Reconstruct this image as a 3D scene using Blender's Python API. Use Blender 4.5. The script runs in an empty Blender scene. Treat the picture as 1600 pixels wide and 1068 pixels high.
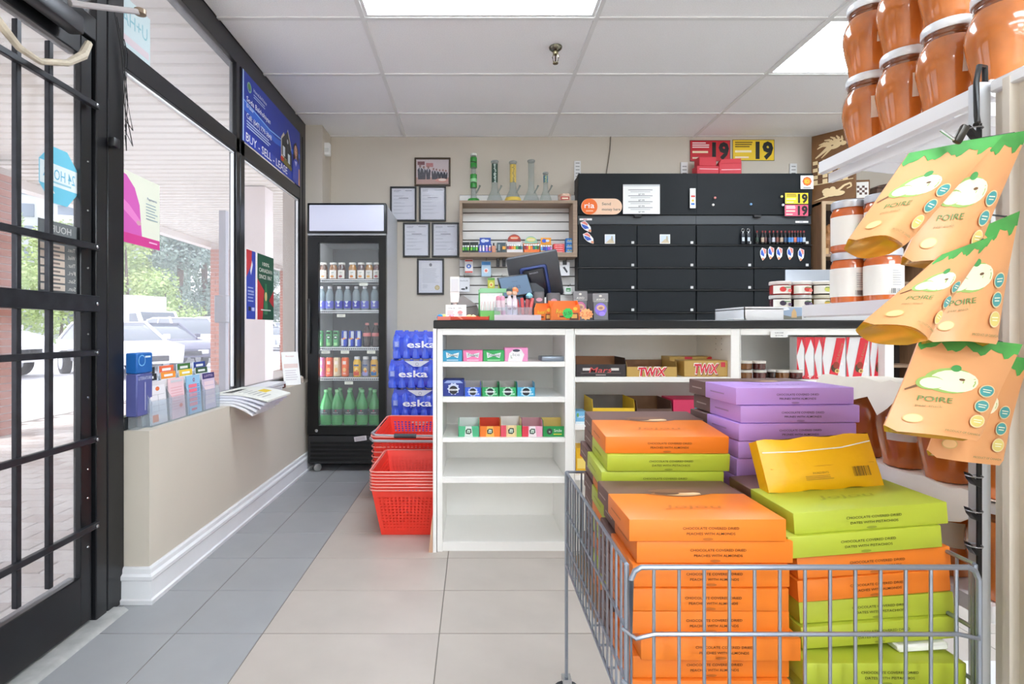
import bpy, bmesh, math, random
from mathutils import Vector, Matrix, Euler
random.seed(7)
SC = bpy.context.scene
COL = SC.collection
PI = math.pi
# ---------------------------------------------------------------- camera
F, CX, CY, EYE = 833.0, 740.0, 515.0, 1.035      # focal length and vanishing point in px of a 1600x1068 frame, eye height
cam = bpy.data.cameras.new('camera')
cam.sensor_width = 36.0
cam.lens = F / 1600 * 36
cam.shift_x = (800 - CX) / 1600
cam.shift_y = (CY - 534) / 1600
cam.clip_start = .02; cam.clip_end = 400
camo = bpy.data.objects.new('camera', cam); COL.objects.link(camo)
camo.location = (0, 0, EYE); camo.rotation_euler = (PI / 2, 0, 0)
SC.camera = camo
# ---------------------------------------------------------------- world, sun, exposure
w = bpy.data.worlds.new('overcast_sky'); SC.world = w; w.use_nodes = True
bg = w.node_tree.nodes['Background']
bg.inputs['Color'].default_value = (0.93, 0.96, 1.0, 1)
bg.inputs['Strength'].default_value = 2.2
sun = bpy.data.lights.new('sun', 'SUN'); sun.energy = 3.0; sun.angle = math.radians(12); sun.color = (1, .97, .92)
suno = bpy.data.objects.new('sun', sun); COL.objects.link(suno)
suno.rotation_euler = Euler((math.radians(15), math.radians(-25), 0))
PANEL = 15.0                                         # emission of the ceiling light panels
vs = SC.view_settings
vs.view_transform = 'Standard'; vs.look = 'None'; vs.gamma = 1.0; vs.use_curve_mapping = False
vs.exposure = 0.45
try:
    SC.cycles.max_bounces = 12; SC.cycles.diffuse_bounces = 8; SC.cycles.transparent_max_bounces = 16
    SC.cycles.caustics_reflective = False; SC.cycles.caustics_refractive = False
    SC.cycles.sample_clamp_indirect = 6.0
except Exception: pass

# ---------------------------------------------------------------- helpers
def P(u, v, y):
    return Vector(((u - CX) * y / F, y, EYE - (v - CY) * y / F))
def UX(u, y): return (u - CX) * y / F
def VZ(v, y): return EYE - (v - CY) * y / F
def WY(u, x): return F * x / (u - CX)              # depth of a point of pixel column u on the plane X = x

def lin(c):
    return tuple(((x / 255) / 12.92 if x / 255 <= .04045 else ((x / 255 + .055) / 1.055) ** 2.4) for x in c)
MATS = {}
def mat(c, rough=.5, metal=0., noise=None, bump=None, coat=0., emit=0., trans=None, spec=.5, wear=None):
    """procedural principled material; c is an sRGB 0-255 triple"""
    key = (tuple(c), rough, metal, noise, bump, coat, emit, trans, spec, wear)
    if key in MATS: return MATS[key]
    m = bpy.data.materials.new('mat_%02x%02x%02x' % tuple(int(x) for x in c)); MATS[key] = m
    m.use_nodes = True; nt = m.node_tree; b = nt.nodes['Principled BSDF']
    rgb = lin(c) + (1,)
    b.inputs['Base Color'].default_value = rgb
    b.inputs['Roughness'].default_value = rough
    b.inputs['Metallic'].default_value = metal
    b.inputs['Specular IOR Level'].default_value = spec
    b.inputs['Coat Weight'].default_value = coat
    b.inputs['Coat Roughness'].default_value = .05
    if emit:
        b.inputs['Emission Color'].default_value = rgb; b.inputs['Emission Strength'].default_value = emit
    if noise or bump:
        tc = nt.nodes.new('ShaderNodeTexCoord')
    if noise:
        n = nt.nodes.new('ShaderNodeTexNoise'); n.inputs['Scale'].default_value = noise[0]; n.inputs['Detail'].default_value = 6
        mp = nt.nodes.new('ShaderNodeMapping')
        if len(noise) > 2: mp.inputs['Scale'].default_value = noise[2]
        nt.links.new(tc.outputs['Object'], mp.inputs['Vector']); nt.links.new(mp.outputs['Vector'], n.inputs['Vector'])
        r = nt.nodes.new('ShaderNodeValToRGB'); a = noise[1]
        r.color_ramp.elements[0].position = .3; r.color_ramp.elements[1].position = .7
        r.color_ramp.elements[0].color = tuple(x * (1 - a) for x in rgb[:3]) + (1,)
        r.color_ramp.elements[1].color = tuple(min(1, x * (1 + a)) for x in rgb[:3]) + (1,)
        nt.links.new(n.outputs['Fac'], r.inputs['Fac']); nt.links.new(r.outputs['Color'], b.inputs['Base Color'])
    if bump:
        n2 = nt.nodes.new('ShaderNodeTexNoise'); n2.inputs['Scale'].default_value = bump[0]; n2.inputs['Detail'].default_value = 4
        nt.links.new(tc.outputs['Object'], n2.inputs['Vector'])
        bp = nt.nodes.new('ShaderNodeBump'); bp.inputs['Strength'].default_value = bump[1]; bp.inputs['Distance'].default_value = bump[2] if len(bump) > 2 else .004
        nt.links.new(n2.outputs['Fac'], bp.inputs['Height']); nt.links.new(bp.outputs['Normal'], b.inputs['Normal'])
    if trans is not None:                           # thin clear sheet: mostly see-through, a little gloss
        out = nt.nodes['Material Output']
        t = nt.nodes.new('ShaderNodeBsdfTransparent'); t.inputs['Color'].default_value = rgb
        mx = nt.nodes.new('ShaderNodeMixShader'); mx.inputs['Fac'].default_value = trans
        nt.links.new(t.outputs['BSDF'], mx.inputs[1]); nt.links.new(b.outputs['BSDF'], mx.inputs[2])
        nt.links.new(mx.outputs['Shader'], out.inputs['Surface'])
    return m

class MB:
    """collects polygons for one mesh"""
    def __init__(s): s.v = []; s.f = []; s.m = []
    def add(s, vs, fs, m=0):
        o = len(s.v); s.v += [tuple(x) for x in vs]
        for f in fs: s.f.append(tuple(i + o for i in f)); s.m.append(m)
        return s
    def box(s, x0, x1, y0, y1, z0, z1, m=0):
        return s.add([(x0,y0,z0),(x1,y0,z0),(x1,y1,z0),(x0,y1,z0),(x0,y0,z1),(x1,y0,z1),(x1,y1,z1),(x0,y1,z1)],
                     [(0,3,2,1),(4,5,6,7),(0,1,5,4),(1,2,6,5),(2,3,7,6),(3,0,4,7)], m)
    def rbox(s, x0, x1, y0, y1, z0, z1, r=.005, seg=2, m=0):
        bm = bmesh.new(); bmesh.ops.create_cube(bm, size=1)
        for v in bm.verts: v.co = Vector((x0 + (v.co.x + .5) * (x1 - x0), y0 + (v.co.y + .5) * (y1 - y0), z0 + (v.co.z + .5) * (z1 - z0)))
        bmesh.ops.bevel(bm, geom=list(bm.edges), offset=r, segments=seg, profile=.5, affect='EDGES')
        bm.verts.index_update()
        s.add([v.co for v in bm.verts], [[v.index for v in f.verts] for f in bm.faces], m); bm.free(); return s
    def lathe(s, prof, n=20, c=(0, 0, 0), m=0, mseg=None, rx=1., ry=1.):
        vs = []; fs = []
        for r, z in prof:
            for k in range(n):
                a = 2 * PI * k / n; vs.append((c[0] + r * rx * math.cos(a), c[1] + r * ry * math.sin(a), c[2] + z))
        for i in range(len(prof) - 1):
            for k in range(n):
                q = (i * n + k, i * n + (k + 1) % n, (i + 1) * n + (k + 1) % n, (i + 1) * n + k)
                fs.append(q)
        o = len(s.v); s.v += vs
        for j, f in enumerate(fs):
            s.f.append(tuple(i + o for i in f)); s.m.append(mseg[j // n] if mseg else m)
        if prof[0][0] > 1e-5: s.f.append(tuple(o + k for k in range(n - 1, -1, -1))); s.m.append(mseg[0] if mseg else m)
        if prof[-1][0] > 1e-5: s.f.append(tuple(o + (len(prof) - 1) * n + k for k in range(n))); s.m.append(mseg[-1] if mseg else m)
        return s
    def tube(s, pts, r, n=8, m=0, closed=False):
        pts = [Vector(p) for p in pts]; N = len(pts); rings = []
        up = Vector((0, 0, 1))
        for i, p in enumerate(pts):
            if closed: t = pts[(i + 1) % N] - pts[i - 1]
            else: t = pts[min(i + 1, N - 1)] - pts[max(i - 1, 0)]
            t = t.normalized()
            a = t.cross(up)
            if a.length < 1e-3: a = t.cross(Vector((1, 0, 0)))
            a.normalize(); b = a.cross(t)
            rr = r[i] if isinstance(r, (list, tuple)) else r
            rings.append([p + (a * math.cos(2 * PI * k / n) + b * math.sin(2 * PI * k / n)) * rr for k in range(n)])
        o = len(s.v)
        for rg in rings: s.v += [tuple(x) for x in rg]
        for i in range(N if closed else N - 1):
            j = (i + 1) % N
            for k in range(n):
                s.f.append((o + i * n + k, o + i * n + (k + 1) % n, o + j * n + (k + 1) % n, o + j * n + k)); s.m.append(m)
        if not closed:
            s.f.append(tuple(o + k for k in range(n - 1, -1, -1))); s.m.append(m)
            s.f.append(tuple(o + (N - 1) * n + k for k in range(n))); s.m.append(m)
        return s
    def prism(s, poly, a0, a1, axis='y', m=0):
        """extrude a 2D polygon along an axis: 'y' -> (x,z), 'x' -> (y,z), 'z' -> (x,y)"""
        n = len(poly)
        def pt(p, a):
            return {'y': (p[0], a, p[1]), 'x': (a, p[0], p[1]), 'z': (p[0], p[1], a)}[axis]
        vs = [pt(p, a0) for p in poly] + [pt(p, a1) for p in poly]
        fs = [tuple(range(n)), tuple(range(2 * n - 1, n - 1, -1))] + [(i, i + n, (i + 1) % n + n, (i + 1) % n) for i in range(n)]
        return s.add(vs, fs, m)
    def mesh(s, name, mats, smooth=True, angle=38):
        me = bpy.data.meshes.new(name); me.from_pydata(s.v, [], s.f)
        if not isinstance(mats, (list, tuple)): mats = [mats]
        for x in mats: me.materials.append(x)
        if len(mats) > 1: me.polygons.foreach_set('material_index', s.m)
        bm = bmesh.new(); bm.from_mesh(me); bmesh.ops.recalc_face_normals(bm, faces=bm.faces); bm.to_mesh(me); bm.free()
        if smooth:
            me.polygons.foreach_set('use_smooth', [True] * len(me.polygons))
            me.set_sharp_from_angle(angle=math.radians(angle))
        me.update(); return me
    def build(s, name, mats, parent=None, loc=(0, 0, 0), rot=(0, 0, 0), smooth=True, angle=38):
        return put(name, s.mesh(name, mats, smooth, angle), parent, loc, rot)
def put(name, me, parent=None, loc=(0, 0, 0), rot=(0, 0, 0)):
    o = bpy.data.objects.new(name, me); COL.objects.link(o)
    o.parent = parent; o.location = loc; o.rotation_euler = rot
    return o
def tag(o, label=None, cat=None, group=None, kind=None):
    if label: o['label'] = label
    if cat: o['category'] = cat
    if group: o['group'] = group
    if kind: o['kind'] = kind
    return o
def thing(name, label, cat, loc=(0, 0, 0), rot=(0, 0, 0), group=None):
    o = bpy.data.objects.new(name, None); COL.objects.link(o); o.empty_display_size = .05
    o.location = loc; o.rotation_euler = rot if isinstance(rot, (tuple, list, Euler)) else (0, 0, rot)
    return tag(o, label, cat, group)
def struct(name, loc=(0, 0, 0)):
    o = bpy.data.objects.new(name, None); COL.objects.link(o); o.location = loc; o['kind'] = 'structure'; return o
def dup(root, loc=None, rot=None, label=None, group=None):
    r = root.copy(); COL.objects.link(r)
    if loc is not None: r.location = loc
    if rot is not None: r.rotation_euler = rot if isinstance(rot, (tuple, list, Euler)) else (0, 0, rot)
    if label: r['label'] = label
    if group: r['group'] = group
    for ch in list(root.children):
        c = ch.copy(); COL.objects.link(c); c.parent = r
        for g in list(ch.children):
            d = g.copy(); COL.objects.link(d); d.parent = c
    return r
ORD = ['first', 'second', 'third', 'fourth', 'fifth', 'sixth', 'seventh', 'eighth', 'ninth', 'tenth', 'eleventh', 'twelfth', 'thirteenth', 'fourteenth', 'fifteenth', 'sixteenth']
FRONT = (PI / 2, 0, 0)             # decal plane facing the camera side (-Y)
INWARD = (PI / 2, 0, PI / 2)       # on the window wall, facing the room (+X)
OUTWARD = (PI / 2, 0, -PI / 2)     # facing -X
TXT = {}
def glyphs(t, res=2, bold=.006):
    if (t, res, bold) in TXT: return TXT[(t, res, bold)]
    cu = bpy.data.curves.new('t', 'FONT'); cu.body = t; cu.size = 1; cu.resolution_u = res; cu.align_x = 'LEFT'; cu.offset = bold
    ob = bpy.data.objects.new('t', cu)
    me = bpy.data.meshes.new_from_object(ob)
    vs = [tuple(v.co) for v in me.vertices]; fs = [tuple(p.vertices) for p in me.polygons]
    bpy.data.objects.remove(ob); bpy.data.curves.remove(cu); bpy.data.meshes.remove(me)
    xs = [v[0] for v in vs] or [0]; ys = [v[1] for v in vs] or [0]
    r = (vs, fs, min(xs), max(xs), min(ys), max(ys)); TXT[(t, res, bold)] = r; return r
class D:
    """flat print: coloured shapes and lettering in a local x/y plane"""
    def __init__(s, rough=.45): s.b = MB(); s.mats = []; s.l = 0; s.rough = rough
    def mi(s, c):
        m = mat(c, s.rough) if isinstance(c, tuple) else c
        if m not in s.mats: s.mats.append(m)
        return s.mats.index(m)
    def z(s): s.l += 1; return s.l * .00013
    def poly(s, pts, c):
        z = s.z(); s.b.add([(x, y, z) for x, y in pts], [tuple(range(len(pts)))], s.mi(c)); return s
    def rect(s, x0, y0, x1, y1, c): return s.poly([(x0, y0), (x1, y0), (x1, y1), (x0, y1)], c)
    def ell(s, x, y, rx, ry, c, n=20, a0=0):
        return s.poly([(x + rx * math.cos(a0 + 2 * PI * k / n), y + ry * math.sin(a0 + 2 * PI * k / n)) for k in range(n)], c)
    def ring(s, x, y, r0, r1, c, n=24):
        z = s.z(); vs = []
        for k in range(n):
            a = 2 * PI * k / n; vs += [(x + r0 * math.cos(a), y + r0 * math.sin(a), z), (x + r1 * math.cos(a), y + r1 * math.sin(a), z)]
        s.b.add(vs, [(2*k, 2*k+1, (2*k+3) % (2*n), (2*k+2) % (2*n)) for k in range(n)], s.mi(c)); return s
    def star(s, x, y, r, c, n=12, k=.75, sy=1):
        return s.poly([(x + (r if i % 2 == 0 else r * k) * math.cos(PI * i / n), y + sy * (r if i % 2 == 0 else r * k) * math.sin(PI * i / n)) for i in range(2 * n)], c)
    def text(s, t, x, y, h, c, w=None, al='c', shear=0., rot=0., mirror=False, res=2, bold=.006):
        """h = cap height, w = optional total width; (x, y) = centre (or left end) of the baseline box"""
        vs, fs, x0, x1, y0, y1 = glyphs(t, res, bold)
        if not vs: return s
        sy = h / .70; sx = (w / max(1e-6, x1 - x0)) if w else sy
        W = (x1 - x0) * sx; z = s.z(); ca, sa = math.cos(rot), math.sin(rot); out = []
        for a, b, _ in vs:
            px = (a - x0) * sx - (W / 2 if al == 'c' else 0); py = b * sy - h / 2; px += shear * py
            if mirror: px = -px
            out.append((x + px * ca - py * sa, y + px * sa + py * ca, z))
        s.b.add(out, fs, s.mi(c)); return s
    def lines(s, x0, x1, y0, y1, n, c, jag=.3, th=.35):
        """small unreadable print, as on the photographed sheets"""
        for i in range(n):
            yy = y1 + (y0 - y1) * (i + .5) / n; hh = abs(y1 - y0) / n * th / 2
            s.rect(x0, yy - hh, x1 - (x1 - x0) * jag * random.random(), yy + hh, c)
        return s
    def build(s, name, parent=None, loc=(0, 0, 0), rot=FRONT):
        me = bpy.data.meshes.new(name); me.from_pydata(s.b.v, [], s.b.f)
        for x in s.mats: me.materials.append(x)
        me.polygons.foreach_set('material_index', s.b.m); me.update()
        return put(name, me, parent, loc, rot)
# ---- common materials
WHITE = mat((238, 238, 236), .45)
SHELFW = mat((247, 246, 243), .4, noise=(3., .03))
BLACK = mat((22, 22, 24), .4)
BLACKG = mat((11, 12, 13), .3, spec=.35)
CHROME = mat((190, 192, 195), .25, 1.)
GLASS = mat((252, 253, 253), .02, trans=.05)
WGLASS = mat((246, 246, 250), .25, trans=.15)            # window glass, whitish veil put in for the glare outside
CLEAR = mat((238, 242, 245), .05, trans=.16)
PAPER = mat((240, 240, 238), .7)
K = (20, 20, 22); Wt = (245, 245, 243); RED = (214, 28, 44); GRY = (120, 122, 126)
# ================================================================ setting
XL, YB, ZC, XR, YF = -1.335, 4.47, 2.655, 3.6, -7.0     # window plane, back wall, ceiling, right wall, wall behind
WALLM = mat((204, 195, 182), .75, noise=(1.5, .03), bump=(120, .06, .002))
WALLC = mat((203, 194, 180), .75, noise=(1.5, .03), bump=(120, .06, .002))
# ---- floor
floor = MB().box(XL - .04, XR, YF, YB, -.10, -.002).build('floor', mat((118, 112, 104), .9)); floor['kind'] = 'structure'
T_BEIGE = mat((180, 171, 163), .38, noise=(3.0, .10), bump=(40, .05, .001))
T_GREY = mat((153, 154, 156), .38, noise=(3.0, .08), bump=(40, .05, .001))
YT = 2.419; XBND = -.720
def tile(x0, x1, y0, y1, m):
    key = (round(x1 - x0, 3), round(y1 - y0, 3), m.name)
    if key not in TILES:
        g = .0016; TILES[key] = MB().rbox(g, x1 - x0 - g, g, y1 - y0 - g, -.008, 0, .0012, 1).mesh('floor_tile', m)
    put('floor_tile', TILES[key], floor, (x0, y0, 0))
TILES = {}
ys = [YT + .3 * k for k in range(-9, 8)]
for k, y in enumerate(ys[:-1]):
    y1 = min(ys[k + 1], YB)
    if y >= YB: break
    for x0, x1 in ((XL, -1.318), (-1.318, -1.018), (-1.018, XBND)):
        tile(x0, x1, y, y1, T_GREY)
    x = XBND
    while x < XR - .01:
        x1 = min(x + .603, XR); tile(x, x1, y, y1, T_BEIGE); x = x1
MB().box(XL, XR, YF, ys[0], -.002, 0).build('floor_behind', mat((205, 200, 194), .5), floor)
# ---- ceiling
ceil = MB().box(XL - .1, XR, YF, YB, ZC + .02, ZC + .12).build('ceiling', mat((225, 224, 222), .9)); ceil['kind'] = 'structure'
T_CEIL = mat((250, 250, 251), .92, noise=(160, .05), bump=(220, .35, .002))
LX = [-.574 + 1.2115 * k for k in range(-1, 5)]; LY = [2.77 + .61 * k for k in range(-17, 4)]
LIGHTS = {(1, 2.16), (3, 2.77), (2, -.89), (1, -2.11), (3, -2.11), (2, -3.33), (1, -4.55), (3, -4.55), (2, -5.77), (1, -6.38), (3, -6.38), (2, -2.11)}  # two near the counter are seen; the others are added behind camera for fill
lightcells = set()
TB = mat((232, 232, 231), .4)
for i in range(len(LX) - 1):
    for j in range(len(LY)):
        x0, x1 = max(LX[i], XL), min(LX[i + 1], XR); y0 = max(LY[j], YF); y1 = min(LY[j] + .61, YB)
        if x1 - x0 < .05 or y1 - y0 < .05: continue
        if any(li == i and abs(ly - LY[j]) < .05 for li, ly in LIGHTS): lightcells.add((i, j)); continue
        key = ('c', round(x1 - x0, 3), round(y1 - y0, 3))
        if key not in TILES: TILES[key] = MB().box(.009, x1 - x0 - .009, .009, y1 - y0 - .009, 0, .018).mesh('ceiling_tile', T_CEIL)
        put('ceiling_tile', TILES[key], ceil, (x0, y0, ZC))
for x in LX[1:]:
    if x < XR: MB().box(x - .012, x + .012, YF, YB, ZC - .008, ZC + .02).build('grid_bar', TB, ceil)
for y in LY:
    if YF < y < YB:
        MB().box(XL, XR, y - .012, y + .012, ZC - .007, ZC + .02).build('grid_bar', TB, ceil)
MB().box(XL, XR, YB - .02, YB, ZC - .004, ZC + .02).build('edge_bar', TB, ceil)
LENS = mat((234, 245, 255), .5, emit=PANEL)
names = {(1, 2.16): 'large lit ceiling light panel at the top edge above the counter', (3, 2.77): 'lit ceiling light panel partly hidden behind the stacked jars'}
for (i, j) in sorted(lightcells):
    lab = [v for k, v in names.items() if k[0] == i and abs(k[1] - LY[j]) < .05]
    t = thing('ceiling_light', lab[0] if lab else 'unseen ceiling light panel added for fill, %s row behind the camera, bay %s' % (ORD[j], ORD[i]), 'ceiling light', (LX[i], LY[j], ZC), group='ceiling light panels')
    f = MB(); a, b = 1.2115, .61
    for q in ((.012, a-.012, .012, .03), (.012, a-.012, b-.03, b-.012), (.012, .03, .03, b-.03), (a-.03, a-.012, .03, b-.03)): f.box(*q, -.003, .018)
    f.build('frame', TB, t)
    MB().box(.03, a - .03, .03, b - .03, .003, .012).build('diffuser', LENS, t)
# ---- walls
def wall(name, x0, x1, y0, y1, z0, z1, m=WALLM):
    o = MB().box(x0, x1, y0, y1, z0, z1).build(name, m); o['kind'] = 'structure'; return o
wall('wall_back', -1.6, XR + .1, YB, YB + .1, -.1, 2.8)
WHW = mat((226, 224, 220), .75)
wall('wall_right', XR, XR + .1, YF, YB, -.1, 2.8, WHW)
wall('wall_front', -1.6, XR + .1, YF - .1, YF, -.1, 2.8, WHW)
kx1 = -1.235
wall('wall_left', XL, kx1, 2.03, 4.22, 0, .65, WALLC)
wall('wall_corner', XL - .04, -1.198, 4.22, YB, 0, ZC)
# baseboard with a stepped profile round the knee wall
prof = [(0, 0), (.024, 0), (.026, .016), (.018, .02), (.017, .085), (.022, .092), (.022, .104), (.012, .112), (.011, .128), (.006, .135), (0, .135)]
BBM = mat((226, 226, 228), .4, noise=(6, .04))
b = MB(); rails = []
for o, z in prof:
    rails.append([(XL, 2.03 - o, z), (kx1 + o, 2.03 - o, z), (kx1 + o, 4.22 - (.024 - o) * 0, z)])
for i in range(len(prof) - 1):
    for k in range(2):
        b.add([rails[i][k], rails[i][k+1], rails[i+1][k+1], rails[i+1][k]], [(0, 1, 2, 3)])
bb = b.build('baseboard_left', BBM); bb['kind'] = 'structure'
# ---- storefront frame
FR = mat((24, 25, 28), .3, .2, noise=(8, .15), coat=.15)
frame = struct('trim_1', (0, 0, 0))
def fbar(name, y0, y1, z0, z1, x0=-1.372, x1=-1.33, m=FR): return MB().rbox(x0, x1, y0, y1, z0, z1, .003, 1).build(name, m, frame)
fbar('sill_rail', 2.03, 4.08, .65, .70)
fbar('transom_rail', 2.03, 4.08, 2.035, 2.12)
fbar('transom_rail', .80, 1.88, 2.05, 2.13)
fbar('head_rail', -1.0, 4.22, 2.535, 2.66, -1.40)
fbar('mullion', 2.99, 3.035, .65, 2.54); fbar('mullion', 3.045, 3.10, .65, 2.54)
MB().box(-1.365, -1.345, 3.03, 3.05, .65, 2.54).build('mullion_gap', BLACK, frame)
fbar('mullion', 4.08, 4.14, .65, 2.54); fbar('mullion', 4.15, 4.22, .65, 2.54)
fbar('door_jamb', 1.88, 1.935, 0, 2.54, -1.40); fbar('door_jamb', 1.94, 2.03, 0, 2.54, -1.385)
fbar('door_jamb', .74, .82, 0, 2.54, -1.40)
LED = mat((235, 236, 238), .4)
for y0, y1, z0, z1 in ((2.05, 2.98, 2.018, 2.03), (2.962, 2.978, .72, 2.018), (3.11, 4.07, 2.018, 2.03), (4.055, 4.07, .72, 2.018)):
    MB().rbox(-1.352, -1.338, y0, y1, z0, z1, .003, 1).build('white_strip', LED, frame)
def pane(name, y0, y1, z0, z1):
    o = MB().box(-1.356, -1.350, y0, y1, z0, z1).build(name, WGLASS); o['kind'] = 'structure'; return o
pane('window_1', 2.03, 2.99, .70, 2.035); pane('window_2', 3.10, 4.08, .70, 2.035)
pane('window_3', 2.03, 2.99, 2.12, 2.54); pane('window_4', 3.10, 4.08, 2.12, 2.54)
pane('window_5', .82, 1.88, 2.13, 2.54)
wall('wall_left_beyond', XL - .04, XL + .0, YF, .74, 0, ZC, WALLM)
wall('wall_left_above', XL - .06, XL + .0, YF, 4.22, 2.66, 2.8, WALLM)
# ---- glass door with security bars
door = struct('door_1', (0, 0, 0))
def dbar(name, y0, y1, z0, z1, x0=-1.385, x1=-1.342, m=FR, r=.003): return MB().rbox(x0, x1, y0, y1, z0, z1, r, 1).build(name, m, door)
dbar('stile', 1.822, 1.875, .02, 2.045, -1.370); dbar('stile', .825, .92, .02, 2.045)
dbar('bottom_rail', .92, 1.822, .02, .19); dbar('top_rail', .92, 1.822, 1.975, 2.045)
MB().box(-1.366, -1.360, .92, 1.822, .19, 1.975).build('glass', WGLASS, door)
BAR = mat((40, 41, 46), .35, .3, noise=(30, .3))
for k in range(6):
    y = 1.665 - .118 * k; dbar('security_bar', y - .009, y + .009, .228, 1.935, -1.335, -1.318, BAR, .002)
for z, h in ((1.815, .010), (1.322, .011), (1.125, .028), (.955, .010), (.655, .010), (.355, .010)):
    dbar('cross_bar', .83, 1.868, z - h, z + h, -1.326 if h < .02 else -1.342, -1.308, BAR, .002)
for z in (1.815, 1.322, 1.125, .955, .655, .355):
    MB().lathe([(.006, 0), (.006, .004), (.003, .006)], 10).build('bolt', CHROME, door, (-1.308, 1.85, z), (0, PI / 2, 0))
for z in (.28, .45, .55, .8, 1.02, 1.25, 1.45, 1.62):
    MB().lathe([(.004, 0), (.003, .002)], 8).build('screw', CHROME, door, (-1.342, 1.855, z), (0, PI / 2, 0))
# threshold
th = MB().prism([(XL - .06, 0), (XL - .05, .012), (XL + .045, .012), (XL + .06, .001), (XL + .06, 0)], .74, 1.97).build('door_threshold', mat((176, 176, 174), .45, .4, noise=(14, .2)))
tag(th, 'scuffed metal threshold strip below the barred glass door', 'threshold')
# ================================================================ outside
GZ = -.03; AZ = -.17
# pavers under the canopy: the nearest ones as pieces, the rest joined
PVM = [mat((200, 193, 186), .85, noise=(20, .08)), mat((190, 180, 172), .85, noise=(20, .08)), mat((208, 203, 197), .85, noise=(20, .08))]
pave = MB().box(-5.2, -1.40, -3, 30, -.25, GZ - .012).build('pavement', mat((140, 134, 128), .9)); pave['kind'] = 'structure'
pm = [MB().rbox(.003, .247, .003, .121, -.05, 0, .004, 1).mesh('paver', m) for m in PVM]
cand = []
for iy in range(-4, 60):
    for ix in range(16):
        x = -1.41 - .25 * (ix + 1) - (.125 if iy % 2 else 0); y = .6 + iy * .124
        if x < -5.2: continue
        u = CX + (x + .12) * F / max(y, .2)
        vis = y > .9 and -60 < u < 180
        cand.append((0 if vis else 1, math.hypot(x, y), x, y))
cand.sort()
rest = MB()
for k, (_, d, x, y) in enumerate(cand):
    if k < 298: put('paver', random.choice(pm), pave, (x, y, GZ))
    else: rest.box(x + .003, x + .247, y + .003, y + .121, GZ - .05, GZ)
o = rest.build('paver_field', PVM[0], pave, smooth=False); o['kind'] = 'stuff'
kerb = MB().rbox(-5.38, -5.2, -3, 40, -.3, GZ + .01, .02, 2).build('kerb', mat((214, 212, 206), .9)); kerb['kind'] = 'structure'
lot = MB().box(-70, -5.2, -30, 90, -.4, AZ).build('parking_lot', mat((206, 206, 208), .9, noise=(2, .06))); lot['kind'] = 'structure'
grass = MB().box(-70, -36, -30, 90, -.3, AZ + .06).build('verge', mat((120, 140, 84), .95, noise=(3, .2))); grass['kind'] = 'structure'
for k in range(7):
    yk = 8.6 + k * 2.9
    o = MB().box(-13.8, -9.2, yk - .05, yk + .05, AZ, AZ + .004).build('painted_line', mat((236, 236, 232), .8), lot, rot=(0, 0, 0))
# ribbed canopy soffit
SOFM = mat((220, 214, 204), .6, noise=(2, .03))
sof = struct('canopy_soffit', (0, 0, 2.76))
prof = [(0, 0), (.10, 0), (.108, .026), (.142, .026), (.15, 0)]
r = MB()
r.add([(-5.2, y, z) for y, z in prof] + [(-1.40, y, z) for y, z in prof], [(i, i + 1, i + 6, i + 5) for i in range(4)])
rm = r.mesh('soffit_panel', SOFM, False)
for k in range(128): put('soffit_panel', rm, sof, (0, -1.0 + .15 * k, 0))
MB().box(-5.2, -1.40, -1.0, 18.2, .02, .05).build('soffit_back', SOFM, sof)
fas = MB().box(-5.36, -5.2, -1.0, 18.2, 2.66, 3.25).build('canopy_fascia', mat((222, 214, 206), .6)); fas['kind'] = 'structure'
# brick pillars and the painted post that carry the canopy
BRK = mat((176, 116, 96), .85, noise=(9, .18)); MORT = mat((190, 180, 170), .9)
def pillar(x, y, label, nb=40):
    t = thing('brick_pillar', label, 'pillar', (x, y, GZ), group='brick pillars of the canopy')
    h = 2.69
    MB().box(-.18, .18, -.18, .18, 0, h).build('core', MORT, t)
    for c in range(int(h / .075)):
        z0 = c * .075 + .004; s = (c % 2) * .1
        for xx in ((-.19, -.005 + 0), (.005, .19)) if c % 2 else ((-.19, -.10), (-.09, .09), (.10, .19)):
            key = ('bk', round(xx[1] - xx[0], 3))
            if key not in TILES: TILES[key] = MB().box(0, xx[1] - xx[0], 0, .38, 0, .065).mesh('brick', BRK)
            put('brick', TILES[key], t, (xx[0], -.19, z0))
    return t
pillar(-4.9, 5.35, 'red brick canopy pillar at the far left edge beyond the door')
pillar(-4.9, 10.5, 'red brick canopy pillar seen at the right side of the large window')
pillar(-4.9, 14.2, 'red brick canopy pillar seen through the narrow window beside the cooler')
t = thing('canopy_post', 'pale painted square post outside the narrow window', 'post', (-2.62, 6.5, GZ))
MB().rbox(-.13, .13, -.13, .13, 0, 2.78, .01, 2).build('shaft', mat((224, 214, 212), .6, noise=(4, .04)), t)
MB().rbox(-.15, .15, -.15, .15, 0, .12, .008, 1).build('base', mat((206, 198, 194), .6), t)
t = thing('grey_meter_box', 'grey metal box on a slim post outside the window', 'utility box', (-2.60, 5.55, GZ))
MB().box(-.035, .035, -.035, .035, 0, 2.3).build('post', mat((150, 150, 158), .5), t)
MB().rbox(-.06, .06, -.09, .03, 1.14, 1.42, .01, 1).build('box', mat((146, 146, 152), .5), t)
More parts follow.
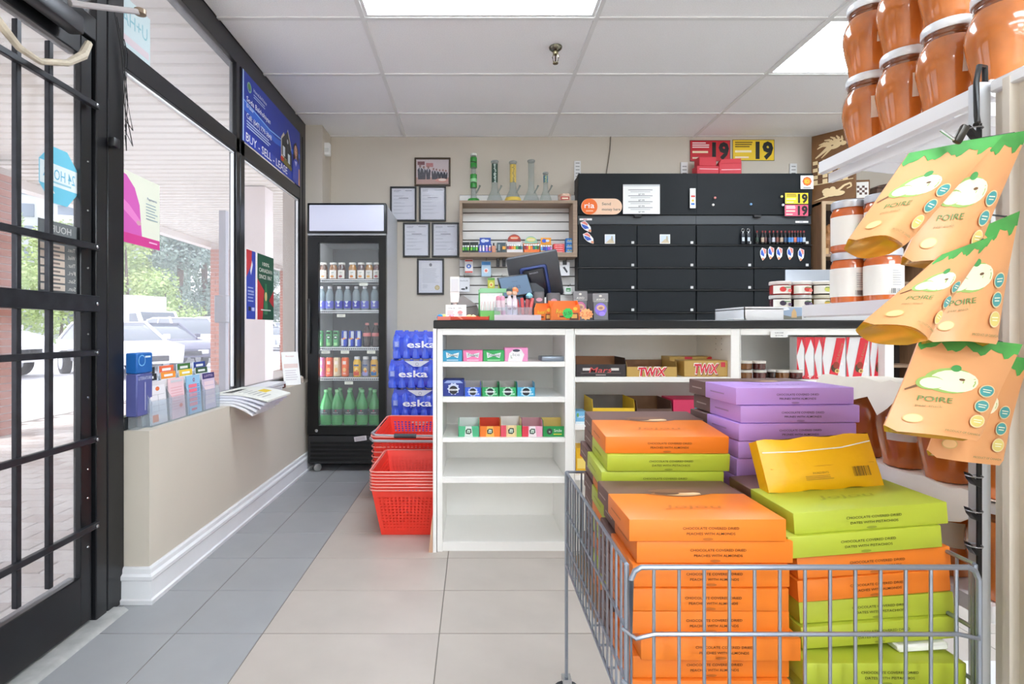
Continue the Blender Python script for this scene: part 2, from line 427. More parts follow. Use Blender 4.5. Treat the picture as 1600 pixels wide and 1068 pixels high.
# ---- cars
RUB = mat((40, 40, 44), .8); RIM = mat((190, 192, 196), .3, .8); CGL = mat((86, 96, 106), .1, coat=.5); LAMP = mat((236, 238, 240), .15, coat=.6)
def car(kind, label, loc, rz, col, cat='car'):
    t = thing(kind, label, cat, loc, rz, group='vehicles in the parking lot')
    if kind == 'suv': L, W, prof, cab, wr = 4.6, 1.86, [(-2.25,.42),(-2.28,.95),(-2.1,1.05),(.95,1.05),(2.05,.95),(2.28,.78),(2.30,.42)], [(-2.1,1.05),(-1.85,1.62),(-1.4,1.70),(.1,1.68),(.95,1.05)], .36
    elif kind == 'van': L, W, prof, cab, wr = 5.0, 1.9, [(-2.5,.40),(-2.5,1.2),(1.5,1.2),(2.3,1.02),(2.5,.8),(2.5,.40)], [(-2.48,1.2),(-2.42,1.9),(.9,1.92),(1.55,1.2)], .34
    else: L, W, prof, cab, wr = 4.5, 1.78, [(-2.2,.36),(-2.22,.85),(-1.9,.95),(1.0,.92),(2.0,.80),(2.22,.62),(2.22,.36)], [(-1.75,.95),(-1.15,1.40),(.05,1.42),(.95,.92)], .32
    cm = mat(col, .25, .1, coat=.7)
    b = MB()
    n = len(prof)
    # body: side profile, slightly narrower at top and bottom edges
    ws = []
    for x, z in prof: ws.append(W / 2 - (.10 if abs(x) > 2.0 else 0) - (.03 if z < .5 else 0))
    vs = [(x, -w_, z) for (x, z), w_ in zip(prof, ws)] + [(x, w_, z) for (x, z), w_ in zip(prof, ws)]
    b.add(vs, [tuple(range(n)), tuple(range(2*n-1, n-1, -1))] + [(i, i+n, (i+1) % n + n, (i+1) % n) for i in range(n)])
    b.build('body', cm, t)
    # greenhouse: roof in paint, sides and screens in glass
    c0 = [(x, z) for x, z in cab]; z0 = cab[0][1]; zt = max(z for _, z in cab)
    def wz(z): return W / 2 - .06 - .16 * (z - z0) / max(.1, zt - z0)
    g = MB(); nc = len(c0)
    vs = [(x, -wz(z), z) for x, z in c0] + [(x, wz(z), z) for x, z in c0]
    g.add(vs, [tuple(range(nc)), tuple(range(2*nc-1, nc-1, -1))] + [(i, i+nc, (i+1) % nc + nc, (i+1) % nc) for i in range(nc)])
    g.build('windows', CGL, t)
    rf = MB(); top = [p for p in c0 if p[1] > zt - .1]
    for (xa, za), (xb, zb) in zip(top, top[1:]):
        rf.add([(xa-.03, -wz(za)-.01, za+.01), (xb+.03, -wz(zb)-.01, zb+.01), (xb+.03, wz(zb)+.01, zb+.01), (xa-.03, wz(za)+.01, za+.01),
                (xa-.03, -wz(za)-.01, za-.05), (xb+.03, -wz(zb)-.01, zb-.05), (xb+.03, wz(zb)+.01, zb-.05), (xa-.03, wz(za)+.01, za-.05)],
               [(0,1,2,3),(4,7,6,5),(0,4,5,1),(1,5,6,2),(2,6,7,3),(3,7,4,0)])
    rf.build('roof', cm, t)
    pl = MB()
    for xs_ in ((c0[0], c0[1]), (c0[-1], c0[-2])):
        for sg in (-1, 1):
            (xa, za), (xb, zb) = xs_
            pl.tube([(xa, sg*(wz(za)+.0), za), (xb, sg*(wz(zb)+.0), zb)], .045, 6)
    for sg in (-1, 1):
        xm = (cab[1][0] + cab[-2][0]) / 2 + .1; pl.tube([(xm, sg*(wz(z0)+.0), z0), (xm-.05, sg*wz(zt), zt)], .04, 6)
    pl.build('pillars', cm, t)
    for x in (-L * .30, L * .30):
        for sg in (-1, 1):
            wh = MB().lathe([(wr*.55, -.1), (wr, -.09), (wr, .09), (wr*.62, .1)], 22).build('wheel', RUB, t, (x, sg*(W/2-.08), wr), (PI/2, 0, 0))
            MB().lathe([(.02, -.112), (wr*.6, -.105), (wr*.62, .105), (.02, .112)], 14).build('rim', RIM, wh)
    for sg in (-1, 1):
        MB().rbox(L/2-.28, L/2-.015, sg*(W/2-.42)-.17, sg*(W/2-.42)+.17, prof[-2][1]-.16, prof[-2][1]-.02, .03, 2).build('headlamp', LAMP, t)
        MB().rbox(cab[-1][0]-.25, cab[-1][0]-.1, sg*(W/2+.06)-.08, sg*(W/2+.06)+.08, z0+.0, z0+.14, .03, 2).build('mirror', cm, t)
    MB().rbox(L/2-.10, L/2+.0, -.42, .42, prof[-1][1]+.06, prof[-2][1]-.06, .02, 2).build('grille', mat((52, 54, 60), .4), t)
    return t
def at_ground(u, v): y = F * (EYE - AZ) / (v - CY); return Vector((UX(u, y), y, AZ))
WC = (240, 240, 242)
HD = math.radians(-38)
car('van', 'white van standing beyond the barred glass door', (-13.5, 13.2, AZ), 0, WC, 'van')
car('sedan', 'white sedan nearest the brochure rack at the left of the window', (-9.7, 14.5, AZ), HD, WC)
car('sedan', 'dark blue sedan parked in front of the white sport utility car', (-10.4, 17.5, AZ), HD, (92, 94, 118))
car('suv', 'white sport utility car parked facing the window', (-11.2, 20.9, AZ), HD, (244, 244, 246))
car('suv', 'white sport utility car behind, in the middle of the parked row', (-11.9, 24.4, AZ), HD, WC)
car('van', 'white van farthest along the parked row', (-12.6, 28.0, AZ), HD, WC, 'van')
car('sedan', 'silver sedan seen through the narrow window', (-12.2, 31.6, AZ), HD, (196, 200, 206))
car('suv', 'white car seen through the narrow window behind the silver sedan', (-12.6, 35.2, AZ), HD, WC)
a = Vector((-18.6, 29.0, AZ)); t = thing('truck', 'white box truck behind the parked cars', 'truck', a, math.radians(-30), group='vehicles in the parking lot')
MB().rbox(-2.2, 1.4, -1.1, 1.1, .7, 3.0, .03, 1).build('cargo_box', mat(WC, .4), t)
MB().prism([(1.5, .5), (1.5, 2.2), (2.4, 2.2), (2.9, 1.4), (3.1, 1.2), (3.1, .5)], -1.0, 1.0).build('cab', mat(WC, .3, coat=.4), t)
MB().prism([(2.42, 2.1), (2.85, 1.45), (2.89, 1.47), (2.46, 2.12)], -.85, .85).build('windscreen', CGL, t)
MB().prism([(1.7, 1.4), (1.7, 2.05), (2.35, 2.05), (2.7, 1.4)], -1.005, 1.005).build('side_windows', CGL, t)
for x in (-1.4, 2.3):
    for s_ in (-1, 1): MB().lathe([(.25, -.14), (.42, -.12), (.42, .12), (.25, .14)], 20).build('wheel', RUB, t, (x, s_*.95, .42), (PI/2, 0, 0))
# ---- trees
def tree(label, u, y, h, w_, col, seed, conifer=False, v0=None):
    rnd = random.Random(seed); base = Vector((UX(u, y), y, AZ))
    t = thing('tree', label, 'tree', base, group='trees beyond the parking lot')
    MB().tube([(0, 0, 0), (.05, .1, h * .35), (0, 0, h * .85)], [h * .022, h * .016, h * .005], 7).build('trunk', mat((108, 92, 80), .9), t)
    b = MB(); n = 6000
    blobs = []
    for k in range(26):
        zz = rnd.uniform(.16, .97)
        rr = w_ * ((1.05 - zz) if conifer else math.sin(PI * min(.95, zz * .9 + .12)) ** .7) * .62
        a = rnd.uniform(0, 2 * PI); q = rr * math.sqrt(rnd.random())
        blobs.append((q * math.cos(a), q * math.sin(a), zz * h, w_ * rnd.uniform(.16, .30)))
    for k in range(n):
        bx, by, bz, br = rnd.choice(blobs)
        d = Vector((rnd.gauss(0, 1), rnd.gauss(0, 1), rnd.gauss(0, .7))).normalized() * br * rnd.uniform(.7, 1.05)
        c = Vector((bx, by, bz)) + d; s_ = rnd.uniform(.08, .17) * (w_ / 4)
        e1 = Vector((rnd.gauss(0, 1), rnd.gauss(0, 1), rnd.gauss(0, .5))).normalized() * s_; e2 = e1.cross(d.normalized() + Vector((.1, .2, .3))).normalized() * s_ * .6
        b.add([c - e1, c - e2, c + e1, c + e2], [(0, 1, 2, 3)])
    b.build('crown', mat(col, .8, noise=(1.2, .3)), t, smooth=False)
tg1, tg2, tg3 = (178, 198, 130), (142, 160, 146), (130, 148, 138)  # leaf tones paled and greyed, the outdoor glare is put into the colour
tree('pale green broadleaf tree above the van at the left edge', 10, 32, 8.0, 4.2, tg1, 1)
tree('pale green broadleaf tree behind the opening hours sign', 95, 38, 8.6, 4.4, (188, 204, 136), 2)
tree('light green tree beside the door frame', 165, 45, 10, 5, tg1, 3)
tree('yellow green tree at the left of the large window', 196, 37, 9.0, 4.2, (184, 200, 132), 4)
tree('tall grey green conifer at the centre left of the large window', 238, 52, 17.5, 6, tg2, 5, True)
tree('tall dark conifer in the middle of the large window', 280, 46, 16.5, 5.4, tg3, 6, True)
tree('tall conifer at the right of the large window', 318, 58, 20, 6.5, tg2, 7, True)
tree('small bright green tree low in front of the conifers', 258, 34, 4.6, 3.4, (176, 198, 130), 8)
tree('dark conifer behind the window frame', 352, 68, 20, 6, tg3, 9, True)
tree('grey green tree seen left in the narrow window', 400, 62, 15, 6, tg2, 10)
tree('grey green tree seen right in the narrow window', 440, 76, 17, 7, tg3, 11)
tree('broad pale green tree filling the gap behind the conifers', 262, 66, 17, 8, (150, 168, 150), 12)
# ---- far apartment block
t = thing('apartment_block', 'pale apartment block far beyond the trees at the upper left', 'building', (UX(60, 70) - 2, 70, AZ), math.radians(20))
MB().box(-18, 18, 0, 12, 0, 24).build('wall', mat((206, 208, 214), .8), t)
wm = MB().box(-1.2, 1.2, -.12, .02, 0, 1.7).mesh('window', mat((128, 140, 156), .2)); bm_ = MB().box(-1.6, 1.6, -1.1, 0, 0, 1.0).mesh('balcony', mat((226, 226, 230), .7))
for i in range(7):
    for j in range(8):
        put('window', wm, t, (-15 + i * 5, 0, 1.6 + j * 2.9))
        if i % 2 == 0: put('balcony', bm_, t, (-15 + i * 5, 0, .9 + j * 2.9))
MB().box(-18.3, 18.3, -.3, 12.3, 24, 24.6).build('roof_edge', mat((190, 190, 194), .8), t)
# ================================================================ drinks cooler
FX0, FX1, FY0, FY1 = -1.208, -.638, 3.88, 4.45
t = thing('drinks_cooler', 'tall black glass door drinks cooler with a white lit header', 'refrigerator', ((FX0 + FX1) / 2, FY0, 0))
hw = (FX1 - FX0) / 2; D_ = FY1 - FY0
SIDE = mat((196, 198, 202), .35, .1); LIN = mat((84, 88, 92), .4); LINL = mat((222, 224, 226), .4)
b = MB(); b.box(-hw, -hw + .03, .05, D_, .06, 1.95); b.box(hw - .03, hw, .05, D_, .06, 1.95); b.box(-hw + .03, hw - .03, D_ - .03, D_, .06, 1.95); b.box(-hw + .03, hw - .03, .06, D_ - .03, 1.70, 1.949); b.box(-hw + .03, hw - .03, .06, D_ - .03, .061, .30)
b.build('cabinet', SIDE, t)
MB().box(-hw + .03, hw - .03, D_ - .05, D_ - .031, .31, 1.70).build('back_liner', LIN, t)
MB().box(-hw + .031, -hw + .045, .06, D_ - .05, .31, 1.70).build('side_liner', LINL, t)
MB().box(hw - .045, hw - .031, .06, D_ - .05, .31, 1.70).build('side_liner', LINL, t)
MB().box(-hw + .03, hw - .03, .06, D_ - .05, .302, .32).build('floor_liner', LINL, t)
MB().box(-hw + .046, -hw + .062, .075, .092, .40, 1.66).build('added_light_strip', mat((250, 252, 255), .5, emit=5.), t)  # strips added to brighten the cooler inside, as real coolers have
MB().box(-.2, .2, .09, .12, 1.685, 1.699).build('added_light_strip', mat((250, 252, 255), .5, emit=4.), t)
# header
h = thing_ = MB().rbox(-hw - .002, hw + .002, -.005, .06, 1.735, 1.957, .006, 2).build('header', BLACKG, t)
MB().rbox(-hw + .014, hw - .014, -.012, 0, 1.752, 1.942, .006, 2).build('lit_panel', mat((196, 198, 216), .4, emit=.12), t)
MB().box(-hw, hw, .0, .06, 1.722, 1.736).build('chrome_line', mat((150, 152, 156), .3, .7), t)
# door
z0, z1 = .27, 1.715
b = MB(); b.box(-hw, -hw + .078, 0, .05, z0, z1); b.box(hw - .052, hw, 0, .05, z0, z1); b.box(-hw + .078, hw - .052, 0, .05, z1 - .045, z1); b.box(-hw + .078, hw - .052, 0, .05, z0, .335)
b.build('door_frame', BLACKG, t)
MB().box(-hw + .07, hw - .045, .02, .026, .33, z1 - .04).build('door_glass', GLASS, t)
MB().rbox(-hw + .004, -hw + .026, -.03, 0, .86, 1.26, .006, 2).build('handle', mat((28, 30, 32), .3), t)
MB().lathe([(.011, 0), (.011, .004), (.004, .005)], 14).build('lock', CHROME, t, (-hw + .065, 0, .302), (PI / 2, 0, 0))
d = D(); d.rect(-.045, -.017, .045, .017, (216, 210, 214)); d.lines(-.038, .038, -.012, .012, 3, (120, 112, 118)); d.build('sticker', t, (.10, -.004, .245), (PI / 2, -.14, 0))
# grille
MB().rbox(-hw, hw, .004, .05, .06, .265, .004, 1).build('grille_panel', BLACK, t)
for k in range(5):
    MB().prism([(-.004, 0), (.012, .012), (.012, .028), (-.008, .004)], -hw + .02, hw - .02, 'x').build('louver', BLACKG, t, (0, .0, .078 + k * .031))
for s_ in (-1, 1):
    MB().lathe([(.012, 0), (.028, .004), (.028, .018), (.012, .022)], 16).build('caster', mat((150, 152, 150), .4, .5), t, (s_ * (hw - .06), .03, .03), (PI / 2, 0, .6))
    MB().box(-.015, .015, -.015, .015, .03, .06).build('caster_bracket', CHROME, t, (s_ * (hw - .06), .035, 0))
for k_ in (-1, 1):
    MB().box(-.02, .02, -.02, .02, 0, .06).build('rear_foot', BLACK, t, (k_ * (hw - .06), D_ - .06, 0))
SHZ = [1.414, 1.184, .908, .683]
for z in SHZ:
    b = MB(); b.tube([(-hw + .05, .085, z - .006), (hw - .05, .085, z - .006)], .004, 6); b.tube([(-hw + .05, .085, z - .022), (hw - .05, .085, z - .022)], .003, 6); b.tube([(-hw + .05, D_ - .09, z - .006), (hw - .05, D_ - .09, z - .006)], .004, 6)
    for k in range(30):
        x = -hw + .06 + k * (2 * hw - .12) / 29; b.tube([(x, D_ - .09, z - .003), (x, .085, z - .003), (x, .083, z - .022)], .0018, 4)
    b.build('wire_shelf', mat((232, 234, 236), .4), t)
PT = D(); PT.rect(-.031, -.011, .031, .011, (240, 240, 226)); PT.lines(-.02, .02, -.006, .006, 2, (190, 188, 176))
for u, v in ((568, 443), (533, 492), (509, 549), (539, 549), (580, 549), (545, 597)):
    p = P(u, v, FY0 + .075); PT.build('price_tag', t, (p.x - t.location.x, .075, p.z - .004))
# ---- products
YR = FY0 + .14
def row(maker, us, z, y=YR):
    return [maker(k, (UX(u, y), y, z)) for k, u in enumerate(us)]
# juice jars
JPROF = [(.024, 0), (.030, .004), (.030, .080), (.029, .09), (.022, .104), (.022, .112)]
JC = [(96, 62, 44), (150, 92, 30), (72, 36, 34), (176, 116, 24), (84, 52, 56), (164, 112, 40), (90, 44, 48)]
def jar(k, loc):
    t = thing('juice_jar', '%s juice jar from the left on the top shelf of the drinks cooler' % ORD[k], 'jar', loc, group='juice jars in the cooler')
    MB().lathe(JPROF, 18).build('body', mat(JC[k], .12, coat=.6), t)
    MB().lathe([(.025, 0), (.026, .002), (.026, .014), (.024, .016)], 18, (0, 0, .110)).build('lid', mat((228, 226, 220), .35, .3), t)
    b = MB(); n = 8
    vs = []
    for i in range(n + 1):
        a = -PI / 2 + (i / n - .5) * 1.9; vs += [(.0305 * math.cos(a), .0305 * math.sin(a), .006), (.0305 * math.cos(a), .0305 * math.sin(a), .068)]
    b.add(vs, [(2*i, 2*i+2, 2*i+3, 2*i+1) for i in range(n)]); lb = b.build('label', mat((236, 230, 222), .6), t)
    d = D(); d.ell(-.002, -.016, .013, .009, [(216, 120, 60), (222, 150, 70), (150, 50, 60), (226, 130, 40), (214, 130, 60), (226, 170, 80), (190, 70, 80)][k]); d.rect(-.010, .012, .010, .016, (120, 140, 110)); d.lines(-.009, .009, -.002, .008, 2, (160, 160, 160)); d.build('print', lb, (0, -.0316, .037))
row(jar, [505.8, 521, 534, 551, 564.4, 577, 589], SHZ[0])
# water bottles
WPROF = [(.026, 0), (.030, .006), (.030, .05), (.028, .054), (.030, .06), (.030, .09), (.029, .12), (.022, .143), (.014, .156), (.0125, .162)]
def water(k, loc):
    dark = k in (2, 3, 4)
    t = thing('water_bottle', '%s clear water bottle with a blue label from the left, second cooler shelf' % ORD[k], 'bottle', loc, group='water bottles in the cooler')
    MB().lathe(WPROF, 18).build('body', mat((176, 192, 200), .1, trans=.5), t)
    MB().lathe([(.0302, .012), (.0308, .014), (.0308, .066), (.0302, .068)], 18).build('label', mat((24, 34, 168) if dark else (92, 98, 196), .35), t)
    MB().lathe([(.0135, .160), (.0145, .162), (.0145, .176), (.013, .178)], 14).build('cap', mat((224, 226, 232), .4), t)
    d = D(); d.poly([(-.014, .02), (.014, .02), (0, -.004)], (206, 214, 226)); d.rect(-.008, -.02, .008, -.006, (200, 206, 224)); d.build('print', t, (0, -.0312, .046))
row(water, [502.6, 515.4, 530, 543, 556.7, 570, 585.5], SHZ[1])
CANP = lambda r, h: [(r * .78, 0), (r, .006), (r, h - .012), (r * .86, h - .002), (r * .84, h)]
def can(name, lab, loc, r, h, c, bands, grp):
    t = thing(name, lab, 'can', loc, group=grp)
    MB().lathe(CANP(r, h), 18).build('body', mat(c, .3, .35), t)
    MB().lathe([(r * .86, 0), (r * .86, .003)], 16, (0, 0, h - .003)).build('lid', CHROME, t)
    d = D(.3)
    for f in bands: f(d)
    if bands: d.build('print', t, (0, -r - .0008, h / 2))
    return t
for k, u in enumerate([500.5, 514.5, 525.5]):
    can('green_can', '%s green and black energy drink can on the left of the third cooler shelf' % ORD[k], (UX(u, YR), YR, SHZ[2]), .0245, .122, (96, 166, 112),
        [lambda d: d.ell(0, .01, .014, .014, (24, 32, 28)), lambda d: d.ell(0, .01, .010, .006, (200, 220, 206)), lambda d: d.rect(-.015, .034, .015, .05, (26, 50, 36)), lambda d: d.rect(-.012, -.05, .012, -.03, (150, 208, 140))], 'green energy drink cans')
for k, u in enumerate([538.7, 549.8, 560.2]):
    can('blue_can', '%s slim blue and silver energy drink can beside the cola bottles' % ORD[k], (UX(u, YR), YR, SHZ[2]), .0245, .122, (36, 72, 188),
        [lambda d: d.poly([(-.002, .0), (.020, .0), (.020, .055), (-.002, .055)], (206, 212, 222)), lambda d: d.poly([(-.020, -.055), (-.004, -.055), (-.004, 0), (-.020, 0)], (206, 212, 222)), lambda d: d.ell(.0, 0, .013, .006, (214, 40, 50)), lambda d: d.ell(0, 0, .006, .006, (240, 190, 40))], 'blue energy drink cans')
for k, u in enumerate([573.5, 587.6]):
    t = thing('cola_bottle', ['left cola bottle with a pale red label', 'right cola bottle with a pale red label'][k] + ' on the third cooler shelf', 'bottle', (UX(u, YR), YR, SHZ[2]), group='cola bottles')
    MB().lathe([(.026, 0), (.030, .008), (.027, .045), (.031, .075), (.031, .105), (.020, .14), (.0125, .158), (.0125, .165)], 18).build('body', mat((58, 42, 40), .12, coat=.6), t)
    MB().lathe([(.0315, .078), (.0318, .08), (.0318, .102), (.0315, .104)], 18).build('label', mat((214, 120, 118), .4), t)
    MB().lathe([(.0145, .162), (.0145, .177), (.013, .179)], 14).build('cap', mat((190, 120, 120), .4), t)
for k, (u, c, n_) in enumerate([(502.4, (214, 130, 178), 'pink'), (515, (238, 96, 58), 'orange red'), (526.8, (226, 208, 170), 'cream'), (539.4, (240, 108, 54), 'bright orange')]):
    can('soda_can', 'tall %s drink can on the left of the fourth cooler shelf' % n_, (UX(u, YR), YR, SHZ[3]), .0285, .146, c,
        [lambda d: d.rect(-.012, .02, .012, .045, (244, 226, 214)), lambda d: d.ell(0, -.02, .012, .016, (246, 190, 120)), lambda d: d.lines(-.012, .012, -.055, -.04, 2, (250, 240, 230))], 'tall drink cans')
for k, (u, c, b2, n_) in enumerate([(558, (236, 186, 52), (206, 70, 40), 'yellow and red'), (571.6, (140, 140, 150), (150, 150, 206), 'grey and lilac'), (585, (236, 180, 70), (46, 120, 180), 'yellow and blue')]):
    t = thing('juice_bottle', 'short %s juice bottle with a white cap on the fourth cooler shelf' % n_, 'bottle', (UX(u, YR), YR, SHZ[3]), group='juice bottles')
    MB().lathe([(.026, 0), (.029, .006), (.029, .11), (.022, .126), (.019, .132)], 18).build('body', mat(c, .3), t)
    MB().lathe([(.0206, .130), (.0212, .132), (.0212, .148), (.019, .151)], 16).build('cap', mat((226, 226, 226), .4), t)
    d = D(); d.rect(-.02, -.05, .02, -.02, b2); d.rect(-.018, .02, .018, .032, (60, 90, 140)); d.ell(0, -.005, .012, .014, (240, 210, 130)); d.ell(.004, -.018, .009, .01, (230, 120, 50)); d.build('print', t, (0, -.030, .06))
def soda(lab, loc):
    t = thing('soda_bottle', lab, 'bottle', loc, group='green soda bottles')
    MB().lathe([(.036, 0), (.043, .008), (.044, .06), (.043, .075), (.043, .125), (.044, .14), (.040, .16), (.024, .205), (.0145, .235), (.0135, .25)], 20).build('body', mat((84, 178, 106), .1, coat=.5, trans=.75), t)
    MB().lathe([(.0435, .078), (.0442, .08), (.0442, .120), (.0435, .122)], 20).build('label', mat((52, 78, 76), .4), t)
    MB().lathe([(.016, .246), (.016, .262), (.014, .265)], 14).build('cap', mat((120, 190, 130), .4), t)
    d = D(); d.ell(0, .012, .006, .005, (190, 60, 90)); d.text('ESKA', 0, -.003, .009, (226, 228, 232), .034); d.rect(-.024, -.02, .024, -.017, (150, 190, 160)); d.build('print', t, (0, -.0452, .10))
for k, u in enumerate([509.5, 526.8, 546, 566, 585.4]): soda('%s large green soda bottle from the left, front row at the cooler bottom' % ORD[k], (UX(u, YR), YR, .32))
for k, u in enumerate([515.5, 531.5, 547.5, 563.5, 579]): soda('%s large green soda bottle from the left, rear row at the cooler bottom' % ORD[k], (UX(u, YR + .13), YR + .13, .32))
# ================================================================ things on the back wall
def framed(u0, u1, v0, v1, label, fc, draw, name='framed_document'):
    y = YB - .002; a = P(u0, v1, y); b_ = P(u1, v0, y); w_, h_ = b_.x - a.x, b_.z - a.z
    t = thing(name, label, 'picture frame', ((a.x + b_.x) / 2, y, a.z), group='framed papers on the back wall')
    f = MB(); q = .014
    for x0, x1, z0, z1 in ((-w_/2, w_/2, 0, q), (-w_/2, w_/2, h_-q, h_), (-w_/2, -w_/2+q, q, h_-q), (w_/2-q, w_/2, q, h_-q)): f.rbox(x0, x1, -.022, 0, z0, z1, .003, 1)
    f.build('frame', fc, t)
    MB().box(-w_/2+.01, w_/2-.01, -.008, -.002, .01, h_-.01).build('backing', PAPER, t)
    d = D(.7); draw(d, w_ - 2*q, h_ - 2*q); d.build('print', t, (0, -.009, h_/2))
    MB().box(-w_/2+q, w_/2-q, -.0125, -.0115, q, h_-q).build('glass', mat((250, 250, 252), .04, trans=.06), t)
BF = mat((38, 38, 40), .35); GF = mat((70, 52, 28), .35)
def photo(d, w_, h_):
    d.rect(-w_/2, -h_/2, w_/2, h_/2, (222, 206, 204)); d.rect(-w_/2, -h_/2, w_/2, -h_*.22, (206, 166, 150)); d.rect(-w_*.46, h_*.28, -w_*.24, h_*.42, (120, 36, 40)); d.rect(-w_*.2, h_*.2, w_*.02, h_*.36, (196, 120, 116))
    for x, s in ((-.38, 1.1), (-.27, 1), (-.13, 1.0), (.03, .85), (.12, .8), (.22, .75), (.32, .75), (.41, .7)):
        cx = x * w_; hh = h_ * .5 * s
        d.poly([(cx-.016*s, -h_*.30), (cx-.020*s, -h_*.30+hh*.7), (cx-.008*s, -h_*.30+hh*.86), (cx+.008*s, -h_*.30+hh*.86), (cx+.020*s, -h_*.30+hh*.7), (cx+.014*s, -h_*.30)], (36, 36, 50)); d.ell(cx, -h_*.30+hh*.98, .009*s, .011*s, (150, 104, 90))
        d.poly([(cx-.005, -h_*.30+hh*.84), (cx+.005, -h_*.30+hh*.84), (cx, -h_*.30+hh*.5)], (226, 222, 226))
    d.ell(w_*.28, -h_*.34, w_*.2, h_*.08, (206, 150, 140)); d.ell(w_*.30, -h_*.32, w_*.12, h_*.05, (232, 214, 206))
def cert(seed, seal=False):
    def f(d, w_, h_):
        random.seed(seed); d.rect(-w_/2, -h_/2, w_/2, h_/2, (232, 233, 236))
        if seal:
            d.rect(-w_*.42, -h_*.44, w_*.42, h_*.44, (210, 211, 212)); d.rect(-w_*.41, -h_*.435, w_*.41, h_*.435, (236, 236, 236)); d.ell(0, h_*.36, .012, .014, (120, 120, 126)); d.lines(-w_*.36, w_*.36, -h_*.2, h_*.26, 12, (176, 178, 184), .25, .22); d.ell(w_*.28, -h_*.34, .021, .021, (206, 184, 120)); d.ell(w_*.28, -h_*.34, .013, .013, (222, 204, 148)); d.lines(-w_*.34, -w_*.1, -h_*.36, -h_*.24, 4, (170, 172, 178), .4, .3)
        else:
            d.lines(-w_*.42, -w_*.1, h_*.38, h_*.45, 2, (130, 132, 140), .3); d.lines(w_*.08, w_*.42, h_*.40, h_*.45, 1, (130, 132, 140), .2)
            for k in range(6): yy = h_*(.28 - k*.11); d.lines(-w_*.42, w_*(.42 if k % 2 else .1), yy-.012, yy, 2, (164, 166, 174), .5, .3)
            d.rect(-w_*.2, h_*.18, w_*.22, h_*.20, (120, 122, 130))
    return f
framed(648, 704, 247, 291, 'gold brown framed group photograph of people in suits, top of the wall frames', GF, photo, 'framed_photograph')
framed(610, 651, 292, 346, 'black framed white document at upper left of the wall frames', BF, cert(1))
framed(655, 697, 291, 346, 'black framed white document right below the group photograph', BF, cert(2))
framed(630, 672, 348, 402, 'black framed white document in the middle row, left one', BF, cert(3))
framed(675, 717, 348, 402, 'black framed white document in the middle row, next to the wall shelf', BF, cert(4))
framed(652, 694, 404, 460, 'black framed certificate with a gold seal, lowest of the wall frames', BF, cert(5, True))
random.seed(11)
t = thing('motion_sensor', 'small white motion sensor on the corner pillar near the ceiling', 'sensor', (-1.19, 4.30, VZ(243, 4.3)))
MB().rbox(-.03, .035, -.025, .03, 0, .10, .010, 2).build('housing', WHITE, t)
MB().rbox(-.02, .028, -.028, -.02, .02, .055, .004, 1).build('lens', mat((214, 214, 212), .3), t)
# sprinkler
p = (UX(868, 3.05), 3.05, ZC)
t = thing('sprinkler', 'brass and chrome fire sprinkler head hanging from the ceiling', 'sprinkler', p)
MB().lathe([(.004, -.002), (.038, -.004), (.036, -.014), (.022, -.026), (.018, -.028)], 24).build('cover_ring', mat((120, 116, 100), .25, .9), t)
MB().lathe([(.014, -.026), (.016, -.04), (.012, -.048)], 16).build('body', mat((150, 140, 110), .25, .9), t)
for s in (-1, 1): MB().tube([(s*.011, 0, -.044), (s*.018, 0, -.062), (s*.012, 0, -.086), (s*.003, 0, -.094)], .0035, 6).build('frame_arm', mat((190, 184, 160), .2, .9), t)
MB().lathe([(.004, -.048), (.004, -.086)], 8).build('bulb', mat((60, 40, 30), .1), t)
MB().lathe([(.003, -.092), (.016, -.095), (.015, -.099), (.003, -.1)], 16).build('deflector', mat((110, 104, 84), .3, .9), t)
# ---- slatwall and wooden wall shelf
SY = YB - .03
sx0, sx1 = UX(718, SY), UX(901, SY)
t = thing('slatwall_panel', 'white slatwall panel with dark grooves behind the counter', 'slatwall', ((sx0 + sx1) / 2, SY, 0.80))
W2 = (sx1 - sx0) / 2
MB().box(-W2, W2, .012, .028, 0, 1.36).build('backing', mat((70, 62, 54), .8), t)
sm = MB().rbox(-W2, W2, 0, .014, 0, .068, .002, 1).mesh('slat', mat((222, 220, 216), .45))
for k in range(18): put('slat', sm, t, (0, 0, .004 + k * .0755))
WD = mat((150, 128, 108), .55, noise=(5, .14, (1, 14, 14)))
BY0, BY1 = 4.255, SY
wx0, wx1 = UX(718, BY0), UX(902, BY0); wz0, wz1 = VZ(401, BY0), VZ(313, BY0)
t = thing('box_shelf', 'greige wooden box shelf mounted on the slatwall', 'shelf', ((wx0 + wx1) / 2, BY0, wz0))
hw = (wx1 - wx0) / 2; dz = wz1 - wz0; dd = BY1 - BY0
MB().box(-hw, hw, 0, dd, dz - .022, dz).build('top_board', WD, t); MB().box(-hw, hw, 0, dd, 0, .036).build('bottom_board', WD, t)
MB().box(-hw, -hw + .022, 0, dd, .036, dz - .022).build('side_board', WD, t); MB().box(hw - .034, hw, 0, dd, .036, dz - .022).build('side_board', WD, t)
SHZ2 = wz0 + .036; TOPZ = wz1; YS = BY0 + .045
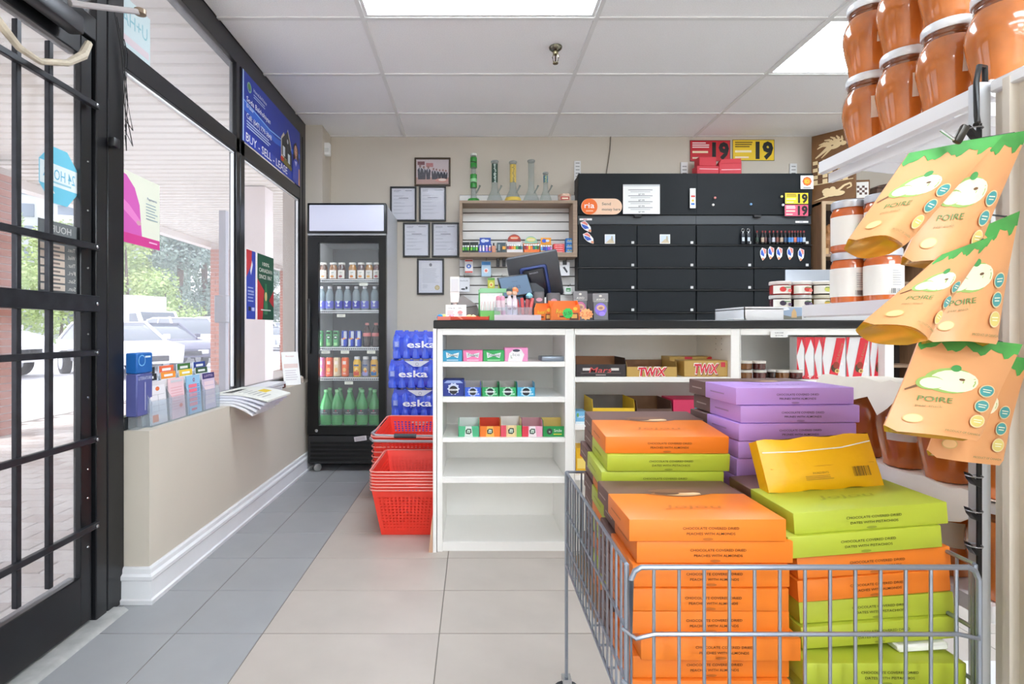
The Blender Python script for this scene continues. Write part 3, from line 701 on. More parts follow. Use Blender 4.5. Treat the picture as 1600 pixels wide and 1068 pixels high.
# glass water pipes standing on the shelf
GLS = mat((226, 230, 228), .05, trans=.2)
def pipe(u, v0, r, label, kind, c1, c2, y=4.33):
    h = VZ(v0, y) - TOPZ - .0; t = thing('water_pipe', label, 'glass pipe', (UX(u, y), y, TOPZ), group='glass water pipes on the wall shelf')
    if kind == 'flat':
        MB().lathe([(.052, 0), (.052, .012), (.044, .028), (.026, .034)], 24).build('base', mat(c1, .3), t)
        MB().lathe([(.026, .03), (.020, .06), (.0185, h)], 18).build('tube', GLS, t)
        MB().lathe([(.026, h - .02), (.027, h - .004), (.022, h)], 18).build('mouthpiece', mat((226, 232, 222), .3), t)
        for z in (.12, .19, h - .07, h - .115): MB().lathe([(.0275, z), (.028, z + .002), (.028, z + .035), (.0275, z + .037)], 18).build('band', mat(c1, .3), t)
        MB().lathe([(.0278, .165), (.0283, .167), (.0283, .19), (.0278, .192)], 18).build('band', mat(c2, .3), t)
    else:
        rb = r * 2.7
        MB().lathe([(rb * .94, 0), (rb, .006), (rb * .9, .03), (r * 1.15, .10), (r, .13), (r, h)], 22).build('flask', GLS, t)
        MB().lathe([(r * 1.0, h - .018), (r * 1.25, h - .014), (r * 1.25, h - .004), (r, h)], 18).build('rim', mat((190, 194, 190), .1, trans=.6), t)
        b = MB(); n = 10; z0, z1 = (.16, h - .03); vs = []
        for i in range(n + 1):
            a = -PI / 2 + (i / n - .5) * 2.4; vs += [((r + .0008) * math.cos(a), (r + .0008) * math.sin(a), z0 if kind != 'band' else h * .55), ((r + .0008) * math.cos(a), (r + .0008) * math.sin(a), z1)]
        if kind != 'plain':
            b.add(vs, [(2*i, 2*i+2, 2*i+3, 2*i+1) for i in range(n)]); b.build('wrap', mat(c1, .3), t)
            d = D()
            for i in range(14): d.rect(random.uniform(-.011, .002), z0 + (z1-z0) * i/14, random.uniform(.003, .012), z0 + (z1-z0) * (i+.55)/14, c2)
            d.build('print', t, (0, -r - .002, 0))
        if kind in ('yellow',):
            MB().lathe([(rb * .95, .004), (rb * 1.01, .006), (rb * .93, .028), (rb * .86, .036)], 22).build('base_band', mat(c1, .3), t)
    MB().tube([(r*.9, -.005, .075), (r + .022, -.02, .115), (r + .030, -.024, .135)], [.006, .006, .009], 8).build('stem', mat((170, 178, 172), .08, trans=.55), t)
pipe(740, 240, .022, 'tall glass water pipe with green bands and a green flat base', 'flat', (46, 140, 52), (150, 210, 150))
pipe(773, 251, .025, 'clear glass water pipe with a dark patterned neck, second from left', 'wrap', (58, 84, 72), (206, 220, 210))
pipe(801.5, 252, .026, 'glass water pipe with yellow pattern, middle of the row', 'yellow', (214, 184, 84), (72, 80, 60))
pipe(830, 250, .025, 'plain smoky clear glass beaker water pipe', 'plain', (90, 92, 96), (200, 200, 204))
pipe(852.5, 269, .019, 'short glass water pipe with teal and blue pattern', 'wrap', (64, 110, 132), (196, 210, 140))
t = thing('small_tin', 'small round tin with a cream and red label at the shelf end', 'tin', (UX(882, 4.33), 4.33, TOPZ), group=None)
MB().lathe([(.050, 0), (.052, .003), (.052, .045), (.05, .046)], 28).build('body', mat((220, 190, 170), .4), t); MB().lathe([(.053, .044), (.054, .046), (.054, .06), (.05, .063)], 28).build('lid', mat((206, 170, 150), .3, .3), t)
d = D(); d.rect(-.04, -.014, .03, .014, (176, 64, 60)); d.rect(-.03, -.006, .02, .004, (240, 226, 200)); d.build('print', t, (0, -.0545, .024))
# goods on the shelf
LGM = {}
def lighter(col, cname, where, x, y, z, h=.062):
    t = thing('lighter', '%s lighter standing in the %s' % (cname, where), 'lighter', (x, y, z), group='pocket lighters on the wall shelf')
    if col not in LGM: LGM[col] = MB().rbox(-.0085, .0085, -.006, .006, 0, h * .76, .003, 1).mesh('body', mat(col, .3))
    if 'm' not in LGM: LGM['m'] = MB().rbox(-.008, .008, -.006, .006, h * .76, h, .002, 1).mesh('hood', mat((190, 190, 192), .3, .7))
    put('body', LGM[col], t); put('hood', LGM['m'], t)
def display(name, label, u0, u1, v0, hb, col, cat='display', head=None, y=YS, d_=.07, depth_front=.03):
    """open cardboard display: tray plus a raised header card"""
    x0, x1 = UX(u0, y), UX(u1, y); w_ = x1 - x0
    t = thing(name, label, cat, ((x0 + x1) / 2, y, SHZ2), group='goods on the wooden wall shelf')
    b = MB(); b.box(-w_/2, w_/2, 0, .002, 0, depth_front); b.box(-w_/2, w_/2, d_ - .002, d_, 0, hb); b.box(-w_/2, w_/2, 0, d_, 0, .003)
    for s in (-1, 1): b.prism([(0, 0), (0, depth_front), (d_, hb), (d_, 0)], s*w_/2 - .001, s*w_/2 + .001, 'x')
    b.build('tray', mat(col, .5), t)
    if head: head(t, w_, hb)
    return t, w_
CN = {'red': (206, 40, 44), 'orange': (238, 120, 40), 'yellow': (240, 200, 60), 'green': (46, 160, 76), 'teal': (40, 120, 140), 'navy': (40, 60, 120), 'maroon': (120, 30, 60), 'dark green': (30, 90, 60), 'sky blue': (70, 160, 220), 'blue': (40, 90, 200), 'cobalt': (40, 60, 170), 'lilac': (150, 90, 210), 'lavender': (200, 150, 220), 'white': (236, 236, 240), 'mauve': (206, 190, 226), 'peach': (226, 160, 130), 'lime': (120, 200, 60), 'black': (30, 40, 36)}
def fill(where, names, t, w_, y=YS + .022, z=.004):
    n = len(names)
    for k, c in enumerate(names): lighter(CN[c], c, where, t.location.x - w_/2 + w_ * (k + .5) / n, y, SHZ2 + z)
def arch(col, inner):
    def f(t, w_, hb):
        n = 12; pts = [(-w_*.42, 0)] + [(-w_*.42 * math.cos(PI * i / n), .01 + .05 * math.sin(PI * i / n)) for i in range(n + 1)] + [(w_*.42, 0)]
        MB().prism(pts, .066, .069).build('header_card', mat(col, .5), t, (0, 0, hb - .002))
        d = D(); d.ell(0, .03, w_*.30, .018, inner); d.rect(-w_*.22, .024, w_*.22, .032, (230, 220, 200)); d.build('print', t, (0, .0655, hb))
    return f
def blockhead(col, c2, h_):
    def f(t, w_, hb):
        MB().box(-w_*.42, w_*.46, .064, .069, hb - .002, hb + h_).build('header_card', mat(col, .5), t)
        d = D(); d.ell(-w_*.12, h_*.5, w_*.2, h_*.3, c2); d.ell(w_*.16, h_*.5, w_*.16, h_*.2, (226, 230, 240)); d.build('print', t, (0, .0635, hb))
    return f
for k, (u0, u1) in enumerate(((722, 733.5), (734.5, 747))):
    t, w_ = display('lighter_tray', ['black tray of green lighters at the far left of the wall shelf', 'second black tray of green lighters beside the blue display'][k], u0, u1, 371, .10, (28, 40, 34), depth_front=.022)
    for q, c in enumerate(['lime', 'green', 'lime']): lighter(CN[c], ['left', 'middle', 'right'][q] + ' green', ['leftmost black tray', 'second black tray'][k], t.location.x - w_/2 + w_*(q + .5)/3, YS + .022, SHZ2 + .004)
t, w_ = display('blue_lighter_display', 'blue display of pastel lighters with a blue header', 748, 768, 364, .085, (44, 84, 190), head=blockhead((36, 76, 176), (200, 214, 240), .05), depth_front=.016); fill('blue display', ['mauve', 'white', 'lavender', 'peach'], t, w_)
t = thing('skin_tone_bottle', 'small peach coloured bottle with a dark cap on the wall shelf', 'bottle', (UX(771.5, YS), YS + .02, SHZ2)); MB().rbox(-.017, .017, -.012, .012, 0, .062, .006, 2).build('body', mat((216, 150, 118), .4), t); MB().lathe([(.006, .062), (.006, .085)], 10).build('cap', BLACK, t)
t = thing('dark_grinder_box', 'dark teal box with an orange corner on the wall shelf', 'box', (UX(783.5, YS), YS, SHZ2)); MB().box(-.034, .034, 0, .05, 0, .085).build('box', mat((56, 74, 80), .5), t); d = D(); d.rect(.008, .03, .034, .055, (236, 170, 60)); d.rect(-.026, .02, -.012, .07, (146, 164, 166)); d.rect(-.006, .01, .006, .05, (30, 40, 44)); d.build('print', t, (0, -.001, 0))
t, w_ = display('rainbow_lighter_display', 'white display of coloured lighters with a red arched header', 792, 817, 357, .105, (226, 222, 220), head=arch((150, 44, 34), (214, 90, 50))); fill('white display with the red arched header', ['maroon', 'red', 'orange', 'yellow', 'green', 'dark green', 'teal'], t, w_, z=.012)
t, w_ = display('orange_lighter_display', 'orange display of coloured lighters with a pale green arched header', 819, 843, 362, .09, (238, 120, 50), head=arch((150, 196, 170), (226, 214, 120))); fill('orange display with the green arched header', ['maroon', 'red', 'yellow', 'orange', 'teal', 'green', 'dark green'], t, w_, z=.014)
t, w_ = display('blue_purple_lighter_display', 'small yellow display of blue and purple lighters with an orange header', 845, 863.5, 364, .085, (240, 180, 80), head=blockhead((240, 160, 40), (50, 90, 200), .05), depth_front=.02); fill('yellow display', ['sky blue', 'cobalt', 'blue', 'lilac', 'lavender'], t, w_, z=.006)
t = thing('red_carton', 'red and white carton of small packs on the wall shelf', 'box', (UX(873.5, YS), YS, SHZ2)); MB().box(-.043, .043, 0, .06, 0, .075).build('carton', mat((222, 74, 78), .5), t); d = D()
for k in range(4): d.text('smoke', 0, .012 + k * .018, .009, (250, 226, 224), .06, shear=.3)
d.build('print', t, (0, -.001, 0))
for k in range(3):
    t = thing('blue_pack', ['lowest', 'middle', 'topmost'][k] + ' blue pack with yellow lettering in the stack at the right shelf end', 'box', (UX(891, YS), YS, SHZ2 + k * .04), group='stacked blue packs')
    MB().rbox(-.035, .035, 0, .06, 0, .0395, .002, 1).build('pack', mat((40, 124, 206), .5), t); d = D(); d.text('Advil', 0, .022, .014, (240, 226, 60), .05, shear=.2); d.rect(-.03, .006, .03, .011, (190, 220, 240)); d.build('print', t, (0, -.001, 0))
# hooks with hanging packs
def hook(u, v, y=SY, l=.10):
    z = VZ(v, y); return MB().tube([(0, 0, .0), (0, -l, .0), (0, -l - .006, .012)], .0022, 6).build('hook', BLACK, bpy.data.objects['slatwall_panel'], (UX(u, y) - bpy.data.objects['slatwall_panel'].location.x, 0, z - .80))
def card(name, label, u0, u1, v0, v1, col, draw, cat='packet', th=.02, grp='packets hanging on the slatwall'):
    y = SY - .075; a, b_ = P(u0, v1, y), P(u1, v0, y); w_, h_ = b_.x - a.x, b_.z - a.z
    t = thing(name, label, cat, ((a.x + b_.x)/2, y, a.z), group=grp)
    MB().rbox(-w_/2, w_/2, -th/2, th/2, 0, h_, .003, 1).build('pack', mat(col, .5), t)
    d = D(); draw(d, w_, h_); d.build('print', t, (0, -th/2 - .0006, h_/2)); hook((u0+u1)/2, v0 - 1, SY); return t
card('card_pack', 'white and red pack of playing cards hanging on the slatwall', 726, 739, 405, 427, (236, 232, 232), lambda d, w, h: (d.rect(-w*.45, h*.34, w*.45, h*.46, (206, 80, 70)), d.rect(-w*.45, -h*.46, w*.45, -h*.34, (206, 80, 70)), d.ell(0, 0, w*.3, h*.16, (60, 110, 200)), d.ell(0, 0, w*.12, h*.07, Wt)))
card('charger_pack', 'clear blue bagged charger hanging on the slatwall', 752, 767, 408, 432, (178, 206, 226), lambda d, w, h: (d.rect(-w*.45, h*.25, w*.45, h*.46, (60, 140, 206)), d.ell(0, -h*.12, w*.26, h*.16, (232, 226, 226)), d.ell(0, -h*.12, w*.14, h*.09, (226, 110, 90))))
card('earphone_pack', 'white packet of black earphones hanging at the slatwall left edge', 717, 734, 434, 456, (222, 222, 226), lambda d, w, h: (d.text('Earbuds', 0, h*.3, h*.1, (120, 120, 126), w*.7), d.ell(-w*.1, -h*.3, w*.2, h*.06, (60, 60, 64)), d.ell(w*.2, -h*.22, w*.1, h*.1, (60, 60, 64))))
card('green_seed_pack', 'lime green packet hanging, left of the pair', 762, 773, 434, 452, (196, 196, 60), lambda d, w, h: (d.rect(-w*.48, h*.3, w*.48, h*.48, (90, 160, 70)), d.ell(0, -h*.08, w*.3, h*.22, (232, 226, 140)), d.ell(0, -h*.1, w*.14, h*.1, (220, 120, 60))))
card('green_seed_pack', 'lime green packet hanging, right of the pair next to the tablet', 778.5, 788, 434, 452, (196, 196, 60), lambda d, w, h: (d.rect(-w*.48, h*.3, w*.48, h*.48, (90, 160, 70)), d.ell(0, -h*.08, w*.3, h*.22, (232, 226, 140)), d.ell(0, -h*.1, w*.14, h*.1, (220, 120, 60))))
card('phone_mount_pack', 'white card with a black phone mount hanging right of the monitor', 874, 890, 409, 431, (228, 228, 230), lambda d, w, h: (d.poly([(-w*.2, h*.1), (0, h*.16), (w*.3, -h*.2), (w*.2, -h*.3), (0, -h*.1)], (60, 60, 66)), d.rect(-w*.2, h*.28, w*.2, h*.6, K)))
card('green_tab_pack', 'small white and green packet hanging above the dark chocolate packs', 882, 893, 448, 460, (220, 226, 222), lambda d, w, h: (d.rect(-w*.3, -h*.1, w*.34, h*.34, (60, 150, 80)), d.rect(-w*.2, .0, w*.2, h*.1, Wt)))
for u in (778, 787.5): # dangling dark cables
    t = card('cable_pack', 'dark cable packet hanging under the wall shelf, %s one' % ('left' if u < 780 else 'right'), u - 2.5, u + 2.5, 403, 416, (44, 42, 44), lambda d, w, h: d.rect(-w*.3, h*.2, w*.3, h*.4, (90, 90, 96)), th=.03)
# slotted wall standards above the cabinets
for k, (u0, u1, v0, v1) in enumerate(((897, 907, 252, 300), (1063, 1074, 254, 300), (1233, 1244, 256, 300))):
    y = YB - .003; a, b_ = P(u0, v1, y), P(u1, v0, y)
    t = thing('slotted_standard', 'white slotted wall standard, %s above the black cabinets' % ['leftmost', 'middle one', 'rightmost'][k], 'wall bracket', ((a.x + b_.x)/2, y, a.z), group='slotted wall standards')
    w_, h_ = b_.x - a.x, b_.z - a.z
    MB().box(-w_/2, w_/2, -.012, 0, 0, h_).build('rail', mat((226, 226, 226), .4), t)
    d = D()
    for i in range(int(h_ / .028)): d.rect(-w_*.3, .012 + i*.028, w_*.3, .018 + i*.028, (120, 120, 118))
    d.build('slots', t, (0, -.0125, 0))
o = MB().tube([P(954, 213, YB - .006), P(953, 235, YB - .008), P(950, 255, YB - .006), P(946, 278, YB - .01)], .004, 6).build('loose_cable', mat((120, 112, 100), .6)); tag(o, 'thin loose cable hanging down the wall above the black cabinet', 'cable')
# ---- black tobacco cabinets
CY0 = 4.30; cx0, cx1 = UX(903, CY0), UX(1268, CY0); cxm = UX(1088, CY0)
CB = mat((25, 29, 33), .55, noise=(3, .1), spec=.25); CBD = mat((24, 26, 29), .5)
for k, (a, b_) in enumerate(((cx0, cxm), (cxm, cx1))):
    t = thing('tobacco_cabinet', ['black flap front tobacco cabinet with an orange money transfer sticker', 'black flap front tobacco cabinet holding the small souvenir bottles'][k], 'cabinet', ((a + b_)/2, CY0, .55), group='black tobacco cabinets')
    hw = (b_ - a)/2 - .001; zt = VZ(272, CY0) - .55
    MB().box(-hw, hw, .02, YB - CY0 - .002, 0, zt - .01).build('carcass', CBD, t)
    zf0 = VZ(335, CY0) - .55
    MB().prism([(-.02, zt), (.03, zt), (.03, zf0), (0, zf0)], -hw, hw, 'x').build('top_panel', CB, t)
    MB().box(-hw, hw, .004, .02, VZ(350, CY0) - .55, VZ(337, CY0) - .55).build('label_rail', mat((58, 62, 66), .45), t)
    MB().rbox(-.03, .03, -.022, .0, VZ(340, CY0) - .55, VZ(336, CY0) - .55, .003, 1).build('pull', BLACK, t, (0 if k == 0 else .02, 0, 0))
    vv = [351, 383, 418, 453, 488, 523, 558]
    for r_ in range(len(vv) - 1):
        za, zb = VZ(vv[r_ + 1], CY0) - .55 + .006, VZ(vv[r_], CY0) - .55 - .006
        for c in range(2):
            xa = -hw + c * hw; f = MB().rbox(xa + .003, xa + hw - .003, 0, .018, za, zb, .002, 1).build('flap', CB, t)
            d = D(); d.rect(-.011, -.010, .011, .010, (216, 216, 214)); d.build('tag', f, (xa + hw - .035, -.001, za + .016))
        MB().box(-hw, hw, -.012, .02, za - .010, za - .003).build('ledge', BLACK, t)
def sticker(name, label, u0, u1, v0, v1, draw, y, cat='sticker', rot=FRONT, grp=None, th=.0012, col=(240, 240, 238)):
    a, b_ = P(u0, v1, y), P(u1, v0, y); w_, h_ = b_.x - a.x, b_.z - a.z
    t = thing(name, label, cat, ((a.x + b_.x)/2, y, (a.z + b_.z)/2), group=grp)
    MB().box(-w_/2, w_/2, 0, th, -h_/2, h_/2).build('sheet', mat(col, .6), t)
    d = D(.5); draw(d, w_, h_); d.build('print', t, (0, -.0005, 0), FRONT); return t
def ria(d, w, h):
    pass
yf = CY0 - .026
y_ = yf; a, b_ = P(908, 335, y_), P(972, 310, y_); w_, h_ = b_.x - a.x, b_.z - a.z
t = thing('money_transfer_sticker', 'peach pill shaped money transfer sticker with an orange disc', 'sticker', ((a.x+b_.x)/2, y_, (a.z+b_.z)/2))
n = 14; pts = [(w_/2 - h_/2 + h_/2*math.sin(PI*i/n), h_/2*math.cos(PI*i/n)) for i in range(n+1)] + [(-w_/2 + h_/2 - h_/2*math.sin(PI*i/n), -h_/2*math.cos(PI*i/n)) for i in range(n+1)]
MB().prism(pts, 0, .002).build('sheet', mat((238, 200, 170), .5), t)
d = D(); d.ell(-w_/2 + h_*.52, 0, h_*.5, h_*.5, (236, 110, 30), 28); d.text('ria', -w_/2 + h_*.52, .01, h_*.34, Wt, h_*.62); d.rect(-w_/2 + h_*.3, -h_*.30, -w_/2 + h_*.75, -h_*.25, (250, 210, 180)); d.text('Send', h_*.02, h_*.17, h_*.17, (90, 84, 84), h_*.55, 'l'); d.text('money here', h_*.02, -h_*.17, h_*.17, (90, 84, 84), h_*1.15, 'l'); d.build('print', t, (0, -.0006, 0))
def notice(d, w, h):
    d.rect(-w/2, h*.44, w/2, h*.5, (200, 202, 204))
    for k in range(4): yy = h*(.30 - k*.2); d.rect(-w*.36, yy, w*.30, yy+.006, (150, 150, 154)); d.rect(-w*.3, yy-.014, w*.24, yy-.010, (170, 170, 174)); d.text('$7.99', 0, yy-.032, .012, (70, 70, 74), w*.16)
sticker('price_notice', 'white typed price notice on the black cabinet top panel', 973.5, 1031, 288, 334, notice, yf, 'notice')
sticker('warning_strip', 'narrow white strip with coloured symbols at the cabinet joint', 1078, 1087, 294, 325, lambda d, w, h: (d.rect(-w*.3, h*.05, w*.4, h*.14, (206, 60, 50)), d.ell(0, -h*.12, w*.22, h*.06, (226, 190, 60)), d.rect(-w*.3, -h*.34, w*.3, -h*.24, (80, 130, 210))), yf)
for k, (u, v, c, n_) in enumerate(((1117, 309, (206, 120, 110), 'red'), (1114, 320, (226, 222, 214), 'white'), (1173, 319, (110, 150, 190), 'blue'), (1221, 307, (214, 206, 120), 'yellow'), (1223, 320, (226, 224, 230), 'pale'))):
    o = MB().lathe([(.009, 0), (.010, .003), (.009, .008), (.006, .009)], 14).build('round_magnet', mat(c, .35), None, P(u, v, yf + .002), (PI/2, 0, 0)); tag(o, '%s round magnet on the right black cabinet top panel' % n_, 'magnet', 'round magnets')
def age(bgc, txt):
    def f(d, w, h):
        d.rect(-w/2, -h/2, w/2, h/2, K); d.rect(-w*.49, -h*.48, w*.49, h*.48, bgc)
        d.text('19', w*.26, -.0, h*.74, K, w*.42, bold=.05); d.lines(-w*.44, w*.0, h*.12, h*.42, 3, txt, .25, .55); d.lines(-w*.44, -w*.02, -h*.16, h*.04, 1, (250, 236, 200), .1, .5); d.lines(-w*.44, -w*.1, -h*.42, -h*.26, 1, (250, 226, 200), .4, .5)
    return f
sticker('age_sign', 'yellow sign with a large black 19 on the back wall', 1144.5, 1210, 218, 251, age((240, 204, 40), (110, 90, 20)), YB - .004, 'sign', col=(30, 30, 30))
sticker('age_sign', 'red sign with a large black 19 on the back wall', 1078, 1141, 219, 252, age((204, 28, 44), (250, 226, 226)), YB - .004, 'sign', col=(190, 30, 44))
sticker('age_sticker', 'small yellow 19 sticker on the right black cabinet', 1226.5, 1263, 301, 318.5, age((240, 214, 50), (120, 100, 30)), yf)
sticker('age_sticker', 'small pink 19 sticker on the right black cabinet', 1226, 1263, 319.5, 337.5, age((226, 90, 120), (250, 226, 226)), yf)
sticker('id_card', 'white card with a red and yellow ID badge at the cabinet corner', 1251, 1271, 274, 295, lambda d, w, h: (d.ell(0, h*.06, w*.36, h*.34, (214, 70, 40), 8), d.ell(0, h*.06, w*.28, h*.27, (236, 140, 40), 20), d.text('ID', 0, h*.06, h*.24, (250, 226, 60), w*.34), d.rect(-w*.3, -h*.44, w*.3, -h*.38, GRY)), yf - .004)
for u0, u1 in ((945, 961), (1031, 1047)):
    sticker('picture_card', 'small pale landscape card on the black cabinet, %s one' % ('left' if u0 < 1000 else 'right'), u0, u1, 366, 380.5, lambda d, w, h: (d.rect(-w*.44, -h*.44, w*.44, h*.44, (206, 218, 232)), d.poly([(-w*.44, -h*.44), (w*.44, -h*.44), (w*.3, -h*.05), (0, .0), (-w*.2, -h*.2)], (206, 190, 160)), d.ell(w*.2, h*.05, w*.1, h*.3, (180, 170, 150))), CY0 - .006, 'card', grp='picture cards')
sticker('rail_label', 'white label on the left cabinet rail', 905.5, 925, 341, 344, lambda d, w, h: d.rect(-w*.2, -h*.2, w*.1, h*.2, (200, 120, 120)), CY0 - .001)
sticker('rail_label', 'white label on the right cabinet rail', 1243, 1263, 345, 348, lambda d, w, h: d.rect(-w*.2, -h*.2, w*.1, h*.2, (170, 170, 176)), CY0 - .001)
for k, (u, v, s) in enumerate(((915, 354, 1), (919, 372, 1), (1192, 396, .9), (1204, 394, .9), (1217, 395, .9), (1234, 395, .9), (1251, 397, .9))):
    y = CY0 - .01; lab = '%s red and blue map shaped magnet %s' % ((['upper', 'lower'][k], 'at the cabinet left edge') if k < 2 else (ORD[k-2], 'from the left below the souvenir bottles'))
    t = thing('map_magnet', lab, 'magnet', P(u, v, y), (0, .3 if k < 2 else 1.1, 0), group='map shaped magnets')
    MB().prism([(-.05*s, .02*s), (-.02*s, .045*s), (.01*s, .03*s), (.04*s, .01*s), (.055*s, -.03*s), (.03*s, -.03*s), (.0, -.025*s), (-.03*s, -.01*s)], 0, .004).build('plate', mat((236, 236, 236), .4), t)
    d = D(); d.poly([(-.045*s, .02*s), (-.02*s, .040*s), (.01*s, .026*s), (.012*s, .012*s)], (226, 130, 120)); d.poly([(-.04*s, .012*s), (.012*s, .008*s), (.03*s, -.004*s), (.0, -.02*s), (-.025*s, -.008*s)], (50, 90, 190)); d.ell(.042*s, -.02*s, .012*s, .010*s, (226, 150, 110)); d.build('print', t, (0, -.0005, 0))
# souvenir bottles and openers standing on the flap ledge
y = CY0 - .010; zl = VZ(382, CY0) + .004
for k, u in enumerate((1159.5, 1168)):
    t = thing('bottle_opener', '%s black souvenir bottle opener with a steel ring head' % ['left', 'right'][k], 'bottle opener', (UX(u, y), y - .012, zl), group='souvenir bottle openers')
    MB().rbox(-.013, .013, -.008, .008, 0, .085, .004, 2).build('handle', mat((34, 36, 44), .35), t)
    MB().tube([(.011*math.cos(2*PI*i/14), 0, .108 + .013*math.sin(2*PI*i/14)) for i in range(14)], .003, 6, closed=True).build('ring', CHROME, t); MB().lathe([(.006, .085), (.006, .096)], 8).build('neck', CHROME, t)
    d = D(); d.rect(-.010, .02, .010, .05, (190, 200, 210)); d.build('print', t, (0, -.0085, 0))
SB = [(40, 60, 50), (170, 150, 130), (90, 60, 60), (60, 60, 70), (190, 190, 200), (120, 70, 60), (180, 160, 140), (60, 80, 110), (70, 130, 190), (80, 130, 190), (200, 110, 80), (60, 100, 180), (60, 110, 180), (180, 190, 200)]
us = [1181.5, 1190, 1194.5, 1201, 1207, 1213, 1219.5, 1225.5, 1231.5, 1236, 1240.5, 1245, 1249.5, 1254.5]
for k, u in enumerate(us):
    t = thing('souvenir_bottle', '%s miniature souvenir bottle from the left on the black cabinet ledge' % ORD[k], 'bottle', (UX(u, y), y - .013, zl), group='miniature souvenir bottles')
    MB().lathe([(.0105, 0), (.0115, .003), (.0115, .055), (.006, .075), (.005, .098), (.0055, .10)], 12).build('body', mat((34, 28, 30), .2, coat=.4), t)
    MB().lathe([(.0062, .088), (.0062, .104)], 8).build('cap', mat((140, 40, 44), .4), t)
    MB().lathe([(.0118, .012), (.0120, .013), (.0120, .048), (.0118, .049)], 12).build('label', mat(SB[k], .5), t)
# red folded cartons on top of the cabinets
for k, (u0, u1, v0) in enumerate(((1085, 1120, 247), (1121, 1155, 250))):
    y = 4.36; a, b_ = P(u0, 272, y), P(u1, v0, y); w_ = b_.x - a.x; h_ = b_.z - VZ(272, CY0)
    t = thing('red_carton_stack', ['taller red carton on top of the black cabinets', 'right red carton on top of the black cabinets'][k], 'box', ((a.x+b_.x)/2, y, VZ(272, CY0) + .0005), .06 * (1 - 2*k), group='red cartons on the cabinets')
    RC = mat((206, 36, 54), .5)
    if k == 0: MB().rbox(-w_/2, w_/2, -.04, .05, 0, h_*.5, .003, 1).build('carton', RC, t); MB().rbox(-w_/2 + .02, w_/2 - .02, -.036, .05, h_*.5 + .001, h_, .003, 1).build('upper_carton', RC, t)
    else: MB().rbox(-w_/2, w_/2, -.04, .05, 0, h_*.72, .003, 1).build('carton', RC, t); MB().prism([(-w_/2, h_*.72), (w_/2, h_*.72), (w_/2 - .006, h_), (-w_/2 + .02, h_*.96)], -.038, .03).build('flap', RC, t)
    d = D(); d.rect(-w_*.4, h_*.30, w_*.46, h_*.34, (240, 190, 196)); d.build('tape', t, (0, -.041, 0))
# ---- right back corner: wooden shelf, carved boards
t = thing('wooden_bookcase', 'brown wooden shelf unit in the back right corner', 'shelf', (2.74, 4.20, 0))
WB = mat((124, 92, 66), .55, noise=(4, .2, (14, 14, 1)))
H = VZ(315, 4.21)
MB().box(0, .025, 0, .25, 0, H).build('side_panel', WB, t); MB().box(.80, .825, 0, .25, 0, H).build('side_panel', WB, t); MB().box(0, .825, 0, .25, H - .022, H + .003).build('top', mat((176, 150, 120), .5, noise=(4, .1)), t)
MB().box(.025, .80, .23, .248, 0, H - .022).build('back', mat((46, 38, 34), .8), t)
for v in (397, 440, 500, 570): MB().box(.025, .80, .002, .23, VZ(v, 4.21) - .02, VZ(v, 4.21)).build('shelf_board', mat((150, 124, 100), .5, noise=(4, .1)), t)
MB().box(-.002, .027, -.012, 0, 0, H).build('front_edge', mat((176, 150, 120), .5), t)
SHV = VZ(397, 4.21)
t = thing('carved_figure', 'brown carved wooden figure on the corner wooden shelf', 'figurine', (UX(1296, 4.3), 4.30, SHV))
MB().lathe([(.05, 0), (.055, .02), (.045, .06), (.06, .10), (.062, .14), (.04, .17), (.03, .18), (.038, .21), (.03, .24), (.005, .255)], 14, ry=.7).build('body', mat((146, 98, 52), .6, noise=(18, .35), bump=(30, .6, .02)), t)
MB().rbox(-.075, .075, -.05, .05, 0, .02, .004, 1).build('base', WB, t)
t = thing('carved_block', 'small pale wooden block beside the carved figure', 'block', (UX(1289, 4.235), 4.232, SHV)); MB().rbox(-.02, .02, -.015, .015, 0, .05, .003, 1).build('block', mat((186, 150, 104), .6), t)
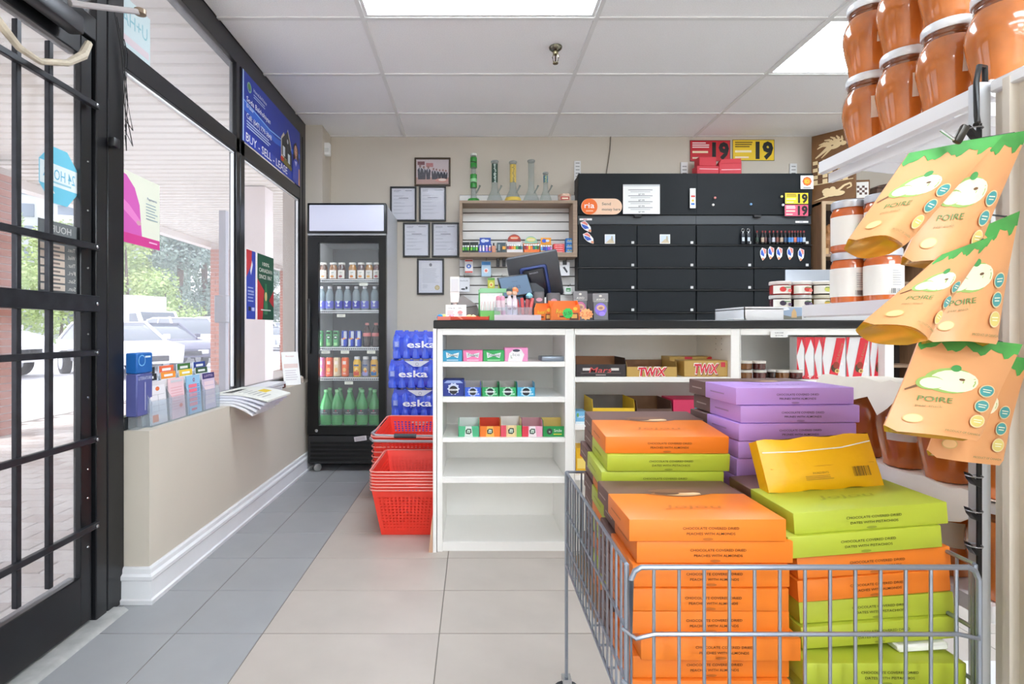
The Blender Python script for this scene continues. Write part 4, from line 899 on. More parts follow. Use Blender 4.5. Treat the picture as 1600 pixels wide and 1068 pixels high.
def board(label, loc, rz, w_, h_, dragon):
    t = thing('carved_board', label, 'game board', loc, (0, 0, rz), group='carved game boards')
    MB().rbox(-w_/2, w_/2, 0, .03, 0, h_, .004, 1).build('panel', mat((112, 74, 36), .45, noise=(5, .2)), t)
    T_ = (222, 196, 150); d = D()
    if dragon:
        def curl(pts, w0, w1):                            # tapering ribbon through the points
            for i in range(len(pts) - 1):
                (xa, ya), (xb, yb) = pts[i], pts[i+1]; l = math.hypot(xb-xa, yb-ya) or 1; nx, ny = -(yb-ya)/l, (xb-xa)/l; t0 = w0 + (w1-w0)*i/(len(pts)-1); t1 = w0 + (w1-w0)*(i+1)/(len(pts)-1)
                d.poly([(xa+nx*t0, ya+ny*t0), (xa-nx*t0, ya-ny*t0), (xb-nx*t1, yb-ny*t1), (xb+nx*t1, yb+ny*t1)], T_)
        cx, cy = w_*.02, h_*.80
        d.ell(cx, cy, w_*.17, h_*.055, T_); d.ell(cx + w_*.12, cy + h_*.03, w_*.10, h_*.045, T_); d.ell(cx + w_*.22, cy + h_*.0, w_*.07, h_*.03, T_); d.ell(cx + w_*.05, cy + h_*.05, w_*.07, h_*.03, T_)
        for a_, r_ in ((.5, .34), (.9, .36), (1.3, .34), (1.8, .32), (2.3, .36), (2.7, .38)):
            curl([(cx + w_*.08*math.cos(a_), cy + h_*.03*math.sin(a_)), (cx + w_*r_*.7*math.cos(a_+.15), cy + h_*.09*math.sin(a_+.15)), (cx + w_*r_*math.cos(a_+.5), cy + h_*.13*math.sin(a_+.5))], w_*.05, w_*.012)
        curl([(cx - w_*.12, cy - h_*.02), (cx - w_*.26, cy - h_*.08), (cx - w_*.42, cy - h_*.14)], w_*.05, w_*.015); curl([(cx - w_*.05, cy - h_*.03), (cx - w_*.16, cy - h_*.09), (cx - w_*.28, cy - h_*.15)], w_*.035, w_*.01)
        d.ell(cx + w_*.16, cy + h_*.035, w_*.02, h_*.009, (96, 62, 30)); d.ell(cx - w_*.03, cy + h_*.0, w_*.03, h_*.008, (96, 62, 30))
        d.rect(-w_*.46, h_*.36, w_*.46, h_*.62, T_)
        for i in range(8):
            for j in range(5):
                if (i + j) % 2: d.rect(-w_*.46 + i*w_*.115, h_*.36 + j*h_*.052, -w_*.46 + (i+1)*w_*.115, h_*.36 + (j+1)*h_*.052, (96, 62, 30))
        d.rect(-w_*.46, h_*.27, w_*.46, h_*.34, T_)
        for i in range(8):
            if i % 2: d.rect(-w_*.46 + i*w_*.115, h_*.28, -w_*.46 + (i+1)*w_*.115, h_*.34, (96, 62, 30))
        d.ell(-w_*.02, h_*.12, w_*.2, h_*.05, T_); d.ell(w_*.14, h_*.10, w_*.14, h_*.035, T_); d.ell(-w_*.14, h_*.16, w_*.10, h_*.04, T_); d.ell(.0, h_*.17, w_*.07, h_*.04, T_); curl([(w_*.1, h_*.13), (w_*.26, h_*.2), (w_*.4, h_*.22), (w_*.42, h_*.17), (w_*.32, h_*.15)], w_*.03, w_*.012); d.poly([(-w_*.45, h_*.04), (-w_*.1, h_*.1), (-w_*.1, h_*.07)], T_)
    else:
        d.rect(-w_*.3, h_*.2, w_*.42, h_*.9, (226, 222, 216))
        for i in range(4):
            for j in range(4):
                if (i + j) % 2: d.rect(-w_*.22 + i*w_*.14, h_*.34 + j*h_*.1, -w_*.22 + (i+1)*w_*.14, h_*.34 + (j+1)*h_*.1, (90, 60, 50))
    d.build('carving', t, (0, -.001, 0)); return t
zt = H + .004
board('large carved wooden chess board with a dragon motif standing on the corner shelf', (2.84, 4.215, zt), math.radians(-50), .30, VZ(204, 4.2) - zt, True)
board('small red box with a white chess pattern on the corner shelf', (UX(1345, 4.25), 4.25, zt), math.radians(-12), .13, .18, False)
t = thing('ornate_box', 'dark ornate carved wooden box on the corner shelf', 'box', (UX(1376, 4.32), 4.32, zt)); MB().rbox(-.075, .12, -.06, .06, 0, .12, .01, 2).build('body', mat((84, 60, 48), .5, noise=(24, .4), bump=(40, .6, .01)), t); MB().prism([(-.075, .12), (.12, .12), (.10, .14), (.02, .155), (-.055, .14)], -.06, .06).build('lid', mat((84, 60, 48), .5, noise=(24, .4), bump=(40, .6, .01)), t)
# ================================================================ counter
KY = 2.485; KD = .40; KTOP = 1.08; KZ = 1.041          # front, body depth, top of worktop, underside of worktop
def xx(u): return UX(u, KY)
def zz(v): return VZ(v, KY)
o = MB().rbox(xx(677.5), xx(1400), KY - .012, KY + .62, KZ, KTOP, .004, 1).build('countertop', mat((17, 16, 17), .4, noise=(6, .2), spec=.35)); tag(o, 'long black countertop running over the white shelf units', 'countertop')
def unit(label, u0, u1, ul, ur, shelves, base_v, holes=False, z0=0.0):
    """open shelf unit: outer px u0..u1, inner opening ul..ur, shelf front top/bottom rows"""
    x0, x1, xa, xb = xx(u0), xx(u1), xx(ul), xx(ur)
    t = thing('shelf_unit', label, 'shelf', ((x0 + x1)/2, KY, z0), group='white shelf units below the countertop'); cx = (x0 + x1)/2
    MB().rbox(x0 - cx, xa - cx, 0, KD, 0, KZ, .002, 1).build('side_panel', SHELFW, t); MB().rbox(xb - cx, x1 - cx, 0, KD, 0, KZ, .002, 1).build('side_panel', SHELFW, t)
    MB().box(xa - cx, xb - cx, KD - .018, KD, 0, KZ).build('back_panel', SHELFW, t)
    MB().box(xa - cx, xb - cx, 0, KD - .018, KZ - .03, KZ).build('top_rail', SHELFW, t)
    for v0, v1 in shelves: MB().rbox(xa - cx, xb - cx, .004, KD - .018, zz(v1), zz(v0), .002, 1).build('shelf_board', SHELFW, t)
    MB().box(xa - cx, xb - cx, .012, KD - .018, 0, zz(base_v)).build('plinth', SHELFW, t)
    if holes:
        d = D()
        for zr in [zz(520 + 9*i) for i in range(4)]:
            for q in (-.03, .03): d.ell(q, zr, .003, .003, (130, 128, 126), 8)
        d.build('peg_holes', t, (xb - cx - .001, .12, 0), OUTWARD)
    return t
S1 = [(565, 573), (620, 628.5), (684, 691), (745, 755)]
unit('white open shelf unit with gum boxes at the left counter end', 683, 897, 691.5, 883, S1, 848)
unit('white open shelf unit behind the candy boxes with chocolate bar cartons', 897.5, 1156, 899, 1142, [(589, 597), (664, 672), (742, 750)], 848, True)
unit('white open shelf unit with red gift boxes at the right counter end', 1156.5, 1397, 1158, 1383, [(593, 600), (680, 688)], 848)
t = thing('end_panel', 'thin white end panel at the left side of the counter', 'panel', (xx(680), KY - .006, 0)); MB().box(-.010, .006, 0, .42, 0, KZ).build('board', SHELFW, t); MB().prism([(-.03, 0), (-.012, 0), (-.012, .17), (-.018, .13)], 0, .05).build('torn_strip', mat((206, 166, 140), .8), t)
sticker('price_label', 'small white price label under the countertop edge', 1204, 1231, 516.5, 527, lambda d, w, h: (d.text('CAVIAR', 0, h*.2, h*.2, (90, 90, 94), w*.5), d.text('$17.99', 0, -h*.2, h*.2, (90, 90, 94), w*.44)), KY - .014, 'label')
# ---- small boxes on the left shelf unit
def carton(name, label, u0, u1, v0, v1, col, draw, y=KY + .03, dep=.10, open_=False, inner=(206, 206, 206), cat='box', grp=None, lift=None, rz=0):
    a, b_ = P(u0, v1, y), P(u1, v0, y); w_, h_ = b_.x - a.x, b_.z - (lift if lift is not None else a.z); z0 = lift if lift is not None else a.z
    t = thing(name, label, cat, ((a.x + b_.x)/2, y, z0), (0, 0, rz), group=grp)
    if open_:
        b = MB(); q = .0015; lo = h_ * .66
        b.box(-w_/2, w_/2, 0, q, 0, lo, 0); b.box(-w_/2, w_/2, dep - q, dep, 0, h_, 1); b.box(-w_/2, w_/2, q, dep - q, 0, q, 1)
        for s in (-1, 1): b.prism([(0, 0), (0, lo), (.012, h_), (dep, h_), (dep, 0)], s*(w_/2 - q) - q/2, s*(w_/2 - q) + q/2, 'x', 0)
        b.build('carton', [mat(col, .45), mat(inner, .5)], t, smooth=False)
        d = D(); draw(d, w_, lo); d.build('print', t, (0, -.0008, lo/2))
    else:
        MB().rbox(-w_/2, w_/2, 0, dep, 0, h_, .002, 1).build('carton', mat(col, .45), t)
        d = D(); draw(d, w_, h_); d.build('print', t, (0, -.0008, h_/2))
    return t
def trident(c2):
    def f(d, w, h):
        d.poly([(-w*.3, -h*.2), (-w*.34, h*.34), (-w*.05, h*.12), (w*.34, h*.30), (w*.28, -h*.2), (0, .0)], (226, 236, 236)); d.text('Trident', 0, h*.06, h*.26, (40, 60, 60), w*.56, shear=.2); d.rect(-w*.3, -h*.42, w*.3, -h*.34, c2)
    return f
zs = [zz(s[0]) for s in S1]
carton('gum_box', 'turquoise gum box at the left of the top shelf', 692, 722, 547, 565, (52, 160, 200), trident((200, 230, 240)), lift=zs[0], grp='gum boxes on the top shelf')
carton('gum_box', 'pink gum box second on the top shelf', 723.5, 754, 547, 565, (240, 130, 180), trident((250, 220, 235)), lift=zs[0], grp='gum boxes on the top shelf')
carton('gum_box', 'green gum box third on the top shelf', 755, 788, 547, 565, (50, 170, 90), trident((170, 230, 180)), lift=zs[0], grp='gum boxes on the top shelf')
def pinkgum(d, w, h): d.poly([(-w*.36, -h*.5), (-w*.3, h*.1), (-w*.1, h*.4), (w*.2, h*.4), (w*.34, 0), (w*.24, -h*.5)], (240, 238, 240)); d.ell(0, h*.3, w*.16, h*.1, (50, 56, 80)); d.text('Ice', 0, 0, h*.2, (170, 170, 176), w*.3); d.text('L', -w*.2, -h*.15, h*.22, (90, 130, 90), w*.06)
carton('gum_box', 'taller pink and white gum box on the top shelf', 788.5, 825, 543, 565, (238, 150, 200), pinkgum, lift=zs[0], grp='gum boxes on the top shelf')
t = thing('silver_gum_pack', 'flat silver grey gum pack lying at the right of the top shelf', 'packet', (UX(862, KY + .08), KY + .08, zs[0]), .05)
MB().rbox(-.057, .057, -.05, .05, 0, .024, .005, 2).build('pack', mat((140, 150, 162), .3, .3), t); d = D(); d.ell(.01, 0, .034, .022, (206, 214, 220)); d.ell(.01, 0, .026, .014, (90, 104, 120)); d.build('print', t, (0, -.005, .0242), (0, 0, 0))
def excel(c2):
    def f(d, w, h): d.star(0, 0, w*.34, c2, 10, .8, .9); d.ell(0, -.0, w*.21, w*.21, (24, 28, 40)); d.rect(-w*.23, -h*.09, w*.23, h*.09, (236, 240, 244)); d.text('EXCEL', 0, 0, h*.11, (24, 28, 40), w*.36); d.rect(w*.28, -h*.34, w*.4, -h*.16, c2)
    return f
carton('gum_carton', 'tall navy blue gum carton at the left of the second shelf', 692, 725, 593, 620, (26, 50, 140), lambda d, w, h: (d.poly([(-w*.3, h*.46), (w*.3, h*.46), (w*.46, h*.3), (-w*.46, h*.3)], (150, 170, 220)), d.star(0, -h*.05, w*.3, (200, 210, 236), 10, .8), d.ell(0, -h*.12, w*.2, w*.2, (24, 28, 40)), d.rect(-w*.22, -h*.16, w*.22, -h*.06, (236, 240, 244)), d.text('EXCEL', 0, -h*.11, h*.07, (24, 28, 40), w*.34)), lift=zs[1], grp='gum cartons on the second shelf')
for u0, u1, c, n_ in ((726, 751.5, (50, 96, 214), 'open bright blue gum carton beside the navy one'), (753, 779, (36, 160, 92), 'open green gum carton, left of the green pair'), (780, 807, (44, 170, 100), 'open green gum carton, right of the green pair'), (808, 836, (60, 170, 214), 'open light blue gum carton at the right of the second shelf')):
    carton('gum_carton', n_, u0, u1, 597.5, 620, c, excel(tuple(min(255, int(x*.4 + 150)) for x in c)), lift=zs[1], open_=True, inner=(176, 170, 166), grp='gum cartons on the second shelf')
def tic(c2):
    def f(d, w, h): d.poly([(-w*.2, -h*.5), (w*.2, -h*.5), (w*.14, h*.5), (-w*.14, h*.5)], c2); d.poly([(-w*.13, -h*.22), (w*.05, -h*.26), (w*.14, -h*.1), (w*.12, h*.26), (-w*.06, h*.28), (-w*.15, h*.1)], (50, 70, 60)); d.poly([(-w*.09, -h*.12), (w*.07, -h*.14), (w*.08, h*.16), (-w*.06, h*.18)], (206, 226, 210)); d.text('tt', 0, .0, h*.2, (40, 80, 60), w*.08)
    return f
carton('mint_box', 'open mint green and white candy box on the third shelf', 716, 748.5, 657, 684, (80, 186, 136), tic((226, 232, 228)), lift=zs[2], open_=True, inner=(226, 228, 226), grp='candy boxes on the third shelf')
carton('mint_box', 'open orange candy box on the third shelf', 749.5, 782, 657, 684, (244, 130, 40), tic((250, 190, 90)), lift=zs[2], open_=True, inner=(206, 60, 30), grp='candy boxes on the third shelf')
carton('mint_box', 'open cream, pink and green candy box on the third shelf', 782.5, 815, 655, 684, (226, 200, 150), lambda d, w, h: (d.rect(-w/2, -h/2, -w*.24, h/2, (226, 80, 100)), d.rect(w*.26, -h/2, w/2, h/2, (110, 190, 90)), tic((240, 214, 160))(d, w, h)), lift=zs[2], open_=True, inner=(222, 220, 216), grp='candy boxes on the third shelf')
carton('mint_box', 'open pink and white candy box on the third shelf', 816, 848, 657, 684, (238, 170, 196), lambda d, w, h: (d.rect(-w/2, -h/2, -w*.2, h/2, (222, 60, 80)), tic((240, 232, 234))(d, w, h)), lift=zs[2], open_=True, inner=(196, 150, 156), grp='candy boxes on the third shelf')
carton('mint_box', 'open dark green candy box at the right end of the third shelf', 848.5, 882.5, 657, 684, (30, 150, 76), lambda d, w, h: (d.ell(-w*.2, 0, w*.13, h*.3, (50, 60, 56)), d.text('tt', -w*.2, 0, h*.2, (220, 226, 220), w*.08), d.text('Smile', w*.18, h*.1, h*.26, (240, 244, 240), w*.36), d.rect(-w*.02, -h*.3, w*.36, -h*.2, (206, 200, 60))), lift=zs[2], open_=True, inner=(226, 196, 110), grp='candy boxes on the third shelf')
# ---- middle unit
m0 = zz(589); m1 = zz(664)
def mars(d, w, h): d.rect(-w*.36, h*.0, -w*.2, h*.2, (220, 216, 212)); d.rect(w*.2, h*.0, w*.36, h*.2, (220, 216, 212)); d.text('Mars', 0, h*.05, h*.42, (214, 90, 90), w*.44, shear=.35); d.rect(-w*.1, -h*.40, w*.1, -h*.32, (170, 160, 156)); d.rect(-w*.4, -h*.22, w*.4, -h*.2, (150, 140, 134))
carton('chocolate_bar_carton', 'dark open carton of chocolate bars with red script on the middle unit', 899.5, 978, 559, 589, (50, 44, 46), mars, lift=m0, open_=True, inner=(140, 90, 50), dep=.2)
def twix(d, w, h):
    d.text('TWiX', .002, -.004, h*.68, (120, 30, 40), w*.58, shear=.12, bold=.07); d.text('TWiX', 0, 0, h*.68, (250, 246, 240), w*.58, shear=.12, bold=.07); d.text('TWiX', 0, 0, h*.62, (222, 30, 60), w*.55, shear=.12, bold=.03)
TG = (196, 160, 84)
carton('chocolate_bar_carton', 'open gold carton with red TWIX lettering in the middle of the shelf', 979, 1058, 565, 589, TG, lambda d, w, h: twix(d, w, h*1.35), lift=m0, open_=True, inner=(120, 80, 46), dep=.2)
carton('chocolate_bar_carton', 'gold carton with red TWIX lettering nearest the purple boxes', 1069, 1137, 563, 589, TG, lambda d, w, h: (twix(d, w, h*.9), d.rect(w*.34, h*.1, w*.44, h*.4, (200, 40, 60))), lift=m0, dep=.12)
carton('chocolate_bar_carton', 'gold and red carton standing at the back of the middle shelf', 1046, 1125, 557, 586, TG, lambda d, w, h: (d.rect(-w*.2, -h*.5, -w*.05, h*.5, (200, 40, 60)), d.text('TWIX', -w*.35, 0, h*.4, (230, 60, 70), w*.26), d.star(w*.3, h*.3, w*.08, (200, 40, 50))), y=KY + .20, lift=m0, dep=.12)
carton('candy_carton', 'open grey lined carton with a yellow rim on the lower middle shelf', 926, 992, 624, 664, (236, 196, 40), lambda d, w, h: d.rect(-w*.4, -h*.1, w*.4, h*.1, (60, 70, 120)), lift=m1, open_=True, inner=(110, 104, 100), dep=.2)
carton('candy_carton', 'open brown lined carton on the lower middle shelf', 995, 1050, 626, 664, (96, 70, 60), lambda d, w, h: d.rect(-w*.4, -h*.1, w*.4, h*.1, (190, 170, 190)), lift=m1, open_=True, inner=(126, 88, 56), dep=.2)
carton('candy_carton', 'pink red candy carton at the right of the lower middle shelf', 1052, 1110, 624, 664, (206, 40, 90), lambda d, w, h: d.ell(w*.2, 0, w*.2, h*.2, (90, 190, 214)), lift=m1, dep=.16)
carton('ivory_soap_box', 'small blue and white soap box at the left of the lower middle shelf', 899.5, 916, 642, 664, (120, 186, 226), lambda d, w, h: (d.text('Ivory', w*.1, h*.1, h*.24, Wt, w*.7), d.rect(-w*.5, -h*.5, w*.5, -h*.3, (230, 240, 244)), d.ell(-w*.3, h*.2, w*.1, h*.16, (110, 170, 90))), lift=m1, dep=.08)
carton('yellow_box', 'yellow box at the left of the bottom middle shelf', 900, 920, 700, 742, (240, 190, 30), lambda d, w, h: (d.rect(-w*.4, -h*.3, w*.4, h*.1, (246, 220, 120)), d.ell(0, h*.25, w*.2, h*.1, (206, 80, 40))), lift=zz(742), dep=.12)
# ---- right unit
r0 = zz(593)
def smalljar(label, u, v, c, y, z):
    t = thing('preserve_jar', label, 'jar', (UX(u, y), y, z), group='small preserve jars on the right shelf unit')
    MB().lathe([(.026, 0), (.029, .003), (.029, .027), (.026, .030)], 18).build('body', mat(c, .12, coat=.5), t)
    MB().lathe([(.030, .029), (.031, .031), (.031, .040), (.029, .041)], 18).build('lid', mat((226, 222, 214), .4), t)
BR1, BR2 = (120, 76, 36), (84, 34, 30)
yj = KY + .05
tr = MB().box(UX(1155.5+4, yj), UX(1258, yj), yj - .035, yj + .04, r0, r0 + .002).build('clear_tray', CLEAR); tag(tr, 'clear plastic sheet under the lower row of small preserve jars', 'tray', 'clear sheets between preserve jars')
lab = ['amber', 'dark red', 'black', 'golden brown', 'purple brown']
for k, (u, c) in enumerate(((1164.5, BR1), (1186.5, BR2), (1206.5, (50, 34, 30)), (1222, BR1), (1243, BR2))): smalljar('%s preserve jar, %s from left in the lower row' % (lab[k], ORD[k]), u, 0, c, yj + (.03 if k == 2 else 0), r0 + .002)
o = MB().box(UX(1160, yj), UX(1199, yj), yj - .034, yj + .036, r0 + .0432, r0 + .0448).build('clear_tray', CLEAR); tag(o, 'clear plastic sheet on top of the two left preserve jars', 'tray', 'clear sheets between preserve jars')
for k, (u, c) in enumerate(((1164.5, BR1), (1185.5, BR2))): smalljar('%s preserve jar stacked on top at the left' % lab[k], u, 0, c, yj, r0 + .045)
def gift(label, x0, x1, y, rz, wide):
    w_ = x1 - x0; h_ = zz(526.5) - r0
    t = thing('gift_box', label, 'box', (x0, y, r0), (0, 0, rz), group='red and white gift boxes')
    MB().rbox(0, w_, 0, .06, 0, h_, .002, 1).build('carton', mat((226, 226, 228), .35), t)
    d = D(.35); R_ = (214, 36, 54)
    if wide:
        d.poly([(0, 0), (w_*.12, 0), (0, h_*.5)], R_); d.poly([(0, h_*.5), (w_*.14, h_), (0, h_)], R_)
        d.poly([(w_*.24, 0), (w_*.62, 0), (w_*.98, h_*.98), (w_*.60, h_*.98)], R_); d.text('SELEXIOE', w_*.72, h_*.62, .010, (176, 120, 90), h_*.5, rot=1.25)
        d.ell(w_*.5, h_*.26, w_*.13, h_*.10, (70, 60, 30)); d.ell(w_*.58, h_*.33, w_*.13, h_*.08, (150, 50, 30)); d.ell(w_*.62, h_*.19, w_*.10, h_*.05, (226, 196, 120)); d.ell(w_*.62, h_*.19, w_*.05, h_*.03, (150, 110, 50)); d.star(w_*.82, h_*.36, w_*.08, (240, 236, 236), 5, .6); d.rect(w_*.3, h_*.03, w_*.5, h_*.045, (240, 190, 190))
    else:
        d.poly([(0, 0), (w_, 0), (w_*.5, 0), (0, h_*.5)], R_); d.poly([(w_*.5, 0), (w_, 0), (w_, h_*.1)], R_); d.poly([(0, h_*.55), (0, h_), (w_*.7, h_)], R_); d.poly([(w_*.55, h_), (w_, h_), (w_, h_*.7)], R_); d.rect(w_*.3, h_*.05, w_*.8, h_*.07, (246, 190, 190))
    d.build('print', t, (0, -.0008, 0))
y = KY + .045
for k, (a, b_) in enumerate(((1245, 1257), (1257.5, 1272), (1272.5, 1284.5))):
    gift('narrow red and white gift box side, %s from left' % ORD[k], UX(a, y), UX(b_, y), y, 0, False)
for k, (a, b_) in enumerate(((1285, 1321.5), (1322.5, 1358.5), (1359.5, 1382))):
    gift('red and white gift box with nuts, %s' % ['left one with the full front shown', 'middle one', 'rightmost one'][k], UX(a, y), UX(b_, y), y, 0, True)
# ================================================================ on the countertop
Y0 = KY + .05
def cx_(u, y=Y0): return UX(u, y)
# orange tray with loose candy and a sign
t = thing('orange_tray', 'low orange red cardboard tray at the left end of the countertop', 'tray', (cx_(724), Y0, KTOP))
w_ = cx_(765) - cx_(684)
b = MB(); b.box(-w_/2, w_/2, 0, .003, 0, .018); b.box(-w_/2, w_/2, .16, .163, 0, .026); b.box(-w_/2, w_/2, 0, .163, 0, .003); b.box(-w_/2, -w_/2 + .003, 0, .163, 0, .022); b.box(w_/2 - .003, w_/2, 0, .163, 0, .022); b.build('tray', mat((226, 66, 30), .5), t)
d = D(); d.rect(-w_/2, 0, -w_*.25, .018, (240, 130, 110)); d.poly([(-w_*.12, .018), (-w_*.06, .018), (.0, .004), (-w_*.04, .004)], (250, 140, 110)); d.build('print', t, (0, -.0008, 0))
cc = [((40, 150, 206), 'blue'), ((60, 190, 190), 'teal'), ((236, 100, 130), 'pink'), ((240, 210, 120), 'yellow'), ((230, 206, 150), 'cream'), ((90, 180, 90), 'green'), ((238, 150, 170), 'rose'), ((240, 220, 150), 'lemon')]
for k, (c, n_) in enumerate(cc):
    u = (688, 692, 699, 694, 734, 723, 704, 738)[k]
    o = MB().lathe([(.004, 0), (.016, .004), (.018, .012), (.014, .022), (.004, .026)], 10).build('wrapped_candy', mat(c, .35), None, (cx_(u, Y0 + .03 + .012*(k % 3)), Y0 + .03 + .045*(k % 3), KTOP + .004), (.2, .1*k, k)); tag(o, '%s wrapped candy lying in the orange tray' % n_, 'candy', 'wrapped candies')
t = thing('tray_sign', 'small white printed sign standing in the orange tray', 'sign', (cx_(712.5, Y0 + .02), Y0 + .016, KTOP + .004), (-.12, 0, 0))
w_ = .099; MB().box(-w_/2, w_/2, 0, .002, 0, .072).build('card', PAPER, t); d = D(); d.text('2 for $1', -w_*.2, .055, .006, (150, 130, 130), .03); d.text('50c', w_*.2, .055, .006, (150, 130, 130), .016); d.lines(-w_*.42, -w_*.06, .02, .044, 3, (236, 170, 180), .3); d.ell(w_*.2, .034, .012, .009, (236, 150, 150)); d.ell(w_*.22, .022, .010, .004, (170, 180, 190)); d.build('print', t, (0, -.0006, 0))
# white handheld scanner stand
t = thing('barcode_scanner', 'white handheld scanner upright on a slim stand', 'scanner', (cx_(711, KY + .26), KY + .26, KTOP))
MB().lathe([(.05, 0), (.05, .008), (.016, .02), (.012, .04), (.013, .09), (.018, .10)], 18).build('stand', WHITE, t)
MB().prism([(-.021, .095), (.018, .095), (.022, .125), (.022, .225), (-.024, .225), (-.024, .14)], -.025, .025).build('head', WHITE, t)
MB().box(-.02, .018, -.027, -.024, .15, .215).build('window', mat((214, 214, 218), .2), t)
# grey pin pad terminal
t = thing('payment_terminal', 'grey payment terminal seen from the back on the countertop', 'card reader', (cx_(729, KY + .30), KY + .30, KTOP), (0, 0, .25))
MB().prism([(-.06, 0), (.05, 0), (.06, .05), (.045, .085), (-.03, .135), (-.075, .10), (-.08, .03)], -.035, .035).build('housing', mat((146, 144, 144), .4), t); MB().prism([(.03, 0), (.062, 0), (.06, .05)], -.037, .037).build('base', mat((110, 108, 108), .4), t)
MB().tube([(-.08, -.037, .05), (-.02, -.039, .07), (.045, -.038, .08)], .003, 6).build('seam', mat((70, 68, 68), .5), t)
# green display with white sticks
t = thing('green_display', 'green cardboard display holding white tubes', 'display', (cx_(768, KY + .10), KY + .10, KTOP)); w_ = .125
b = MB(); b.box(-w_/2, w_/2, 0, .003, 0, .048); b.box(-w_/2, w_/2, .07, .073, 0, .155); b.box(-w_/2, -w_/2+.003, 0, .073, 0, .06); b.box(w_/2-.003, w_/2, 0, .073, 0, .06); b.box(-w_/2, w_/2, 0, .073, 0, .003); b.build('carton', mat((86, 172, 92), .5), t)
MB().prism([(-w_/2, .14), (w_*.62, .14), (w_*.66, .16), (-w_*.44, .162)], .066, .07).build('header', mat((140, 200, 150), .5), t); d = D(); d.rect(-w_*.44, .04, w_*.46, .138, (236, 240, 236)); d.build('print', t, (0, .069, 0))
for k in range(6):
    x = t.location.x - .05 + k*.016; q = thing('white_tube', '%s slim white tube from the left in the green display' % ORD[k], 'tube', (x, KY + .125 + .006*(k % 2), KTOP + .004), (-.08, .05 - .02*k, 0), group='white tubes in the green display')
    MB().rbox(-.007, .007, -.006, .006, 0, .112 + .008*(k % 2), .003, 1).build('tube', mat((234, 232, 230), .4), q); d = D(); d.rect(-.002, .02, .001, .09, (206, 170, 170)); d.build('print', q, (0, -.0066, 0))
t = thing('green_leaflet', 'green folded leaflet leaning in front of the green display', 'leaflet', (cx_(766, KY + .03), KY + .06, KTOP), (-.2, 0, 0)); MB().box(-.045, .05, 0, .004, 0, .045).build('sheet', mat((104, 176, 84), .6), t)
# acrylic organiser with candy tubes, topper sticks and red packs
t = thing('acrylic_organiser', 'clear acrylic candy organiser with a pinkish base on the countertop', 'organiser', (cx_(809), Y0, KTOP)); w_ = cx_(846) - cx_(773)
MB().box(-w_/2, w_/2, 0, .11, 0, .026).build('base', mat((222, 206, 218), .3), t)
b = MB(); b.box(-w_/2, w_*.3, .002, .005, .026, .062); b.box(-w_/2, w_*.3, .10, .103, .026, .075)
for x in (-w_/2, -w_*.16, w_*.06, w_*.3): b.box(x, x + .003, .005, .10, .026, .062)
b.build('dividers', CLEAR, t)
for k, (u, c, n_) in enumerate(((780, (206, 130, 150), 'dusty pink'), (787, (214, 150, 176), 'rose pink'))):
    q = thing('candy_tube', '%s candy tube in the acrylic organiser' % n_, 'tube', (cx_(u, Y0 + .04), Y0 + .04, KTOP + .027), (-.05, -.06, 0), group='candy tubes'); MB().lathe([(.009, 0), (.011, .004), (.011, .085), (.007, .092)], 12).build('body', mat(c, .4), q); MB().lathe([(.0112, .02), (.0114, .03), (.0114, .06), (.0112, .07)], 12).build('label', mat((226, 206, 212), .4), q)
for k, (u, ch, n_) in enumerate(((796, (60, 130, 130), 'teal'), (804, (226, 130, 80), 'orange'))):
    q = thing('topper_bottle', 'white candy bottle with a %s figure topper' % n_, 'candy', (cx_(u, Y0 + .045), Y0 + .045, KTOP + .027), group='candy bottles with toppers')
    MB().lathe([(.012, 0), (.014, .004), (.014, .07), (.008, .085), (.007, .095)], 14).build('body', mat((226, 214, 222), .35), q)
    MB().lathe([(.006, .093), (.013, .10), (.014, .112), (.010, .122), (.003, .126)], 12).build('head', mat((226, 186, 160), .5), q)
    MB().lathe([(.013, .108), (.018, .114), (.016, .126), (.006, .134)], 12, (.002, .004, 0)).build('hair', mat(ch if k else (50, 70, 76), .5), q)
    d = D(); d.ell(0, .03, .009, .006, (150, 110, 120)); d.rect(-.010, .045, .010, .065, (240, 232, 238)); d.build('print', q, (0, -.0145, 0))
for k in range(4):
    u = 812 + 5.2*k; q = thing('red_stick_pack', '%s red wrapped stick pack from the left in the organiser' % ORD[k], 'packet', (cx_(u, Y0 + .05), Y0 + .05, KTOP + .027), (-.1, .12*(k - 1.5), 0), group='red stick packs'); MB().rbox(-.008, .008, -.004, .004, 0, .078 + .006*(k % 2), .003, 1).build('pack', mat(((172, 40, 44), (196, 60, 60), (150, 34, 40), (206, 80, 76))[k], .4), q)
t = thing('ribbon_pack', 'pale blue ribbon shaped candy at the organiser corner', 'candy', (cx_(827, Y0 + .07), Y0 + .07, KTOP + .105)); MB().rbox(-.014, .014, -.006, .006, -.078, .0, .004, 1).build('stick', mat((160, 60, 70), .4), t); MB().lathe([(.004, 0), (.016, .006), (.018, .016), (.010, .028), (.003, .03)], 12).build('bow', mat((130, 190, 206), .4), t)
